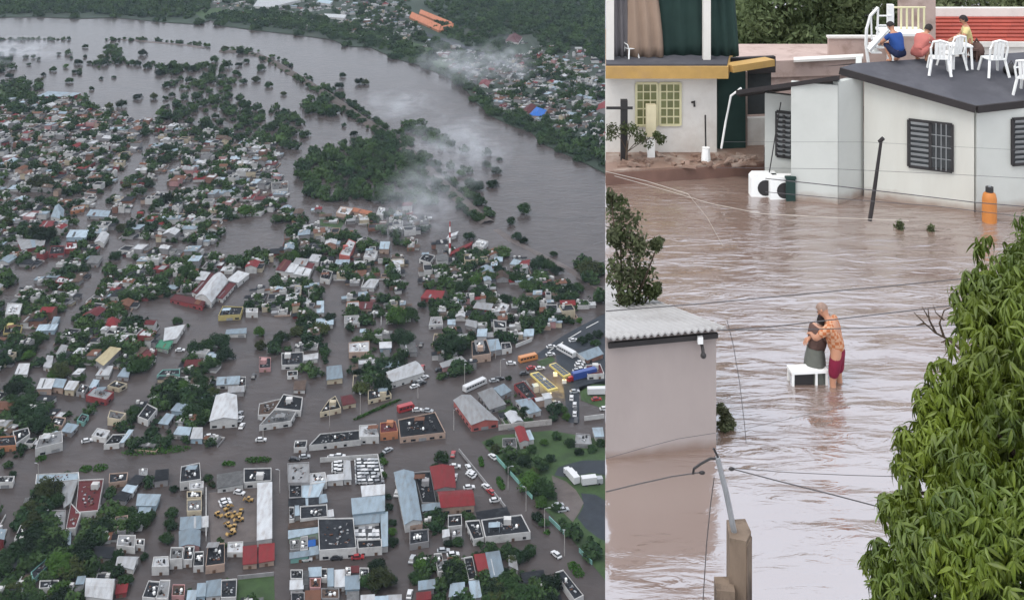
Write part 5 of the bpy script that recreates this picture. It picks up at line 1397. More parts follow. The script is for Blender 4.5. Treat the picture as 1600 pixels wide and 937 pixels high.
f = np.stack([idx[:-1, :-1], idx[:-1, 1:], idx[1:, 1:], idx[1:, :-1]], axis=2).reshape(-1, 4)
me = bpy.data.meshes.new('street_water'); me.from_pydata(v.tolist(), [], f.tolist()); me.materials.append(MATS['street_water'])
me.polygons.foreach_set('use_smooth', [True] * len(me.polygons)); me.update()
o = bpy.data.objects.new('street_water', me); COL.objects.link(o); tag(o, kind='structure')

# ---- materials of the street
M('house_wall', (0.54, 0.535, 0.48), 0.85, 0.06, 1.2, 0, stain=(0.45, 0.42, 0.36), stain_amt=0.6, stain_scale=0.5, stain_lo=0.5, stain_hi=0.8, bump=0.12, bscale=30, stretch=(1, 1, .22), tide=(.22, (.24, .17, .13)))
M('house_wall_grey_shade', (0.48, 0.49, 0.455), 0.85, 0.06, 1.2, 0, stain=(0.40, 0.39, 0.35), stain_amt=0.6, stain_scale=0.5, stain_lo=0.5, stain_hi=0.8, bump=0.12, bscale=30, tide=(.22, (.24, .17, .13)))  # greyer copy of house_wall; shade of turned sides and wing put into colour
M('near_wall', (0.335, 0.287, 0.268), 0.85, 0.07, 1.5, 0, stain=(0.28, 0.24, 0.225), stain_amt=0.6, stain_scale=0.8, stain_lo=0.5, stain_hi=0.8, bump=0.15, bscale=25, stretch=(1, 1, .4), tide=(.12, (.21, .145, .115)))
M('tin_roof', (0.36, 0.35, 0.34), 0.5, 0.12, 1.5, 0, stain=(0.22, 0.20, 0.185), stain_amt=0.7, stain_scale=0.9, stain_lo=0.5, stain_hi=0.75)
M('roof_felt', (0.070, 0.070, 0.080), 0.9, 0.18, 1.0, 0, stain=(0.11, 0.11, 0.12), stain_amt=0.7, stain_scale=0.6, bump=0.3, bscale=20)
M('roof_edge', (0.030, 0.026, 0.026), 0.8, 0.2, 2, 0)
M('white_plaster', (0.66, 0.63, 0.58), 0.85, 0.08, 1.2, 0, stain=(0.45, 0.38, 0.32), stain_amt=0.7, stain_scale=0.9, stain_lo=0.52, stain_hi=0.8)
M('ochre_fascia', (0.42, 0.26, 0.085), 0.8, 0.15, 2, 0, stain=(0.35, 0.22, 0.10), stain_amt=0.7, stain_scale=1.5)
M('mud_wet', (0.22, 0.145, 0.11), 0.6, 0.2, 1.0, 0, stain=(0.42, 0.36, 0.31), stain_amt=0.8, stain_scale=1.1, bump=0.4, bscale=8)
M('mud_edge', (0.15, 0.085, 0.065), 0.7, 0.25, 1.5, 0, bump=0.4, bscale=8)
M('window_bars', (0.62, 0.58, 0.36), 0.6, 0.08, 3, 0)
M('pane_olive', (0.17, 0.18, 0.075), 0.25, 0.25, 3, 0.15, spec=0.5)
M('pane_dark', (0.045, 0.05, 0.052), 0.15, 0.2, 3, 0.15, spec=0.5)
M('frame_dark', (0.03, 0.028, 0.028), 0.5, 0.1, 3, 0)
M('louvre', (0.24, 0.25, 0.25), 0.35, 0.1, 3, 0.08)
M('tan_cloth', (0.30, 0.215, 0.16), 0.95, 0.12, 1.0, 0, bump=0.2, bscale=10)
M('grey_cloth', (0.15, 0.14, 0.145), 0.95, 0.12, 1.0, 0)
M('shade_net', (0.020, 0.042, 0.036), 0.9, 0.25, 1.0, 0, bump=0.2, bscale=15)
M('pale_card', (0.56, 0.50, 0.33), 0.8, 0.1, 3, 0)
M('plastic_white', (0.78, 0.78, 0.75), 0.45, 0.05, 3, 0.03)
M('gas_orange', (0.46, 0.17, 0.04), 0.5, 0.15, 3, 0)
M('roof_tile_red', (0.30, 0.06, 0.04), 0.75, 0.15, 2.0, 0.12, stain=(0.28, 0.06, 0.045), stain_amt=0.6, stain_scale=1.5)
M('parapet_pink', (0.42, 0.32, 0.28), 0.85, 0.12, 1.0, 0, stain=(0.24, 0.17, 0.14), stain_amt=0.8, stain_scale=1.4)
M('cable', (0.075, 0.070, 0.072), 0.6, 0.1, 3, 0)
M('cable_pale', (0.42, 0.38, 0.33), 0.6, 0.1, 3, 0)
M('pole_concrete', (0.175, 0.130, 0.095), 0.9, 0.3, 5.0, 0, stain=(0.05, 0.036, 0.028), stain_amt=0.9, stain_lo=.45, stain_hi=.6, stain_scale=3.2, stretch=(1, 1, .3), bump=0.4, bscale=30)
M('skin', (0.42, 0.21, 0.13), 0.55, 0.08, 6, 0.05)
M('skin_pale', (0.45, 0.25, 0.17), 0.55, 0.08, 6, 0.05)
M('hair_grey', (0.24, 0.165, 0.13), 0.8, 0.2, 20, 0)
M('hair_dark', (0.018, 0.013, 0.012), 0.7, 0.2, 20, 0)
M('cloth_maroon', (0.17, 0.012, 0.035), 0.9, 0.15, 6, 0)
M('cloth_olive', (0.105, 0.11, 0.095), 0.95, 0.2, 5, 0)
M('cloth_brown', (0.10, 0.06, 0.05), 0.95, 0.2, 5, 0)
M('cloth_blue', (0.018, 0.055, 0.20), 0.9, 0.15, 6, 0)
M('cloth_navy', (0.012, 0.018, 0.05), 0.9, 0.15, 6, 0)
M('cloth_pink', (0.40, 0.13, 0.11), 0.9, 0.15, 6, 0)
M('cloth_yellow', (0.55, 0.47, 0.22), 0.9, 0.12, 6, 0)
M('cloth_jeans', (0.10, 0.10, 0.09), 0.9, 0.12, 6, 0)
M('eye_dark', (0.02, 0.015, 0.012), 0.3, 0, 1, 0)
leaf_mat('mango_leaf', (0.180, 0.230, 0.027), 0.30, 0.30, 1.2, spec=0.45, rough=0.42, rand=0.35, col2=(0.060, 0.100, 0.016))
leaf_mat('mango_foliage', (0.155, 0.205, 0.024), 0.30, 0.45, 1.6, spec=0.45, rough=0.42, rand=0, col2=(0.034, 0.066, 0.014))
leaf_mat('bush_leaf', (0.062, 0.082, 0.034), 0.2, 0.4, 2.0, rand=0.2, col2=(0.10, 0.105, 0.065))
leaf_mat('back_leaf', (0.19, 0.235, 0.115), 0.45, 0.4, 0.7, rand=0.35, col2=(0.075, 0.110, 0.052))
leaf_mat('back_leaf_olive', (0.23, 0.255, 0.14), 0.45, 0.4, 0.7, rand=0.3, col2=(0.09, 0.115, 0.06))

def wallseg(mb, p0, p1, z0, z1, th=0.16, back=1):
    """vertical wall between (px, d) points; z above the street water"""
    a = Vector((RX(*p0), p0[1], 0)); b = Vector((RX(*p1), p1[1], 0))
    t = (b - a).normalized(); n = Vector((-t.y, t.x, 0)) * th * back
    f0 = (lambda x, y: ZR + z0) if not callable(z0) else (lambda x, y: ZR + z0(x, y))
    f1 = (lambda x, y: ZR + z1) if not callable(z1) else (lambda x, y: ZR + z1(x, y))
    mb.prism([(a.x, a.y), (b.x, b.y), (b.x + n.x, b.y + n.y), (a.x + n.x, a.y + n.y)], f0, f1)
    return mb

# ---- near tin-roofed house at the left (its outer side is cut by the terrace edge)
A = Vector((sx(17.15) + 0.01, 17.15, 0)); Bc = Vector((RX(1119, 17.48), 17.48, 0))
fdir = (Bc - A).normalized(); gdir = Vector((-fdir.y, fdir.x, 0))
tC = (Bc.x - SEAM * Bc.y) / (SEAM * gdir.y - gdir.x)
Cc = Bc + gdir * tC
root = thing('tin_roofed_house', 'pinkish grey plastered house with corrugated tin roof, near left', 'house', (A.x + .8, A.y + .5, ZR))
zw = 1.78
def near_top(x, y):
    t = (Vector((x, y, 0)) - A).dot(gdir)
    return ZR + zw - t * 0.30
MB().prism([(A.x, A.y), (Bc.x, Bc.y), (Cc.x, Cc.y)], ZR - 0.6, near_top).build('wall', 'near_wall', root)
mb = MB(); Lr = (Bc - A).length + 0.10; pitch = 0.105; n = int(Lr / pitch * 8)
top = []
for i in range(n + 1):
    u = Lr * i / n
    base = A + fdir * u
    # back end where the sheet meets the terrace edge
    tmax = (base.x - SEAM * base.y) / (SEAM * gdir.y - gdir.x)
    zz = 0.055 + 0.020 * math.sin(2 * math.pi * u / pitch)
    row = []
    for k in range(6):
        t = -0.16 + (tmax + 0.16) * k / 5
        q = base + gdir * t
        if q.x < sx(q.y): q.x = sx(q.y) + 0.001
        row.append((q.x, q.y, ZR + zw - t * 0.30 + zz))
    top.append(row)
V = [p for r in top for p in r]
F = [[i * 6 + k, (i + 1) * 6 + k, (i + 1) * 6 + k + 1, i * 6 + k + 1] for i in range(n) for k in range(5)]
mb.add(V, F); nb = len(V)
mb.add([(p[0], p[1], p[2] - 0.012) for p in V], [f[::-1] for f in F])
mb.add([V[i * 6] for i in range(n + 1)] + [(V[i * 6][0], V[i * 6][1], V[i * 6][2] - .03) for i in range(n + 1)], [[i, n + 1 + i, n + 2 + i, i + 1] for i in range(n)])
mb.build('tin_roof', 'tin_roof', root, smooth=True)
MB().obox(A + Vector((0.02, 0, ZR + zw - .05)) - gdir * .06, Bc + Vector((0, 0, ZR + zw - .05)) - gdir * .06, 0.05, 0.075).build('roof_beam', 'frame_dark', root)
q = R(1098, 545, 17.25); MB().tube([q + Vector((0, .15, .05)), q, q + Vector((0.0, -.05, -.05))], .025, 6).ball(q + Vector((0, -.06, -.07)), .045).build('wall_lamp', 'frame_dark', root)
MB().box(q.x - .07, q.x + .01, q.y + .02, q.y + .1, q.z + .06, q.z + .16).build('lamp_bracket', 'tank_white', root)

# ---- main cream house with the dark roof people sit on
x2, y2 = RX(1525, 27.5), 27.5
def roofz(x, y): return 2.6 - 0.093 * (x - x2) + 0.268 * (y - y2)        # above the street water
def roofpt(px, py):
    a = (px - 800) / FPX; c = (py - HZN) / FPX
    d = (HR - 2.6 - 0.093 * x2 + 0.268 * y2) / (c - 0.093 * a + 0.268)
    return Vector((a * d, d, ZR + roofz(a * d, d)))
root = thing('cream_house', 'cream rendered house with sloping dark roof standing in the flood', 'house', (RX(1500, 29), 29, ZR))
K1, K2, K3, K4, K5 = roofpt(1312, 106), roofpt(1525, 166), roofpt(1720, 144), roofpt(1720, 74), roofpt(1338, 99)
mb = MB().prism([(k.x, k.y) for k in (K1, K2, K3, K4, K5)], lambda x, y: ZR + roofz(x, y) - 0.09, lambda x, y: ZR + roofz(x, y))
mb.build('roof', 'roof_felt', root)
mb = MB()
for a, b in ((K1, K2), (K2, K3)):
    t = (b - a); t.z = 0; n_ = Vector((t.y, -t.x, 0)).normalized() * 0.035
    mb.obox(a + n_ + Vector((0, 0, -.07)), b + n_ + Vector((0, 0, -.07)), .07, .17)
mb.build('roof_edge', 'roof_edge', root)
# rear slope going down behind the ridge
mb = MB().add([K5, K4, K4 + Vector((.3, 4.5, -1.1)), K5 + Vector((.3, 4.5, -1.1))], [[0, 1, 2, 3]]).build('rear_roof', 'roof_felt', root)
w1 = wallseg(MB(), (1350, 28.75), (1522, 27.62), -0.6, lambda x, y: roofz(x, y) - 0.10).build('wall', 'house_wall', root)
w3 = wallseg(MB(), (1526, 27.62), (1720, 28.3), -0.6, lambda x, y: roofz(x, y) - 0.10).build('wall', 'house_wall_grey_shade', root)
w2 = wallseg(MB(), (1310, 28.2), (1349, 28.9), -0.6, lambda x, y: 2.98).build('wall', 'house_wall_grey_shade', root)
wallseg(MB(), (1346, 28.95), (1346.5, 33.0), -0.6, 2.6).build('wall', 'house_wall_grey_shade', root)
# left wing
w4 = wallseg(MB(), (1236, 28.5), (1309, 28.15), -0.6, lambda x, y: 2.92).build('wall', 'house_wall_grey_shade', root)
w5 = wallseg(MB(), (1195, 29.6), (1237, 29.3), -0.6, lambda x, y: 2.38).build('wall', 'house_wall_grey_shade', root)
a, b = R(1150, 141, 29.0), R(1312, 118, 28.0)
MB().add([a, b, b + Vector((.6, 2.6, -.72)), a + Vector((.6, 2.6, -.72))] + [p + Vector((0, 0, -.11)) for p in (a, b, b + Vector((.6, 2.6, -.72)), a + Vector((.6, 2.6, -.72)))],
         [[0, 1, 2, 3], [7, 6, 5, 4], [0, 4, 5, 1], [1, 5, 6, 2], [2, 6, 7, 3], [3, 7, 4, 0]]).build('wing_roof', 'roof_edge', root)
def on_wall(p0, p1, px, py, off=0.0):
    """point of the wall plane (px, d)-(px, d) seen at a pixel, moved off towards the viewer"""
    a = Vector((RX(*p0), p0[1])); b = Vector((RX(*p1), p1[1])); t = (b - a).normalized()
    k = (px - 800) / FPX
    s = (k * a.y - a.x) / (t.x - k * t.y)
    p = a + t * s; n = Vector((t.y, -t.x))
    d = p.y
    p = p + n * off
    return Vector((p.x, p.y, ZC - (py - HZN) / FPX * d)), Vector((t.x, t.y, 0)), Vector((n.x, n.y, 0))
def window(parent, p0, p1, x0, y0, x1, y1, louvre_from, louvre_to, glass_from=None, glass_to=None, nsl=9, name='window'):
    a, t, n = on_wall(p0, p1, x0, y1); b, _, _ = on_wall(p0, p1, x1, y1); c, _, _ = on_wall(p0, p1, x0, y0)
    W = (b - a).dot(t); H = c.z - a.z
    def P(u, v, o=0.0): return a + t * (u * W) + Vector((0, 0, v * H)) + n * o
    fr = MB()
    for (u0, v0), (u1, v1) in (((0, 0), (1, 0)), ((0, 1), (1, 1)), ((0, 0), (0, 1)), ((1, 0), (1, 1)), ((.5, 0), (.5, 1))):
        fr.obox(P(u0, v0, .03), P(u1, v1, .03), .07, .05, up=n)
    f = fr.build(name, 'frame_dark', parent, org=ROOTLOC[parent.name])
    MB().add([P(0, 0, .006), P(1, 0, .006), P(1, 1, .006), P(0, 1, .006)], [[0, 1, 2, 3]]).build('pane', 'pane_dark', f, org=ROOTLOC[parent.name])
    for k in range(nsl):
        v = (k + .5) / nsl
        MB().obox(P(louvre_from + .03, v, .045), P(louvre_to - .03, v, .045), .012, H / nsl * .55, up=(n * .5 + Vector((0, 0, 1))).normalized()).build('slat', 'louvre', f, org=ROOTLOC[parent.name])
    if glass_from is not None:
        for k in range(1, 4):
            u = glass_from + (glass_to - glass_from) * k / 4
            MB().obox(P(u, 0, .05), P(u, 1, .05), .018, .018, up=n).build('bar', 'louvre', f, org=ROOTLOC[parent.name])
        for k in range(1, 4):
            MB().obox(P(glass_from, k / 4, .052), P(glass_to, k / 4, .052), .014, .014, up=n).build('bar', 'louvre', f, org=ROOTLOC[parent.name])
window(w1, (1350, 28.75), (1522, 27.62), 1420, 187, 1488, 259, 0.02, .49, .52, .98)
window(w3, (1526, 27.62), (1720, 28.3), 1581, 186, 1650, 257, 0.02, .45, .5, .98)
window(w5, (1195, 29.6), (1237, 29.3), 1214, 174, 1237, 243, 0.0, 1.0)

# ---- orange gas cylinder at the corner
p = R(1546, 322, 27.0)
root = thing('gas_cylinder', 'orange gas cylinder standing at the corner of the cream house', 'gas cylinder', (p.x, p.y, ZR))
MB().lathe([(.15, -.3), (.165, -.2), (.165, .55), (.14, .66), (.06, .72)], (p.x, p.y, ZR), 16).build('bottle', 'gas_orange', root, smooth=True)
MB().lathe([(.09, .70), (.09, .82), (.08, .82)], (p.x, p.y, ZR), 12).build('collar', 'frame_dark', root)
MB().tube([(p.x, p.y, ZR + .7), (p.x, p.y, ZR + .85)], .03, 8).build('valve', 'steel', root)

# ---- white building behind, on its mud-covered terrace
root = thing('white_building', 'white plastered building with ochre fascia and tented upper floor', 'building', (RX(1050, 32), 32, ZR))
dW = 31.3
w = wallseg(MB(), (946.5, dW), (1120, dW), 0.1, 2.5).build('wall', 'white_plaster', root)
MB().prism([(sx(dW - .6) + .01, dW - .6), (RX(1138, dW - .6), dW - .6), (RX(1150, 36), 36), (sx(36) + .01, 36)], ZR + 2.48, ZR + 2.80).build('roof_slab', 'ochre_fascia', root)
MB().prism([(sx(dW - .5) + .02, dW - .5), (RX(1136, dW - .5), dW - .5), (RX(1148, 35.9), 35.9), (sx(35.9) + .02, 35.9)], ZR + 2.801, ZR + 2.85).build('roof_screed', 'roof_felt', root)
MB().obox(Vector((RX(1137, dW - .2), dW - .3, ZR + 2.70)), Vector((RX(1208, dW), dW + .4, ZR + 2.72)), .4, .18).build('fascia_return', 'ochre_fascia', root)
P0, P1 = (946.5, dW), (1120, dW)
def gridwin(x0, y0, x1, y1, nx_, ny_):
    a, t, n = on_wall(P0, P1, x0, y1); b, _, _ = on_wall(P0, P1, x1, y1); c, _, _ = on_wall(P0, P1, x0, y0)
    W = (b - a).dot(t); H = c.z - a.z; org = ROOTLOC[root.name]
    def P(u, v, o=0.0): return a + t * (u * W) + Vector((0, 0, v * H)) + n * o
    fr = MB()
    for i in range(nx_ + 1): fr.obox(P(i / nx_, 0, .03), P(i / nx_, 1, .03), .03 if i not in (0, nx_) else .06, .04, up=n)
    for j in range(ny_ + 1): fr.obox(P(0, j / ny_, .03), P(1, j / ny_, .03), .03 if j not in (0, ny_) else .06, .038, up=n)
    f = fr.build('window', 'window_bars', w, org=org)
    for i in range(nx_):
        for j in range(ny_):
            MB().add([P((i + .04) / nx_, (j + .04) / ny_, .012), P((i + .96) / nx_, (j + .04) / ny_, .012), P((i + .96) / nx_, (j + .96) / ny_, .012), P((i + .04) / nx_, (j + .96) / ny_, .012)], [[0, 1, 2, 3]]).build('pane', 'pane_olive', f, org=org)
gridwin(994, 130, 1027, 196, 3, 5); gridwin(1031, 130, 1063, 195, 3, 5)
q, t, n = on_wall(P0, P1, 1081, 160, .02); MB().tube([q, q + Vector((.05, -.06, .05)), q + Vector((.06, -.06, -.1))], .03, 6).build('wall_light', 'frame_dark', root)
# upper floor: white posts, cloth and shade net hung between them
zt = ZR + 2.85
for px0 in (946.8, 1098):
    MB().box(RX(px0, 31.3) + .02, RX(px0, 31.3) + .22, 31.3, 31.5, zt, zt + 3.2).build('post', 'white_plaster', root)
def cloth(name, mat, L0, R0, L1, R1, d, sag, org=root):
    """hung cloth: px of the left/right edges at the foot and at the top"""
    mb = MB(); nn, mm = 12, 10; V = []
    for j in range(mm + 1):
        v_ = j / mm
        xl = L0 + (L1 - L0) * v_ ** 1.6; xr = R0 + (R1 - R0) * v_ ** 1.6
        for i in range(nn + 1):
            u = i / nn
            dd = d + .07 * math.sin(u * 19 + v_ * 2) + sag * math.sin(math.pi * v_)
            V.append((RX(xl + (xr - xl) * u, d), dd, zt + .02 + v_ * 3.1))
    mb.add(V, [[j * (nn + 1) + i, j * (nn + 1) + i + 1, (j + 1) * (nn + 1) + i + 1, (j + 1) * (nn + 1) + i] for j in range(mm) for i in range(nn)])
    o = mb.build(name, mat, root, smooth=True)
    so = o.modifiers.new('thick', 'SOLIDIFY'); so.thickness = 0.015
cloth('curtain', 'grey_cloth', 955, 984, 955, 982, 31.6, 0)
cloth('curtain', 'tan_cloth', 981, 1037, 979, 1012, 31.55, -.1)
cloth('shade_net', 'shade_net', 1022, 1099, 1010, 1097, 31.8, .1)
cloth('shade_net', 'shade_net', 1108, 1155, 1110, 1140, 31.7, .1)
# terrace slab with mud edge
root = thing('mud_terrace', 'mud-covered terrace slab in front of the white building', 'terrace', (RX(1060, 30.5), 30.5, ZR))
mb = MB()
edge = [(946.5, 29.6), (990, 29.75), (1040, 29.9), (1100, 30.1), (1150, 30.3), (1194, 30.45)]
mb.prism([(RX(*e), e[1]) for e in edge] + [(RX(1194, 33.5), 33.5), (RX(946.5, 33.5), 33.5)], ZR - .6, ZR + .30).build('slab', 'mud_edge', root)
mb = MB().prism([(RX(e[0], e[1] + .06), e[1] + .06) for e in edge] + [(RX(1194, 33.4), 33.4), (RX(947, 33.4), 33.4)], ZR + .301, ZR + .345).build('mud_layer', 'mud_wet', root)
r5 = random.Random(4)
mb = MB()
for k in range(55):
    px, d = r5.uniform(960, 1185), r5.uniform(29.95, 31.0)
    x = RX(px, d); z = ZR + .345
    a_ = r5.uniform(0, 3.1); L = r5.uniform(.1, .45)
    mb.obox((x - L / 2 * math.cos(a_), d - L / 2 * math.sin(a_) * .4, z + .02), (x + L / 2 * math.cos(a_), d + L / 2 * math.sin(a_) * .4, z + r5.uniform(.02, .12)), r5.uniform(.04, .14), r5.uniform(.03, .1))
o = mb.build('debris', 'mud_wet', root); o['kind'] = 'stuff'
# dark doorway wall and shuttered bay beside it
root = thing('dark_green_shed', 'dark green sheeted bay between the white building and cream house', 'shed', (RX(1150, 32), 32, ZR))
wallseg(MB(), (1122, 31.6), (1165, 31.7), 0.3, 2.6).build('sheet_wall', 'shade_net', root)
wallseg(MB(), (1165, 31.9), (1205, 32.0), 0.3, 1.1).build('low_wall', 'white_plaster', root)
wallseg(MB(), (1165, 32.3), (1205, 32.4), 1.1, 2.3).build('window', 'pane_dark', root)
wallseg(MB(), (1160, 31.85), (1168, 31.85), 0.3, 2.4).build('jamb', 'parapet_pink', root)
wallseg(MB(), (1126, 31.9), (1212, 32.2), 2.3, 2.75).build('lintel', 'roof_edge', root)
# objects on the terrace and roof
def stick(name, label, cat, pts, r, mat):
    mb = MB().tube(pts, r, 6); return tag(mb.build(name, mat, org=tuple(pts[0])), label, cat)
p = R(975, 247, 30.6)
root = thing('dark_post', 'dark timber post with crossbar in front of the white building', 'post', (p.x, p.y, ZR + .34))
MB().box(p.x - .09, p.x + .09, p.y - .08, p.y + .08, ZR + .33, ZR + 1.95).build('upright', 'frame_dark', root)
MB().box(sx(p.y) + .02, p.x + .22, p.y - .12, p.y - .085, ZR + 1.72, ZR + 1.79).build('crossbar', 'frame_dark', root)
p = R(1017, 208, 30.9)
root = thing('yellow_crate_stack', 'pale yellow upright box leaning at the barred window', 'box', (p.x, p.y, ZR + .34))
MB().box(p.x - .13, p.x + .13, p.y - .1, p.y + .1, ZR + .9, ZR + 1.75).build('box', 'pale_card', root)
MB().box(p.x - .10, p.x + .10, p.y - .08, p.y + .08, ZR + .33, ZR + .9).build('stand', 'plastic_white', root)
stick('thin_pipe', 'thin upright pipe standing on the mud terrace', 'pipe', [R(1103, 250, 30.5), R(1102, 180, 30.5)], .022, 'frame_dark')
p = R(1103, 250, 30.4)
MBp = MB().lathe([(.12, 0), (.13, .05), (.10, .38), (.11, .4)], (p.x, p.y, ZR + .34), 10)
tag(MBp.build('white_bucket', 'plastic_white', org=(p.x, p.y, ZR + .34)), 'small white bucket at the foot of the thin pipe', 'bucket')
stick('slanting_pipe', 'pale pipe slanting from the shed eave down to the terrace', 'pipe', [R(1127, 232, 30.6), R(1134, 190, 30.6), R(1142, 150, 30.4), R(1158, 138, 30.2)], .03, 'plastic_white')
stick('thin_rod', 'thin rod leaning on the louvred wing of the cream house', 'rod', [R(1200, 282, 28.9), R(1220, 160, 29.1)], .014, 'frame_dark')

# ---- half-drowned air conditioner units
def ac(px, d, label, post=False):
    x = RX(px, d)
    root = thing('air_conditioner', label, 'air conditioner', (x, d, ZR))
    mb = MB(); w_, h_ = .36, .55
    prof = [(-w_, -.3), (w_, -.3), (w_, h_ - .08), (w_ - .08, h_), (-w_ + .08, h_), (-w_, h_ - .08)]
    n_ = len(prof)
    mb.add([(x + a_, d - .16, ZR + b_) for a_, b_ in prof] + [(x + a_, d + .16, ZR + b_) for a_, b_ in prof], [list(range(n_)), list(range(2 * n_ - 1, n_ - 1, -1))] + [[(i + 1) % n_, i, n_ + i, n_ + (i + 1) % n_] for i in range(n_)])
    mb.build('casing', 'plastic_white', root)
    g = MB(); nn = 16
    g.add([(x + .2 * math.cos(k * 2 * math.pi / nn), d - .168, ZR + .22 + .2 * math.sin(k * 2 * math.pi / nn)) for k in range(nn)], [list(range(nn))[::-1]])
    g.build('fan_grille', 'frame_dark', root)
ac(1194, 28.9, 'left white air conditioner unit half under water')
ac(1224, 28.7, 'right white air conditioner unit half under water')
p = R(1236, 315, 28.4)
tag(MB().box(p.x - .11, p.x + .11, p.y, p.y + .1, ZR - .3, ZR + .55).box(p.x - .13, p.x + .13, p.y - .02, p.y + .12, ZR + .55, ZR + .6).build('dark_board', 'shade_net', org=(p.x, p.y, ZR)), 'dark board standing in water by the air conditioners', 'board')
# ---- leaning pole
tag(MB().tube([R(1359, 345, 25.5), R(1363, 320, 25.5), R(1377, 218, 25.5)], [.05, .05, .035], 8).tube([R(1374, 222, 25.5), R(1380, 216, 25.45)], .05, 6).build('leaning_pole', 'roof_edge', org=tuple(R(1359, 345, 25.5))), 'dark leaning pole sticking out of the flood before the cream house', 'pole')

# ---- things behind: tan parapet, pink wall, red roof, white spiral stair, trees
root = thing('tan_parapet_house', 'low house with tan parapet behind the white building', 'house', (RX(1240, 36), 36, ZR))
MB().prism([(RX(1150, 35), 35), (RX(1345, 35.5), 35.5), (RX(1345, 40), 40), (RX(1150, 40), 40)], ZR - .6, ZR + 1.5).build('wall', 'parapet_pink', root)
MB().prism([(RX(1148, 34.9), 34.9), (RX(1347, 35.4), 35.4), (RX(1347, 35.7), 35.7), (RX(1148, 35.2), 35.2)], ZR + 1.5, ZR + 2.0).build('parapet', 'parapet_pink', root)
MB().prism([(RX(1240, 34.85), 34.85), (RX(1349, 35.35), 35.35), (RX(1349, 35.75), 35.75), (RX(1240, 35.25), 35.25)], ZR + 2.0, ZR + 2.07).build('coping', 'white_plaster', root)
root = thing('pink_garden_wall', 'weathered pink garden wall behind the dark roof', 'wall', (RX(1350, 37), 37, ZR))
wallseg(MB(), (1295, 37.5), (1460, 37.5), -.6, 2.2).build('wall', 'parapet_pink', root)
wallseg(MB(), (1294, 37.45), (1461, 37.45), 2.2, 2.27, .25).build('coping', 'white_plaster', root)
root = thing('red_roofed_house', 'house with red tiled roof and white bands behind the sitting people', 'house', (RX(1560, 38), 38, ZR))
dR = 37.0
zA = HR - (66 - HZN) / FPX * dR; zB = HR - (26 - HZN) / FPX * (dR + 1.6)
MB().prism([(RX(1452, dR), dR), (RX(1760, dR), dR), (RX(1760, dR + 4), dR + 4), (RX(1452, dR + 4), dR + 4)], ZR - .6, ZR + zA - .12).build('wall', 'white_plaster', root)
MB().obox(Vector((RX(1448, dR), dR - .05, ZR + zA - .06)), Vector((RX(1760, dR), dR - .05, ZR + zA - .06)), .12, .16).build('lower_band', 'white_plaster', root)
rr = MB().add([Vector((RX(1444, dR), dR, ZR + zA)), Vector((RX(1760, dR), dR, ZR + zA)), Vector((RX(1760, dR + 1.6), dR + 1.6, ZR + zB)), Vector((RX(1462, dR + 1.6), dR + 1.6, ZR + zB))], [[0, 1, 2, 3]]).build('roof', 'roof_tile_red', root)
for k in range(7):          # tile courses
    t0 = k / 7; t1 = (k + 1.06) / 7
    def rp(px, t): return Vector((RX(px, dR + 1.6 * t), dR + 1.6 * t, ZR + zA + (zB - zA) * t))
    for j in range(10):
        xa = 1446 + 16 * t0 + j * 31.2; xb = xa + 31.0
        a_, b_, c_, e_ = rp(xa, t0), rp(xb, t0), rp(xb, t1), rp(xa, t1)
        up = Vector((0, -.03, .06)); lo_ = Vector((0, -.01, .02))
        MB().add([a_ + up, b_ + up, c_ + lo_, e_ + lo_, a_, b_], [[0, 1, 2, 3], [4, 5, 1, 0]]).build('tile_course', 'roof_tile_red', rr, org=ROOTLOC[root.name])
MB().obox(Vector((RX(1460, dR + 1.6), dR + 1.65, ZR + zB + .13)), Vector((RX(1760, dR + 1.6), dR + 1.65, ZR + zB + .13)), .25, .32).build('upper_band', 'white_plaster', root)
# white stair with curved rail
root = thing('white_spiral_stair', 'white metal stair with curved railing behind the dark roof', 'stair', (RX(1390, 35), 35, ZR))
dS = 35.0
def S(px, py, dd=0): return R(px, py, dS + dd)
mb = MB()
mb.tube([S(1357, 100), S(1353, 70), S(1354, 45), S(1360, 25), S(1372, 12)], .05, 6)
mb.tube([S(1372, 12), S(1371, 55)], .035, 6).tube([S(1361, 24), S(1362, 62)], .03, 5)
mb.tube([S(1372, 25), S(1393, 25)], .025, 5).tube([S(1372, 40), S(1393, 40)], .025, 5)
mb.build('railing', 'plastic_white', root)
MB().tube([S(1357, 78), S(1386, 46)], .10, 6).build('stringer', 'plastic_white', root)
MB().box(S(1388, 0).x, S(1397, 0).x, dS, dS + .17, S(0, 100).z, S(0, 8).z).build('post', 'plastic_white', root)
for k in range(5):
    MB().box(S(1362 + k * 6, 0).x, S(1378 + k * 6, 0).x, dS, dS + .7, S(0, 84 - k * 8).z, S(0, 82 - k * 8).z).build('step', 'plastic_white', root)
MB().box(S(1384, 0).x, S(1450, 0).x, dS - .1, dS + 1, S(0, 56).z, S(0, 52).z).build('landing', 'plastic_white', root)
mb = MB()
for px in (1408, 1417, 1426, 1435, 1444): mb.tube([S(px, 52, .6), S(px, 12, .6)], .035, 5)
mb.tube([S(1393, 12, .6), S(1446, 12, .6)], .03, 5)
mb.build('balustrade', 'window_bars', root)
wallseg(MB(), (1405, 37.0), (1462, 37.0), -.6, 3.7).build('stair_wall', 'parapet_pink', root)

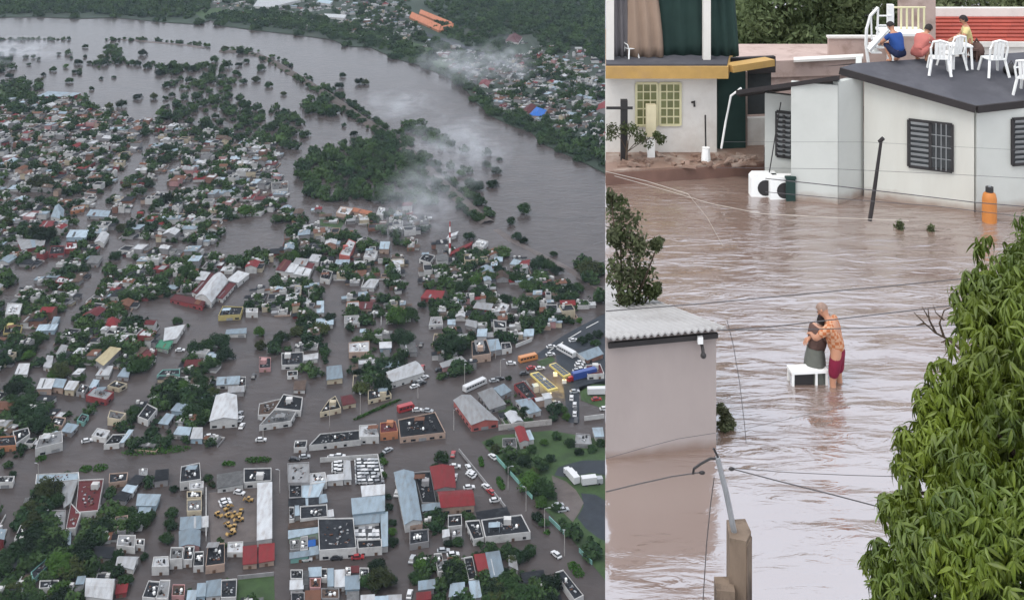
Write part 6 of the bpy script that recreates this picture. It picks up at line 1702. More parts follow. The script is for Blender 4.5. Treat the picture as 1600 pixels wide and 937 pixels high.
def leafy(name, label, blobs, mat, nl, lf, clip=None, seedv=1, parts=None, cat='tree', trunk=None):
    """tree from leaf clumps: blobs = (x, y, z, r)"""
    rs = np.random.RandomState(seedv); out = []
    for (x, y, z, r) in blobs:
        for c in range(max(4, int(nl / 60))):
            d = rs.normal(size=3); d /= np.linalg.norm(d)
            cc_ = np.array((x, y, z)) + d * r * rs.uniform(.3, .8)
            k = 60
            dd = rs.normal(size=(k, 3)); dd /= np.linalg.norm(dd, axis=1)[:, None]
            p = cc_ + dd * (r * .6 * rs.uniform(.3, 1, size=(k, 1)))
            u = rs.normal(size=(k, 3)); u[:, 2] -= .3; u /= np.linalg.norm(u, axis=1)[:, None]
            w_ = np.cross(u, rs.normal(size=(k, 3)) + np.array([0, 0, .8])); w_ /= np.linalg.norm(w_, axis=1)[:, None]
            s_ = lf * rs.uniform(.6, 1.3, size=(k, 1))
            q = np.stack([p - u * s_, p - w_ * s_ * .42, p + u * s_, p + w_ * s_ * .42], axis=1)
            if clip: q = q[clip(q)]
            out.append(q.reshape(-1, 3))
    v = np.concatenate(out)
    bx = blobs[0]
    root = thing(name, label, cat, (bx[0], bx[1], ZR))
    v = v - np.array([bx[0], bx[1], ZR])
    o = bpy.data.objects.new('crown', np_mesh('crown', v, 4, mat)); COL.objects.link(o); o.parent = root
    if trunk:
        MB().tube(trunk[0], trunk[1], 8).build('trunk', 'bark', root)
        for (x, y, z, r) in blobs[:8]:
            e = Vector((x, y, z)); s0 = Vector(trunk[0][-1]) - Vector((0, 0, .3))
            MB().tube([s0, s0.lerp(e, .5) + Vector((0, 0, .1)), e], [trunk[1][-1] * .7, trunk[1][-1] * .45, .012], 5).build('limb', 'bark', root)
    return root
seamclip = lambda q: ((q[:, :, 0] - SEAM * q[:, :, 1]).min(axis=1) > 0.004)
r6 = random.Random(9)

# background trees
for (px, d, top, wpx, lab) in ((1165, 44, -10, 60, 'leafy green tree right of the shade net, behind'), (1215, 43, -20, 55, 'low bushy tree behind the tan parapet'), (1265, 44, -70, 70, 'tall green tree in the middle of the back row'),
                               (1325, 43.5, -25, 60, 'green tree behind the spiral stair, left side'), (1400, 46, -45, 70, 'dark green tree behind the spiral stair'), (1490, 47, -40, 70, 'green tree rising above the left of the red roof'), (1580, 47, -45, 75, 'green tree rising above the right of the red roof'),
                               (1120, 48, -60, 60, 'tree far behind the shade nets'), (1660, 46, -40, 60, 'green tree at the right end of the back row'), (1040, 50, -60, 70, 'tree hidden behind the tan curtain')):
    x = RX(px, d); zt_ = ZC - (top - HZN) / FPX * d - ZR
    bl = []
    for k in range(15):
        bx_ = x + r6.uniform(-1, 1) * wpx / FPX * d * .8; bz = ZR + r6.uniform(.25, 1.0) * zt_ * .95; bl.append((bx_, d + r6.uniform(-1.5, 1.5), bz, r6.uniform(.5, 1.3)))
    bl.insert(0, (x, d, ZR + zt_ * .75, 1.2))
    leafy('background_tree', lab, bl, 'back_leaf' if px % 2 else 'back_leaf_olive', 520, .13, clip=seamclip, seedv=px, trunk=([(x, d, ZR - .6), (x + .1, d, ZR + zt_ * .6)], [.2, .12]))
# bush at the left edge, by the tin-roofed house
bl = [(RX(968, 20.5), 20.5, R(0, 345, 20.5).z, .42), (RX(985, 20.3), 20.3, R(0, 405, 20.3).z, .5), (RX(960, 20.2), 20.2, R(0, 420, 20.2).z, .5), (RX(1005, 20.5), 20.5, R(0, 435, 20.5).z, .36), (RX(955, 20.4), 20.4, R(0, 310, 20.4).z, .25),
      (RX(1000, 20.2), 20.2, R(0, 385, 20.2).z, .28), (RX(1028, 20.3), 20.3, R(0, 382, 20.3).z, .12), (RX(1020, 20.3), 20.3, R(0, 455, 20.3).z, .16), (RX(955, 20.3), 20.3, R(0, 375, 20.3).z, .3), (RX(985, 20.3), 20.3, R(0, 455, 20.3).z, .36)]
leafy('riverside_bush', 'olive-green bush behind the tin-roofed house, left', bl, 'bush_leaf', 380, .055, clip=seamclip, seedv=77, trunk=([(RX(975, 20.4), 20.4, ZR - .5), (RX(975, 20.4), 20.4, ZR + .5)], [.06, .04]))
leafy('small_shrub', 'small shrub poking from water at the corner of the tin-roofed house', [(RX(1132, 18), 18, ZR + .12, .16), (RX(1142, 18), 18, ZR + .05, .14), (RX(1128, 18), 18, ZR + .28, .12)], 'bush_leaf', 120, .045, seedv=5, cat='shrub')
leafy('terrace_plant', 'straggly green plant across the dark post on the terrace', [(RX(960, 30.3), 30.3, R(0, 208, 30.3).z, .36), (RX(985, 30.3), 30.3, R(0, 212, 30.3).z, .34), (RX(1010, 30.3), 30.3, R(0, 216, 30.3).z, .28), (RX(1030, 30.3), 30.3, R(0, 214, 30.3).z, .2)], 'bush_leaf', 60, .05, clip=seamclip, seedv=6, cat='plant', trunk=([(RX(978, 30.3), 30.3, ZR + .33), (RX(980, 30.3), 30.3, ZR + .95)], [.03, .02]))
leafy('drifting_branch', 'leafy branch drifting on water before the cream house', [(RX(1462, 24.5), 26.6, ZR + .03, .18), (RX(1455, 26.4), 26.5, ZR + .02, .12)], 'bush_leaf', 60, .05, seedv=8, cat='branch')

# ---- foreground mango tree
lt = []       # leaf template, length 1 along x, folded and drooping
prof = [(0, .0), (.15, .085), (.40, .120), (.70, .085), (1.0, .0)]
def lz(u): return -.35 * u * u
tv, tf = [], []
for (u, w_) in prof: tv += [(u, w_, lz(u) + w_ * .35), (u, 0, lz(u)), (u, -w_, lz(u) + w_ * .35)]
LEAFV = np.array(tv); LQ = []
for i in range(4):
    LQ += [[i * 3, i * 3 + 1, i * 3 + 4, i * 3 + 3], [i * 3 + 1, i * 3 + 2, i * 3 + 5, i * 3 + 4]]
lm_ = bpy.data.meshes.new('leaf'); lm_.from_pydata(LEAFV.tolist(), [], LQ); lm_.materials.append(MATS['mango_leaf']); lm_.polygons.foreach_set('use_smooth', [True] * 8); lm_.update()
rs = np.random.RandomState(31)
lobes = [(1600, 470, 9.4, .50), (1560, 500, 9.2, .36), (1535, 560, 9.0, .36), (1620, 590, 8.8, .70), (1500, 640, 8.9, .34), (1560, 680, 8.6, .55), (1465, 700, 8.8, .30), (1500, 760, 8.5, .45), (1440, 770, 8.7, .26), (1620, 760, 8.3, .7),
         (1470, 850, 8.4, .42), (1415, 868, 8.6, .26), (1545, 860, 8.0, .6), (1390, 920, 8.4, .22), (1440, 930, 8.2, .4), (1620, 900, 7.9, .7), (1520, 960, 7.9, .6), (1530, 455, 9.2, .16), (1370, 872, 8.7, .10), (1650, 400, 9.6, .45), (1452, 655, 8.9, .22), (1438, 722, 8.8, .22), (1500, 590, 9.0, .24), (1502, 478, 9.3, .13), (1425, 690, 8.9, .12), (1400, 790, 8.7, .14), (1560, 410, 9.5, .2)]
base = Vector((RX(1660, 9.0), 9.0, ZR))
root = thing('mango_tree', 'lush mango tree with drooping glossy leaves in the right foreground', 'tree', tuple(base))
bx, by = base.x, base.y
trunk_top = R(1640, 800, 8.8)
MB().tube([(bx, by, ZR - .6), (bx + .05, by, ZR + 1.5), tuple(trunk_top)], [.22, .18, .13], 10).build('trunk', 'bark', root)
mats3 = []
sprays = []
for (px, py, d, r) in lobes:
    c = R(px, py, d)
    for k in range(max(2, int(3 + 54 * r * r))):
        dr = rs.normal(size=3); dr[1] -= .45; dr[2] += .15; dr /= np.linalg.norm(dr)
        rr = min(r * .55, rs.uniform(.10, .22))
        sprays.append((np.array(c) + dr * (r - rr * .6) * rs.uniform(.8, 1.05), rr, dr))
for (px, py, d, r) in lobes:
    c = R(px, py, d)
    MB().tube([trunk_top - Vector((0, 0, .4)), trunk_top.lerp(c, .5) + Vector((0, 0, .08)), c], [.07, .04, .012], 6).build('limb', 'bark', root)
for (c, r, d0) in sprays:
    nwh = int(9 + 640 * r * r)
    for k in range(nwh):
        dr = rs.normal(size=3) + d0 * .8; dr[2] -= .1; dr /= np.linalg.norm(dr)
        p = c + dr * r * np.array([1, 1, 1.25]) * (rs.uniform(.7, 1.05) if k % 5 else rs.uniform(.2, .6))
        # twig end whorl
        axis = dr * .8 + np.array([0, 0, .35]) + rs.normal(size=3) * .25; axis /= np.linalg.norm(axis)
        nl = rs.randint(6, 11); ph = rs.uniform(0, 6.28)
        a1 = np.cross(axis, [0.3, 0.2, 1.0]); a1 /= np.linalg.norm(a1); a2 = np.cross(axis, a1)
        L0 = rs.uniform(.065, .13)
        for j in range(nl):
            q = ph + j * 2.4
            out_ = a1 * math.cos(q) + a2 * math.sin(q)
            xd = out_ * rs.uniform(.6, 1.0) + axis * rs.uniform(-.1, .5) + np.array([0, 0, -rs.uniform(.4, 2.0)])
            xd /= np.linalg.norm(xd)
            zd = axis + np.array([0, 0, .5]); zd = zd - xd * np.dot(zd, xd); zd /= np.linalg.norm(zd)
            yd = np.cross(zd, xd)
            L = L0 * rs.uniform(.6, 1.2)
            mats3.append((p, np.stack([xd, yd * rs.uniform(.75, 1.05), zd], axis=1) * L))
# the 300 leaves that show largest are leaves of their own
def score(m):
    p, A_ = m
    t = p + A_ @ np.array([.5, 0, 0]); X, Y = PX(t)
    if not (1300 < X < 1600 and 340 < Y < 937): return -1
    n_ = A_[:, 2] / np.linalg.norm(A_[:, 2]); vdir = np.array([0, 0, ZC]) - t
    return abs(np.dot(n_, vdir / np.linalg.norm(vdir))) * np.linalg.norm(A_[:, 0]) / t[1] ** 3
order = sorted(range(len(mats3)), key=lambda i: -score(mats3[i]))
for i in order[:300]:
    p, A_ = mats3[i]
    o = bpy.data.objects.new('leaf', lm_); COL.objects.link(o); o.parent = root
    m4 = Matrix(((A_[0, 0], A_[0, 1], A_[0, 2], p[0] - bx), (A_[1, 0], A_[1, 1], A_[1, 2], p[1] - by), (A_[2, 0], A_[2, 1], A_[2, 2], p[2] - ZR), (0, 0, 0, 1)))
    o.matrix_local = m4
LQa = np.array(LQ).ravel()
acc = []
for i in order[300:]:
    p, A_ = mats3[i]
    acc.append((LEAFV @ A_.T + p - np.array([bx, by, ZR]))[LQa])
o = bpy.data.objects.new('foliage', np_mesh('foliage', np.concatenate(acc), 4, 'mango_foliage', True)); COL.objects.link(o); o.parent = root; o['kind'] = 'stuff'
print('mango leaves', len(mats3))
# bare twigs beside it
mb = MB(); d = 10.0
def tw(*pts, r0=.012): mb.tube([R(x, y, d) for x, y in pts], [r0 * (1 - .7 * k / (len(pts) - 1)) for k in range(len(pts))], 5)
tw((1500, 545), (1482, 530), (1462, 520), (1445, 505), (1428, 488)); tw((1462, 520), (1452, 500), (1450, 482)); tw((1475, 527), (1468, 505), (1475, 485), (1490, 478)); tw((1445, 505), (1432, 508)); tw((1482, 530), (1470, 535)); tw((1475, 500), (1462, 488), (1458, 475), r0=.007); tw((1450, 495), (1440, 478), r0=.007)
tag(mb.build('bare_branch', 'bark', org=tuple(R(1500, 545, d))), 'bare brown twig reaching out from behind the mango tree', 'branch')

# ---- broken utility pole in the foreground
d = 11.0; p = R(1158, 840, d)
root = thing('utility_pole', 'stained concrete pole top with leaning pipe mast, bottom centre', 'utility pole', (p.x, p.y, ZR))
hw_ = 18 / FPX * d
MB().prism([(p.x - hw_, p.y), (p.x + hw_ * .35, p.y - .05), (p.x + hw_ * 1.05, p.y + .1), (p.x + hw_ * .9, p.y + .3), (p.x - hw_ * .8, p.y + .28)], ZR - .6, p.z).build('shaft', 'pole_concrete', root)
MB().prism([(p.x + hw_ * .38, p.y - .07), (p.x + hw_ * 1.1, p.y + .08), (p.x + hw_ * 1.0, p.y + .13), (p.x + hw_ * .34, p.y - .02)], ZR - .6, p.z - .04).build('shaft_rib', 'pole_concrete', root)
b = R(1128, 922, d - .1); MB().prism([(b.x - .05, b.y), (b.x + .12, b.y - .02), (b.x + .14, b.y + .2), (b.x - .04, b.y + .2)], ZR - .6, b.z).build('broken_stub', 'pole_concrete', root)
MB().tube([R(1150, 848, d + .12), R(1147, 830, d + .1), R(1135, 770, d), R(1121, 714, d - .05)], [.028, .028, .026, .024], 8).build('pipe_mast', 'steel', root)
MB().tube([R(1121, 716, d - .05), R(1110, 716, d - .05), R(1095, 724, d - .05), R(1084, 732, d - .05), R(1083, 740, d - .05)], .012, 6).build('bracket', 'frame_dark', root)
for x, y in ((1097, 738), (1143, 732)): MB().ball(R(x, y, d - .05), (.03, .018, .018), 8, 6).build('insulator', 'frame_dark', root)
MB().tube([R(1115, 700, d - .05), R(1122, 714, d - .05)], .012, 5).build('spike', 'frame_dark', root)

# ---- cables
def cable(pts, r, mat, label, d0, d1=None, name='power_cable'):
    d1 = d1 or d0; n = len(pts); V = []
    for i in range(n - 1):
        for k in range(6):
            t = k / 6
            V.append((pts[i][0] + (pts[i + 1][0] - pts[i][0]) * t, pts[i][1] + (pts[i + 1][1] - pts[i][1]) * t))
    V.append(pts[-1])
    W = [R(x, y, d0 + (d1 - d0) * i / (len(V) - 1)) for i, (x, y) in enumerate(V)]
    return tag(MB().tube(W, r * .62, 5).build(name, mat, org=tuple(W[0])), label, 'cable', 'cables strung over the flooded street')
cable([(946.5, 486), (1100, 474), (1270, 458), (1400, 446), (1520, 434)], .011, 'cable', 'upper dark cable crossing the water above the embracing pair', 15)
cable([(1121, 516), (1200, 511), (1330, 496), (1440, 483), (1520, 473)], .011, 'cable', 'dark cable crossing at the height of the embracing pair', 14.5)
cable([(1121, 516), (1280, 514), (1400, 511), (1510, 507)], .009, 'cable', 'thin cable just below the one crossing the embracing pair', 14.6)
cable([(1196, 279), (1300, 290), (1420, 304), (1520, 316), (1660, 328)], .016, 'cable', 'thick cable sloping across the foot of the cream house', 23)
cable([(1196, 300), (1330, 312), (1460, 322), (1560, 334), (1660, 346)], .012, 'cable', 'lowest cable sloping across the foot of the cream house', 23)
cable([(1120, 262), (1300, 264), (1480, 272), (1660, 282)], .007, 'cable', 'thin cable crossing the cream wall below its windows', 24)
cable([(1130, 222), (1350, 222), (1660, 238)], .005, 'cable', 'faint wire crossing the cream wall at window height', 24)
cable([(946.5, 268), (1010, 283), (1075, 303)], .011, 'cable_pale', 'upper pale rope slanting over brown water, left', 24)
cable([(960, 275), (1040, 297), (1110, 318), (1190, 334), (1300, 340), (1420, 345)], .010, 'cable_pale', 'pale rope trailing over brown water toward the leaning pole', 24)
cable([(1075, 303), (1105, 340), (1130, 385)], .008, 'cable_pale', 'pale rope end hanging down to the water', 23)
cable([(1144, 732), (1220, 752), (1300, 772), (1395, 797)], .009, 'cable', 'cable running right from the leaning pipe mast', 11, 9.6)
cable([(1144, 731), (1240, 738), (1330, 742), (1400, 744)], .005, 'cable', 'thin wire running right from the leaning pipe mast', 11, 10)
cable([(946.5, 768), (1000, 755), (1050, 744), (1097, 737)], .010, 'cable', 'cable running left from the leaning pipe mast', 11)
cable([(946.5, 716), (1010, 698), (1060, 685), (1118, 676)], .004, 'cable', 'thin wire in front of the near house wall', 12)
cable([(1136, 500), (1146, 540), (1156, 600), (1163, 660), (1166, 692)], .008, 'cable', 'loose wire hanging down right of the near house', 16)
cable([(1116, 745), (1110, 790), (1104, 850), (1098, 945)], .008, 'cable', 'loose wire hanging beside the broken utility pole', 11)
cable([(1170, 668), (1260, 648), (1330, 632)], .004, 'cable', 'faint wire over the water below the embracing pair', 14)

# ================================================================== plastic furniture
def chair_meshes():
    P = 'plastic_white'; out = {}
    seat = MB(); n = 8
    pts = [(-.21, -.2), (.21, -.2), (.23, 0), (.19, .22), (-.19, .22), (-.23, 0)]
    seat.prism(pts, .41, .435); out['seat'] = seat.mesh('seat', P)
    lf = MB().obox((.19, -.18, .42), (.25, -.25, 0), .05, .04); out['legs'] = [MB().obox((sx_ * .19, sy * .18, .42), (sx_ * .26, sy * .27, 0), .055, .045).mesh('leg', P) for sx_ in (-1, 1) for sy in (-1, 1)]
    b = MB()
    b.tube([(-.2, .2, .42), (-.22, .27, .7), (-.17, .30, .86), (0, .31, .90), (.17, .30, .86), (.22, .27, .7), (.2, .2, .42)], .028, 6)
    for x in (-.09, 0, .09): b.obox((x, .22, .44), (x, .305, .88), .075, .012, up=Vector((0, 1, 0)))
    out['back'] = b.mesh('backrest', P)
    out['arms'] = [MB().tube([(s * .22, .27, .66), (s * .27, .05, .64), (s * .26, -.16, .62), (s * .22, -.19, .42)], .022, 6).mesh('armrest', P) for s in (-1, 1)]
    return out
CH = chair_meshes()
def chair(loc, rotz, label, tilt=(0, 0), arms=True, sc=1.0):
    root = thing('plastic_chair', label, 'chair', loc, 'white plastic chairs on the dark roof')
    root.rotation_euler = (tilt[0], tilt[1], rotz); root.scale = (sc,) * 3
    inst('seat', CH['seat'], root); inst('backrest', CH['back'], root)
    for l in CH['legs']: inst('leg', l, root)
    if arms:
        for a in CH['arms']: inst('armrest', a, root)
chair(roofpt(1467, 116), 2.9, 'white plastic chair nearest the person in pink', arms=False)
chair(roofpt(1487, 108), 3.5, 'white plastic chair left of the person in yellow, pushed against another', arms=True)
chair(roofpt(1552, 118), 3.25, 'white plastic chair standing alone right of the group', arms=False, sc=1.05)
chair(roofpt(1606, 150) + Vector((0, 0, .02)), 2.4, 'white plastic chair cut by the right edge of the picture', arms=True)
# white table of the roof group
p = roofpt(1497, 106)
root = thing('plastic_table', 'low white plastic table between the chairs on the roof', 'table', p)
MB().prism([(p.x - .22, p.y - .22), (p.x + .3, p.y - .22), (p.x + .3, p.y + .25), (p.x - .22, p.y + .25)], p.z + .56, p.z + .6).build('table_top', 'plastic_white', root)
for a in (-.18, .26):
    for b in (-.18, .2): MB().obox((p.x + a, p.y + b, p.z + .57), (p.x + a * 1.1, p.y + b * 1.1, p.z), .05, .05).build('leg', 'plastic_white', root)
p = roofpt(1580, 116)
tag(MB().ball((p.x, p.y, p.z + .12), (.22, .16, .15), 10, 6).tube([(p.x - .08, p.y, p.z + .2), (p.x, p.y, p.z + .34), (p.x + .08, p.y, p.z + .2)], .015, 5).build('black_bag', 'frame_dark', org=tuple(p), smooth=True), 'black bag lying on the roof right of the lone chair', 'bag')
# small white chair on the far roof slab
chair(Vector((RX(986, 31.6), 31.6, ZR + 2.85)), 0.4, 'white plastic chair on the roof slab before the grey curtain', sc=.62)
# white table wading in the water
d = 19.5
p = Vector((RX(1262, d), d, ZR))
root = thing('white_bench_table', 'white table half under water beside the embracing pair', 'table', tuple(p))
t_ = Vector((1, .10, 0)).normalized(); n_ = Vector((-.10, 1, 0)).normalized()
def tp(u, v, z): return p + t_ * u + n_ * v + Vector((0, 0, z))
MB().prism([tuple(tp(-.33, -.16, 0))[:2], tuple(tp(.31, -.16, 0))[:2], tuple(tp(.31, .10, 0))[:2], tuple(tp(-.33, .10, 0))[:2]], ZR + .20, ZR + .245).build('table_top', 'plastic_white', root)
for u, v in ((-.30, -.13), (.28, -.13), (.10, -.13), (-.30, .08), (.28, .08)):
    MB().obox(tp(u, v, .21), tp(u * 1.03, v, -.4), .038, .038).build('leg', 'plastic_white', root)
MB().obox(tp(-.26, -.08, .09), tp(.06, -.08, .09), .02, .20).build('dark_panel', 'frame_dark', root)

# ================================================================== people
def skin_obj(name, verts, edges, radii, mat, parent, sub=2, rootv=0):
    me = bpy.data.meshes.new(name); me.from_pydata([tuple(v) for v in verts], edges, []); me.update()
    me.materials.append(MATS[mat])
    o = bpy.data.objects.new(name, me); COL.objects.link(o); o.parent = parent
    m = o.modifiers.new('skin', 'SKIN'); m.use_smooth_shade = True
    for i, s in enumerate(me.skin_vertices[0].data):
        r = radii[i]; s.radius = r if isinstance(r, (tuple, list)) else (r, r); s.use_root = (i == rootv)
    ss = o.modifiers.new('sub', 'SUBSURF'); ss.levels = sub; ss.render_levels = sub
    return o

def person(label, loc, rotz, J, skin='skin', hair='hair_dark', hair_len=0, top=None, top_sleeve=.5, bottom=None, bottom_len=.9, skirt=None, scale=1.0, bald=False, group=None, top_radius=1.0):
    """J: joints in metres, person faces +y. keys: pel, chest, neck, head, and l/r pairs sh, el, wr, hip, kn, an"""
    root = thing('person', label, 'person', loc, group)
    root.rotation_euler = (0, 0, rotz); root.scale = (scale,) * 3
    J = {k: Vector(v) for k, v in J.items()}
    V, E, Rr = [], [], []
    def av(p, r): V.append(Vector(p)); Rr.append(r); return len(V) - 1
    pel = av(J['pel'], .115); spine = av(J['pel'].lerp(J['chest'], .5), .115); ch = av(J['chest'], .14); nb = av(J['neck'], .062)
    E += [(pel, spine), (spine, ch), (ch, nb)]
    hd = J['head']; up = (hd - J['neck']).normalized()
    h0 = av(J['neck'].lerp(hd, .45), .052); h1 = av(hd - up * .03, (.078, .09)); h2 = av(hd + up * .055, (.08, .095)); h3 = av(hd + up * .115, .05)
    E += [(nb, h0), (h0, h1), (h1, h2), (h2, h3)]
    for s in 'lr':
        sgn = -1 if s == 'l' else 1
        sh = av(J['sh' + s], .072); el = av(J['el' + s], .050); mid = av(J['sh' + s].lerp(J['el' + s], .5), .060); fa = av(J['el' + s].lerp(J['wr' + s], .35), .050); wr = av(J['wr' + s], .028)
        E += [(ch, sh), (sh, mid), (mid, el), (el, fa), (fa, wr)]
        f = (J['wr' + s] - J['el' + s]).normalized(); side = f.cross(Vector((0, 0, 1)))
        side = side.normalized() if side.length > .1 else Vector((1, 0, 0)); nn_ = side.cross(f)
        pm = av(J['wr' + s] + f * .055, (.038, .022)); E.append((wr, pm))
        for k, (o_, ln) in enumerate(((-.032, .062), (-.011, .078), (.011, .072), (.031, .055))):
            b0 = av(J['wr' + s] + f * .095 + side * o_, .010); b1 = av(J['wr' + s] + f * (.095 + ln * .6) + side * o_ * 1.15 - nn_ * .012, .009); b2 = av(J['wr' + s] + f * (.095 + ln) + side * o_ * 1.15 - nn_ * .035, .007)
            E += [(pm, b0), (b0, b1), (b1, b2)]
        t0 = av(J['wr' + s] + f * .045 + side * .05 * sgn, .011); t1 = av(J['wr' + s] + f * .085 + side * .066 * sgn - nn_ * .015, .009); E += [(pm, t0), (t0, t1)]
        hp = av(J['hip' + s], .095); th = av(J['hip' + s].lerp(J['kn' + s], .45), .078); kn = av(J['kn' + s], .055); cf = av(J['kn' + s].lerp(J['an' + s], .35), .055); an = av(J['an' + s], .036)
        E += [(pel, hp), (hp, th), (th, kn), (kn, cf), (cf, an)]
        fd = J.get('toe' + s, J['an' + s] + Vector((0, .16, -.045))); ft = av(fd, .03); hl = av(J['an' + s].lerp(fd, .5), .04); E += [(an, hl), (hl, ft)]
    body = skin_obj('body', V, E, Rr, skin, root)
    # face
    fw = Vector((0, 1, 0)) - up * up.y; fw = fw.normalized() if fw.length > .2 else Vector((0, 0, -1)); rt_ = fw.cross(up).normalized()
    if 'face' in J: fw = (J['face'] - up * J['face'].dot(up)).normalized(); rt_ = fw.cross(up).normalized()
    fc = MB().add([hd + fw * .085 + up * .035, hd + fw * .118 - up * .015, hd + fw * .085 - rt_ * .02 - up * .02, hd + fw * .085 + rt_ * .02 - up * .02], [[0, 2, 1], [0, 1, 3], [2, 3, 1]])
    inst('nose', fc.mesh('nose', skin), body)
    for s in (-1, 1):
        inst('eye', MB().ball(hd + fw * .086 + rt_ * .032 * s + up * .03, .011, 6, 5).mesh('eye', 'eye_dark'), body)
        inst('ear', MB().ball(hd + rt_ * .083 * s + up * .015, (.015, .02, .03), 6, 5).mesh('ear', skin), body)
    inst('mouth', MB().obox(hd + fw * .09 - rt_ * .022 - up * .048, hd + fw * .09 + rt_ * .022 - up * .048, .008, .01).mesh('mouth', 'cloth_maroon'), body)
    # hair cap
    hb = MB(); nn, mm = 14, 7; HV = []
    for j in range(mm + 1):
        for i in range(nn):
            q = 2 * math.pi * i / nn
            frontness = math.cos(q)
            lim = (1.15 if frontness > .3 else 1.95 + hair_len * .35 if frontness < -.2 else 1.6)
            th_ = lim * j / mm
            rr = .105 if not bald else .098
            HV.append(hd + up * .035 + (fw * math.cos(q) * 1.08 + rt_ * math.sin(q) * .93) * (math.sin(th_) * rr) + up * (math.cos(th_) * rr * 1.05) - up * (hair_len * max(0, th_ - 1.4) * .5 if frontness < 0 else 0))
    hb.add(HV, [[j * nn + i, (j + 1) * nn + i, (j + 1) * nn + (i + 1) % nn, j * nn + (i + 1) % nn] for j in range(mm) for i in range(nn)])
    ho = inst('hair', hb.mesh('hair', hair, smooth=True), root)
    if top:
        V2 = [J['pel'] + (J['chest'] - J['pel']) * -.03, J['pel'].lerp(J['chest'], .5), J['chest'], J['neck'].lerp(J['chest'], .25)]
        R2 = [.15 * top_radius, .145 * top_radius, .168 * top_radius, .085]; E2 = [(0, 1), (1, 2), (2, 3)]
        for s in 'lr':
            b_ = len(V2); V2 += [J['sh' + s], J['sh' + s].lerp(J['el' + s], top_sleeve * .55), J['sh' + s].lerp(J['el' + s], top_sleeve)]; R2 += [.082, .074, .068]; E2 += [(2, b_), (b_, b_ + 1), (b_ + 1, b_ + 2)]
        skin_obj('shirt', V2, E2, R2, top, root)
    if bottom:
        V2 = [J['pel'] + (J['chest'] - J['pel']) * .22, J['pel']]; R2 = [.135, .15]; E2 = [(0, 1)]
        for s in 'lr':
            b_ = len(V2); k_ = J['kn' + s]; e_ = J['hip' + s].lerp(k_, min(1, bottom_len))
            V2 += [J['hip' + s], J['hip' + s].lerp(e_, .55), e_]; R2 += [.118, .105, .088]; E2 += [(1, b_), (b_, b_ + 1), (b_ + 1, b_ + 2)]
            if bottom_len > 1: V2 += [k_.lerp(J['an' + s], bottom_len - 1)]; R2 += [.062]; E2 += [(b_ + 2, b_ + 3)]
        skin_obj('trousers' if bottom_len > 1 else 'shorts', V2, E2, R2, bottom, root, rootv=1)
    if skirt:
        mb = MB(); n = 18; prof = skirt[1]
        c0 = J['pel']
        VV = []
        for (z, r, oy) in prof:
            for k in range(n):
                q = 2 * math.pi * k / n; f_ = 1 + .05 * math.sin(q * 5 + z * 3)
                VV.append((c0.x + r * f_ * math.cos(q), c0.y + oy + r * f_ * .85 * math.sin(q), z))
        mb.add(VV, [[j * n + k, (j + 1) * n + k, (j + 1) * n + (k + 1) % n, j * n + (k + 1) % n] for j in range(len(prof) - 1) for k in range(n)])
        o = inst('skirt', mb.mesh('skirt', skirt[0], smooth=True), root)
        so = o.modifiers.new('t', 'SOLIDIFY'); so.thickness = .01
    return root

M('cloth_tan', (0.36, 0.125, 0.05), 0.9, 0.35, 9, 0, stain=(0.47, 0.26, 0.16), stain_amt=.9, stain_scale=16)
_n, _l = MATS['cloth_tan'].node_tree.nodes, MATS['cloth_tan'].node_tree.links      # woven check
_ck = _n.new('ShaderNodeTexChecker'); _ck.inputs['Scale'].default_value = 17
_ck.inputs['Color1'].default_value = (0.40, 0.13, 0.05, 1); _ck.inputs['Color2'].default_value = (0.50, 0.29, 0.18, 1)
_tc = _n.new('ShaderNodeTexCoord'); _l.new(_tc.outputs['Object'], _ck.inputs['Vector'])
_l.new(_ck.outputs['Color'], _n['Principled BSDF'].inputs['Base Color'])
# standing man, seen from behind, holding the woman (faces left and slightly away)
dm = 19.4
man = dict(pel=(0, -.02, .93), chest=(0, .08, 1.28), neck=(0, .15, 1.46), head=(.02, .24, 1.58), shl=(-.20, .10, 1.40), shr=(.20, .10, 1.40), ell=(-.25, .30, 1.20), elr=(.25, .32, 1.20), wrl=(-.02, .42, 1.16), wrr=(.02, .46, 1.08),
           hipl=(-.10, 0, .88), hipr=(.10, 0, .88), knl=(-.12, .05, .48), knr=(.12, .0, .48), anl=(-.12, .0, .07), anr=(.13, -.06, .07))
person('person in checked tan-orange shirt and maroon shorts embracing another in the flood', (RX(1308, dm), dm, ZR - .40), math.radians(62), man, 'skin', 'hair_grey', 0, 'cloth_tan', .75, 'cloth_maroon', .88, bald=True)
wom = dict(pel=(0, 0, .82), chest=(0, .06, 1.10), neck=(0, .12, 1.28), head=(0, .16, 1.38), shl=(-.16, .07, 1.22), shr=(.16, .07, 1.22), ell=(-.19, .20, 1.04), elr=(.19, .20, 1.04), wrl=(-.06, .27, 1.16), wrr=(.06, .27, 1.14),
           hipl=(-.09, 0, .78), hipr=(.09, 0, .78), knl=(-.10, .05, .44), knr=(.10, .05, .44), anl=(-.10, 0, .07), anr=(.10, 0, .07))
dw = 19.62
person('person in long grey-green skirt leaning on the chest of the other, behind white table', (RX(1274, dw), dw, ZR - .42), math.radians(-70), wom, 'skin_pale', 'hair_dark', .2, 'cloth_brown', .6, skirt=('cloth_olive', [(.95, .155, 0), (.75, .19, -.01), (.5, .215, -.01), (.22, .235, 0), (.10, .24, 0)]), scale=1.0)

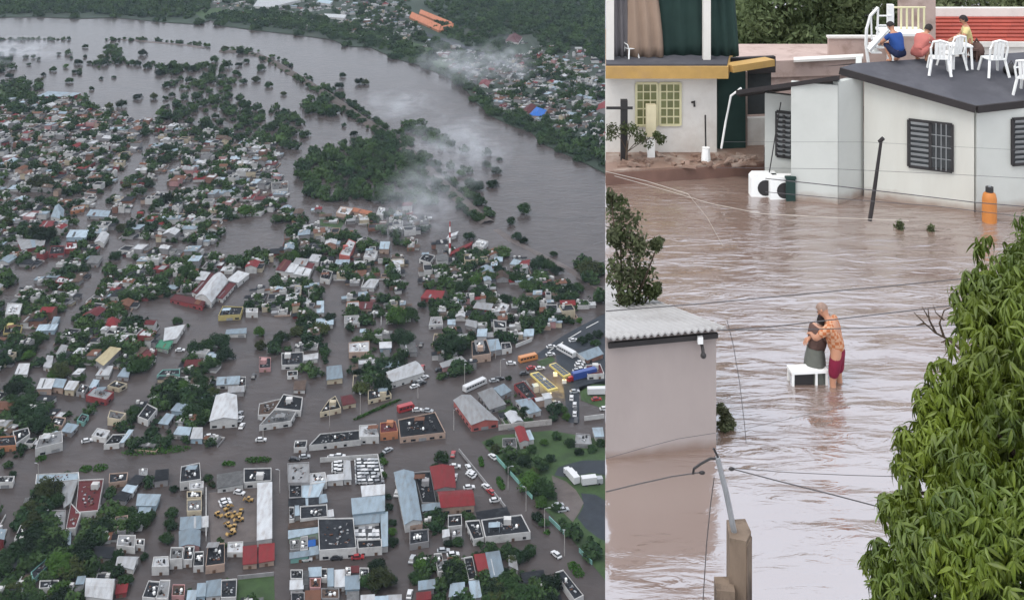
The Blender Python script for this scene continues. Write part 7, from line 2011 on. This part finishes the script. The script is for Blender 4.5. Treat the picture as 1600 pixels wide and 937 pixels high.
# roof group
def squat(lean=.25, arms=.3):
    return dict(pel=(0, -.12, .26), chest=(0, .06, .58), neck=(0, .12, .76), head=(0, .19, .88), shl=(-.18, .08, .68), shr=(.18, .08, .68), ell=(-.24, .26, .50), elr=(.24, .26, .50), wrl=(-.12, .42, .42), wrr=(.12, .42, .42),
                hipl=(-.10, -.10, .24), hipr=(.10, -.10, .24), knl=(-.15, .26, .46), knr=(.15, .26, .46), anl=(-.13, .06, .07), anr=(.13, .06, .07))
p = roofpt(1401, 98)
person('person in blue shirt squatting on the roof with back to the viewer', p, math.radians(28), squat(), 'skin', 'hair_dark', 0, 'cloth_blue', .55, 'cloth_navy', 1.3, top_radius=1.12)
p = roofpt(1437, 97)
sit = squat(); sit['chest'] = (0, .16, .55); sit['neck'] = (.02, .28, .70); sit['head'] = (.03, .36, .80); sit['shl'] = (-.17, .18, .62); sit['shr'] = (.18, .18, .63); sit['ell'] = (-.22, .38, .42); sit['elr'] = (.24, .36, .44); sit['wrl'] = (-.1, .50, .3); sit['wrr'] = (.1, .50, .32)
person('person in pink shirt crouching bent forward beside the chairs', p, math.radians(-50), sit, 'skin', 'hair_dark', .15, 'cloth_pink', .7, 'cloth_pink', 1.2, top_radius=1.08)
p = roofpt(1513, 92)
seat_ = dict(pel=(0, 0, .42), chest=(0, .04, .74), neck=(0, .07, .92), head=(0, .11, 1.04), shl=(-.18, .05, .84), shr=(.18, .05, .84), ell=(-.25, .16, .62), elr=(.25, .16, .62), wrl=(-.14, .36, .54), wrr=(.14, .36, .54),
             hipl=(-.10, .02, .40), hipr=(.10, .02, .40), knl=(-.13, .40, .42), knr=(.13, .40, .42), anl=(-.13, .42, .08), anr=(.13, .42, .08))
root_st = thing('low_stool', 'dark low stool under the person in yellow', 'stool', p)
MB().box(p.x - .2, p.x + .2, p.y - .18, p.y + .18, p.z + .24, p.z + .29).build('seat', 'cloth_brown', root_st)
for a in (-.16, .16):
    for b in (-.14, .14): MB().box(p.x + a - .02, p.x + a + .02, p.y + b - .02, p.y + b + .02, p.z - .05, p.z + .24).build('leg', 'cloth_brown', root_st)
person('person in pale yellow shirt seated facing left on the roof', p - Vector((0, 0, .05)), math.radians(75), seat_, 'skin', 'hair_dark', .1, 'cloth_yellow', .6, 'cloth_jeans', 1.5)
p = roofpt(1502, 90)
person('small dark-haired child held in front of the person in yellow', p, math.radians(-60), squat(), 'skin', 'hair_dark', .1, 'cloth_yellow', .5, 'cloth_brown', .9, scale=.74)
p = roofpt(1526, 92)
tag(MB().ball((p.x, p.y, p.z + .2), (.2, .2, .24), 12, 8).tube([(p.x - .06, p.y, p.z + .4), (p.x, p.y, p.z + .52), (p.x + .06, p.y, p.z + .4)], .03, 6).build('brown_sack', 'cloth_brown', org=tuple(p), smooth=True), 'brown sack behind the person in yellow', 'sack')

# ================================================================== air: haze over the valley and low mist wisps
hm = bpy.data.materials.new('haze_air'); hm.use_nodes = True
n, l = hm.node_tree.nodes, hm.node_tree.links
n.remove(n['Principled BSDF'])
pv = n.new('ShaderNodeVolumePrincipled')
pv.inputs['Color'].default_value = (0.72, 0.86, 1.0, 1)
pv.inputs['Density'].default_value = 0.000045
pv.inputs['Anisotropy'].default_value = 0.0
l.new(pv.outputs[0], n['Material Output'].inputs['Volume'])
MATS['haze_air'] = hm
tag(MB().box(-5200, 5200, -700, 6200, -2.5, 252.5).build('haze', 'haze_air'), kind='stuff')
mm_ = bpy.data.materials.new('mist_air'); mm_.use_nodes = True
n, l = mm_.node_tree.nodes, mm_.node_tree.links
n.remove(n['Principled BSDF'])
pv = n.new('ShaderNodeVolumePrincipled'); pv.inputs['Color'].default_value = (0.92, 0.95, 1.0, 1)
tc = n.new('ShaderNodeTexCoord'); gr = n.new('ShaderNodeTexGradient'); gr.gradient_type = 'SPHERICAL'
oi = n.new('ShaderNodeObjectInfo')
l.new(tc.outputs['Object'], gr.inputs['Vector'])
nz = n.new('ShaderNodeTexNoise'); nz.noise_dimensions = '4D'; nz.inputs['Scale'].default_value = 1.9; nz.inputs['Detail'].default_value = 5; nz.inputs['Distortion'].default_value = .8
l.new(tc.outputs['Object'], nz.inputs['Vector'])
ml = n.new('ShaderNodeMath'); ml.operation = 'MULTIPLY'; ml.inputs[1].default_value = 40; l.new(oi.outputs['Random'], ml.inputs[0]); l.new(ml.outputs[0], nz.inputs['W'])
mr = n.new('ShaderNodeMapRange'); mr.inputs['From Min'].default_value = .46; mr.inputs['From Max'].default_value = .72; mr.inputs['To Max'].default_value = 0.05
l.new(nz.outputs['Fac'], mr.inputs['Value'])
m1 = n.new('ShaderNodeMath'); m1.operation = 'MULTIPLY'; l.new(mr.outputs[0], m1.inputs[0]); l.new(gr.outputs['Fac'], m1.inputs[1])
l.new(m1.outputs[0], pv.inputs['Density']); l.new(pv.outputs[0], n['Material Output'].inputs['Volume'])
MATS['mist_air'] = mm_
mist_me = MB().ball((0, 0, 0), 1.0, 16, 10).mesh('mist', 'mist_air')
for (px, py, rx, ry, rz) in ((700, 118, 30, 24, 18), (730, 138, 30, 24, 16), (792, 132, 24, 20, 26), (765, 112, 24, 20, 14), (700, 262, 30, 26, 20), (738, 246, 28, 22, 14), (752, 268, 22, 18, 12), (662, 352, 26, 20, 18), (640, 375, 20, 16, 12), (628, 185, 30, 24, 12), (25, 96, 45, 34, 12), (690, 300, 26, 22, 12)):
    g = G(px, py)
    o = bpy.data.objects.new('mist', mist_me); COL.objects.link(o); o.location = (g.x, g.y, rz * .9); o.scale = (rx * 1.25, ry * 1.25, rz * 1.1)
    tag(o, kind='stuff')
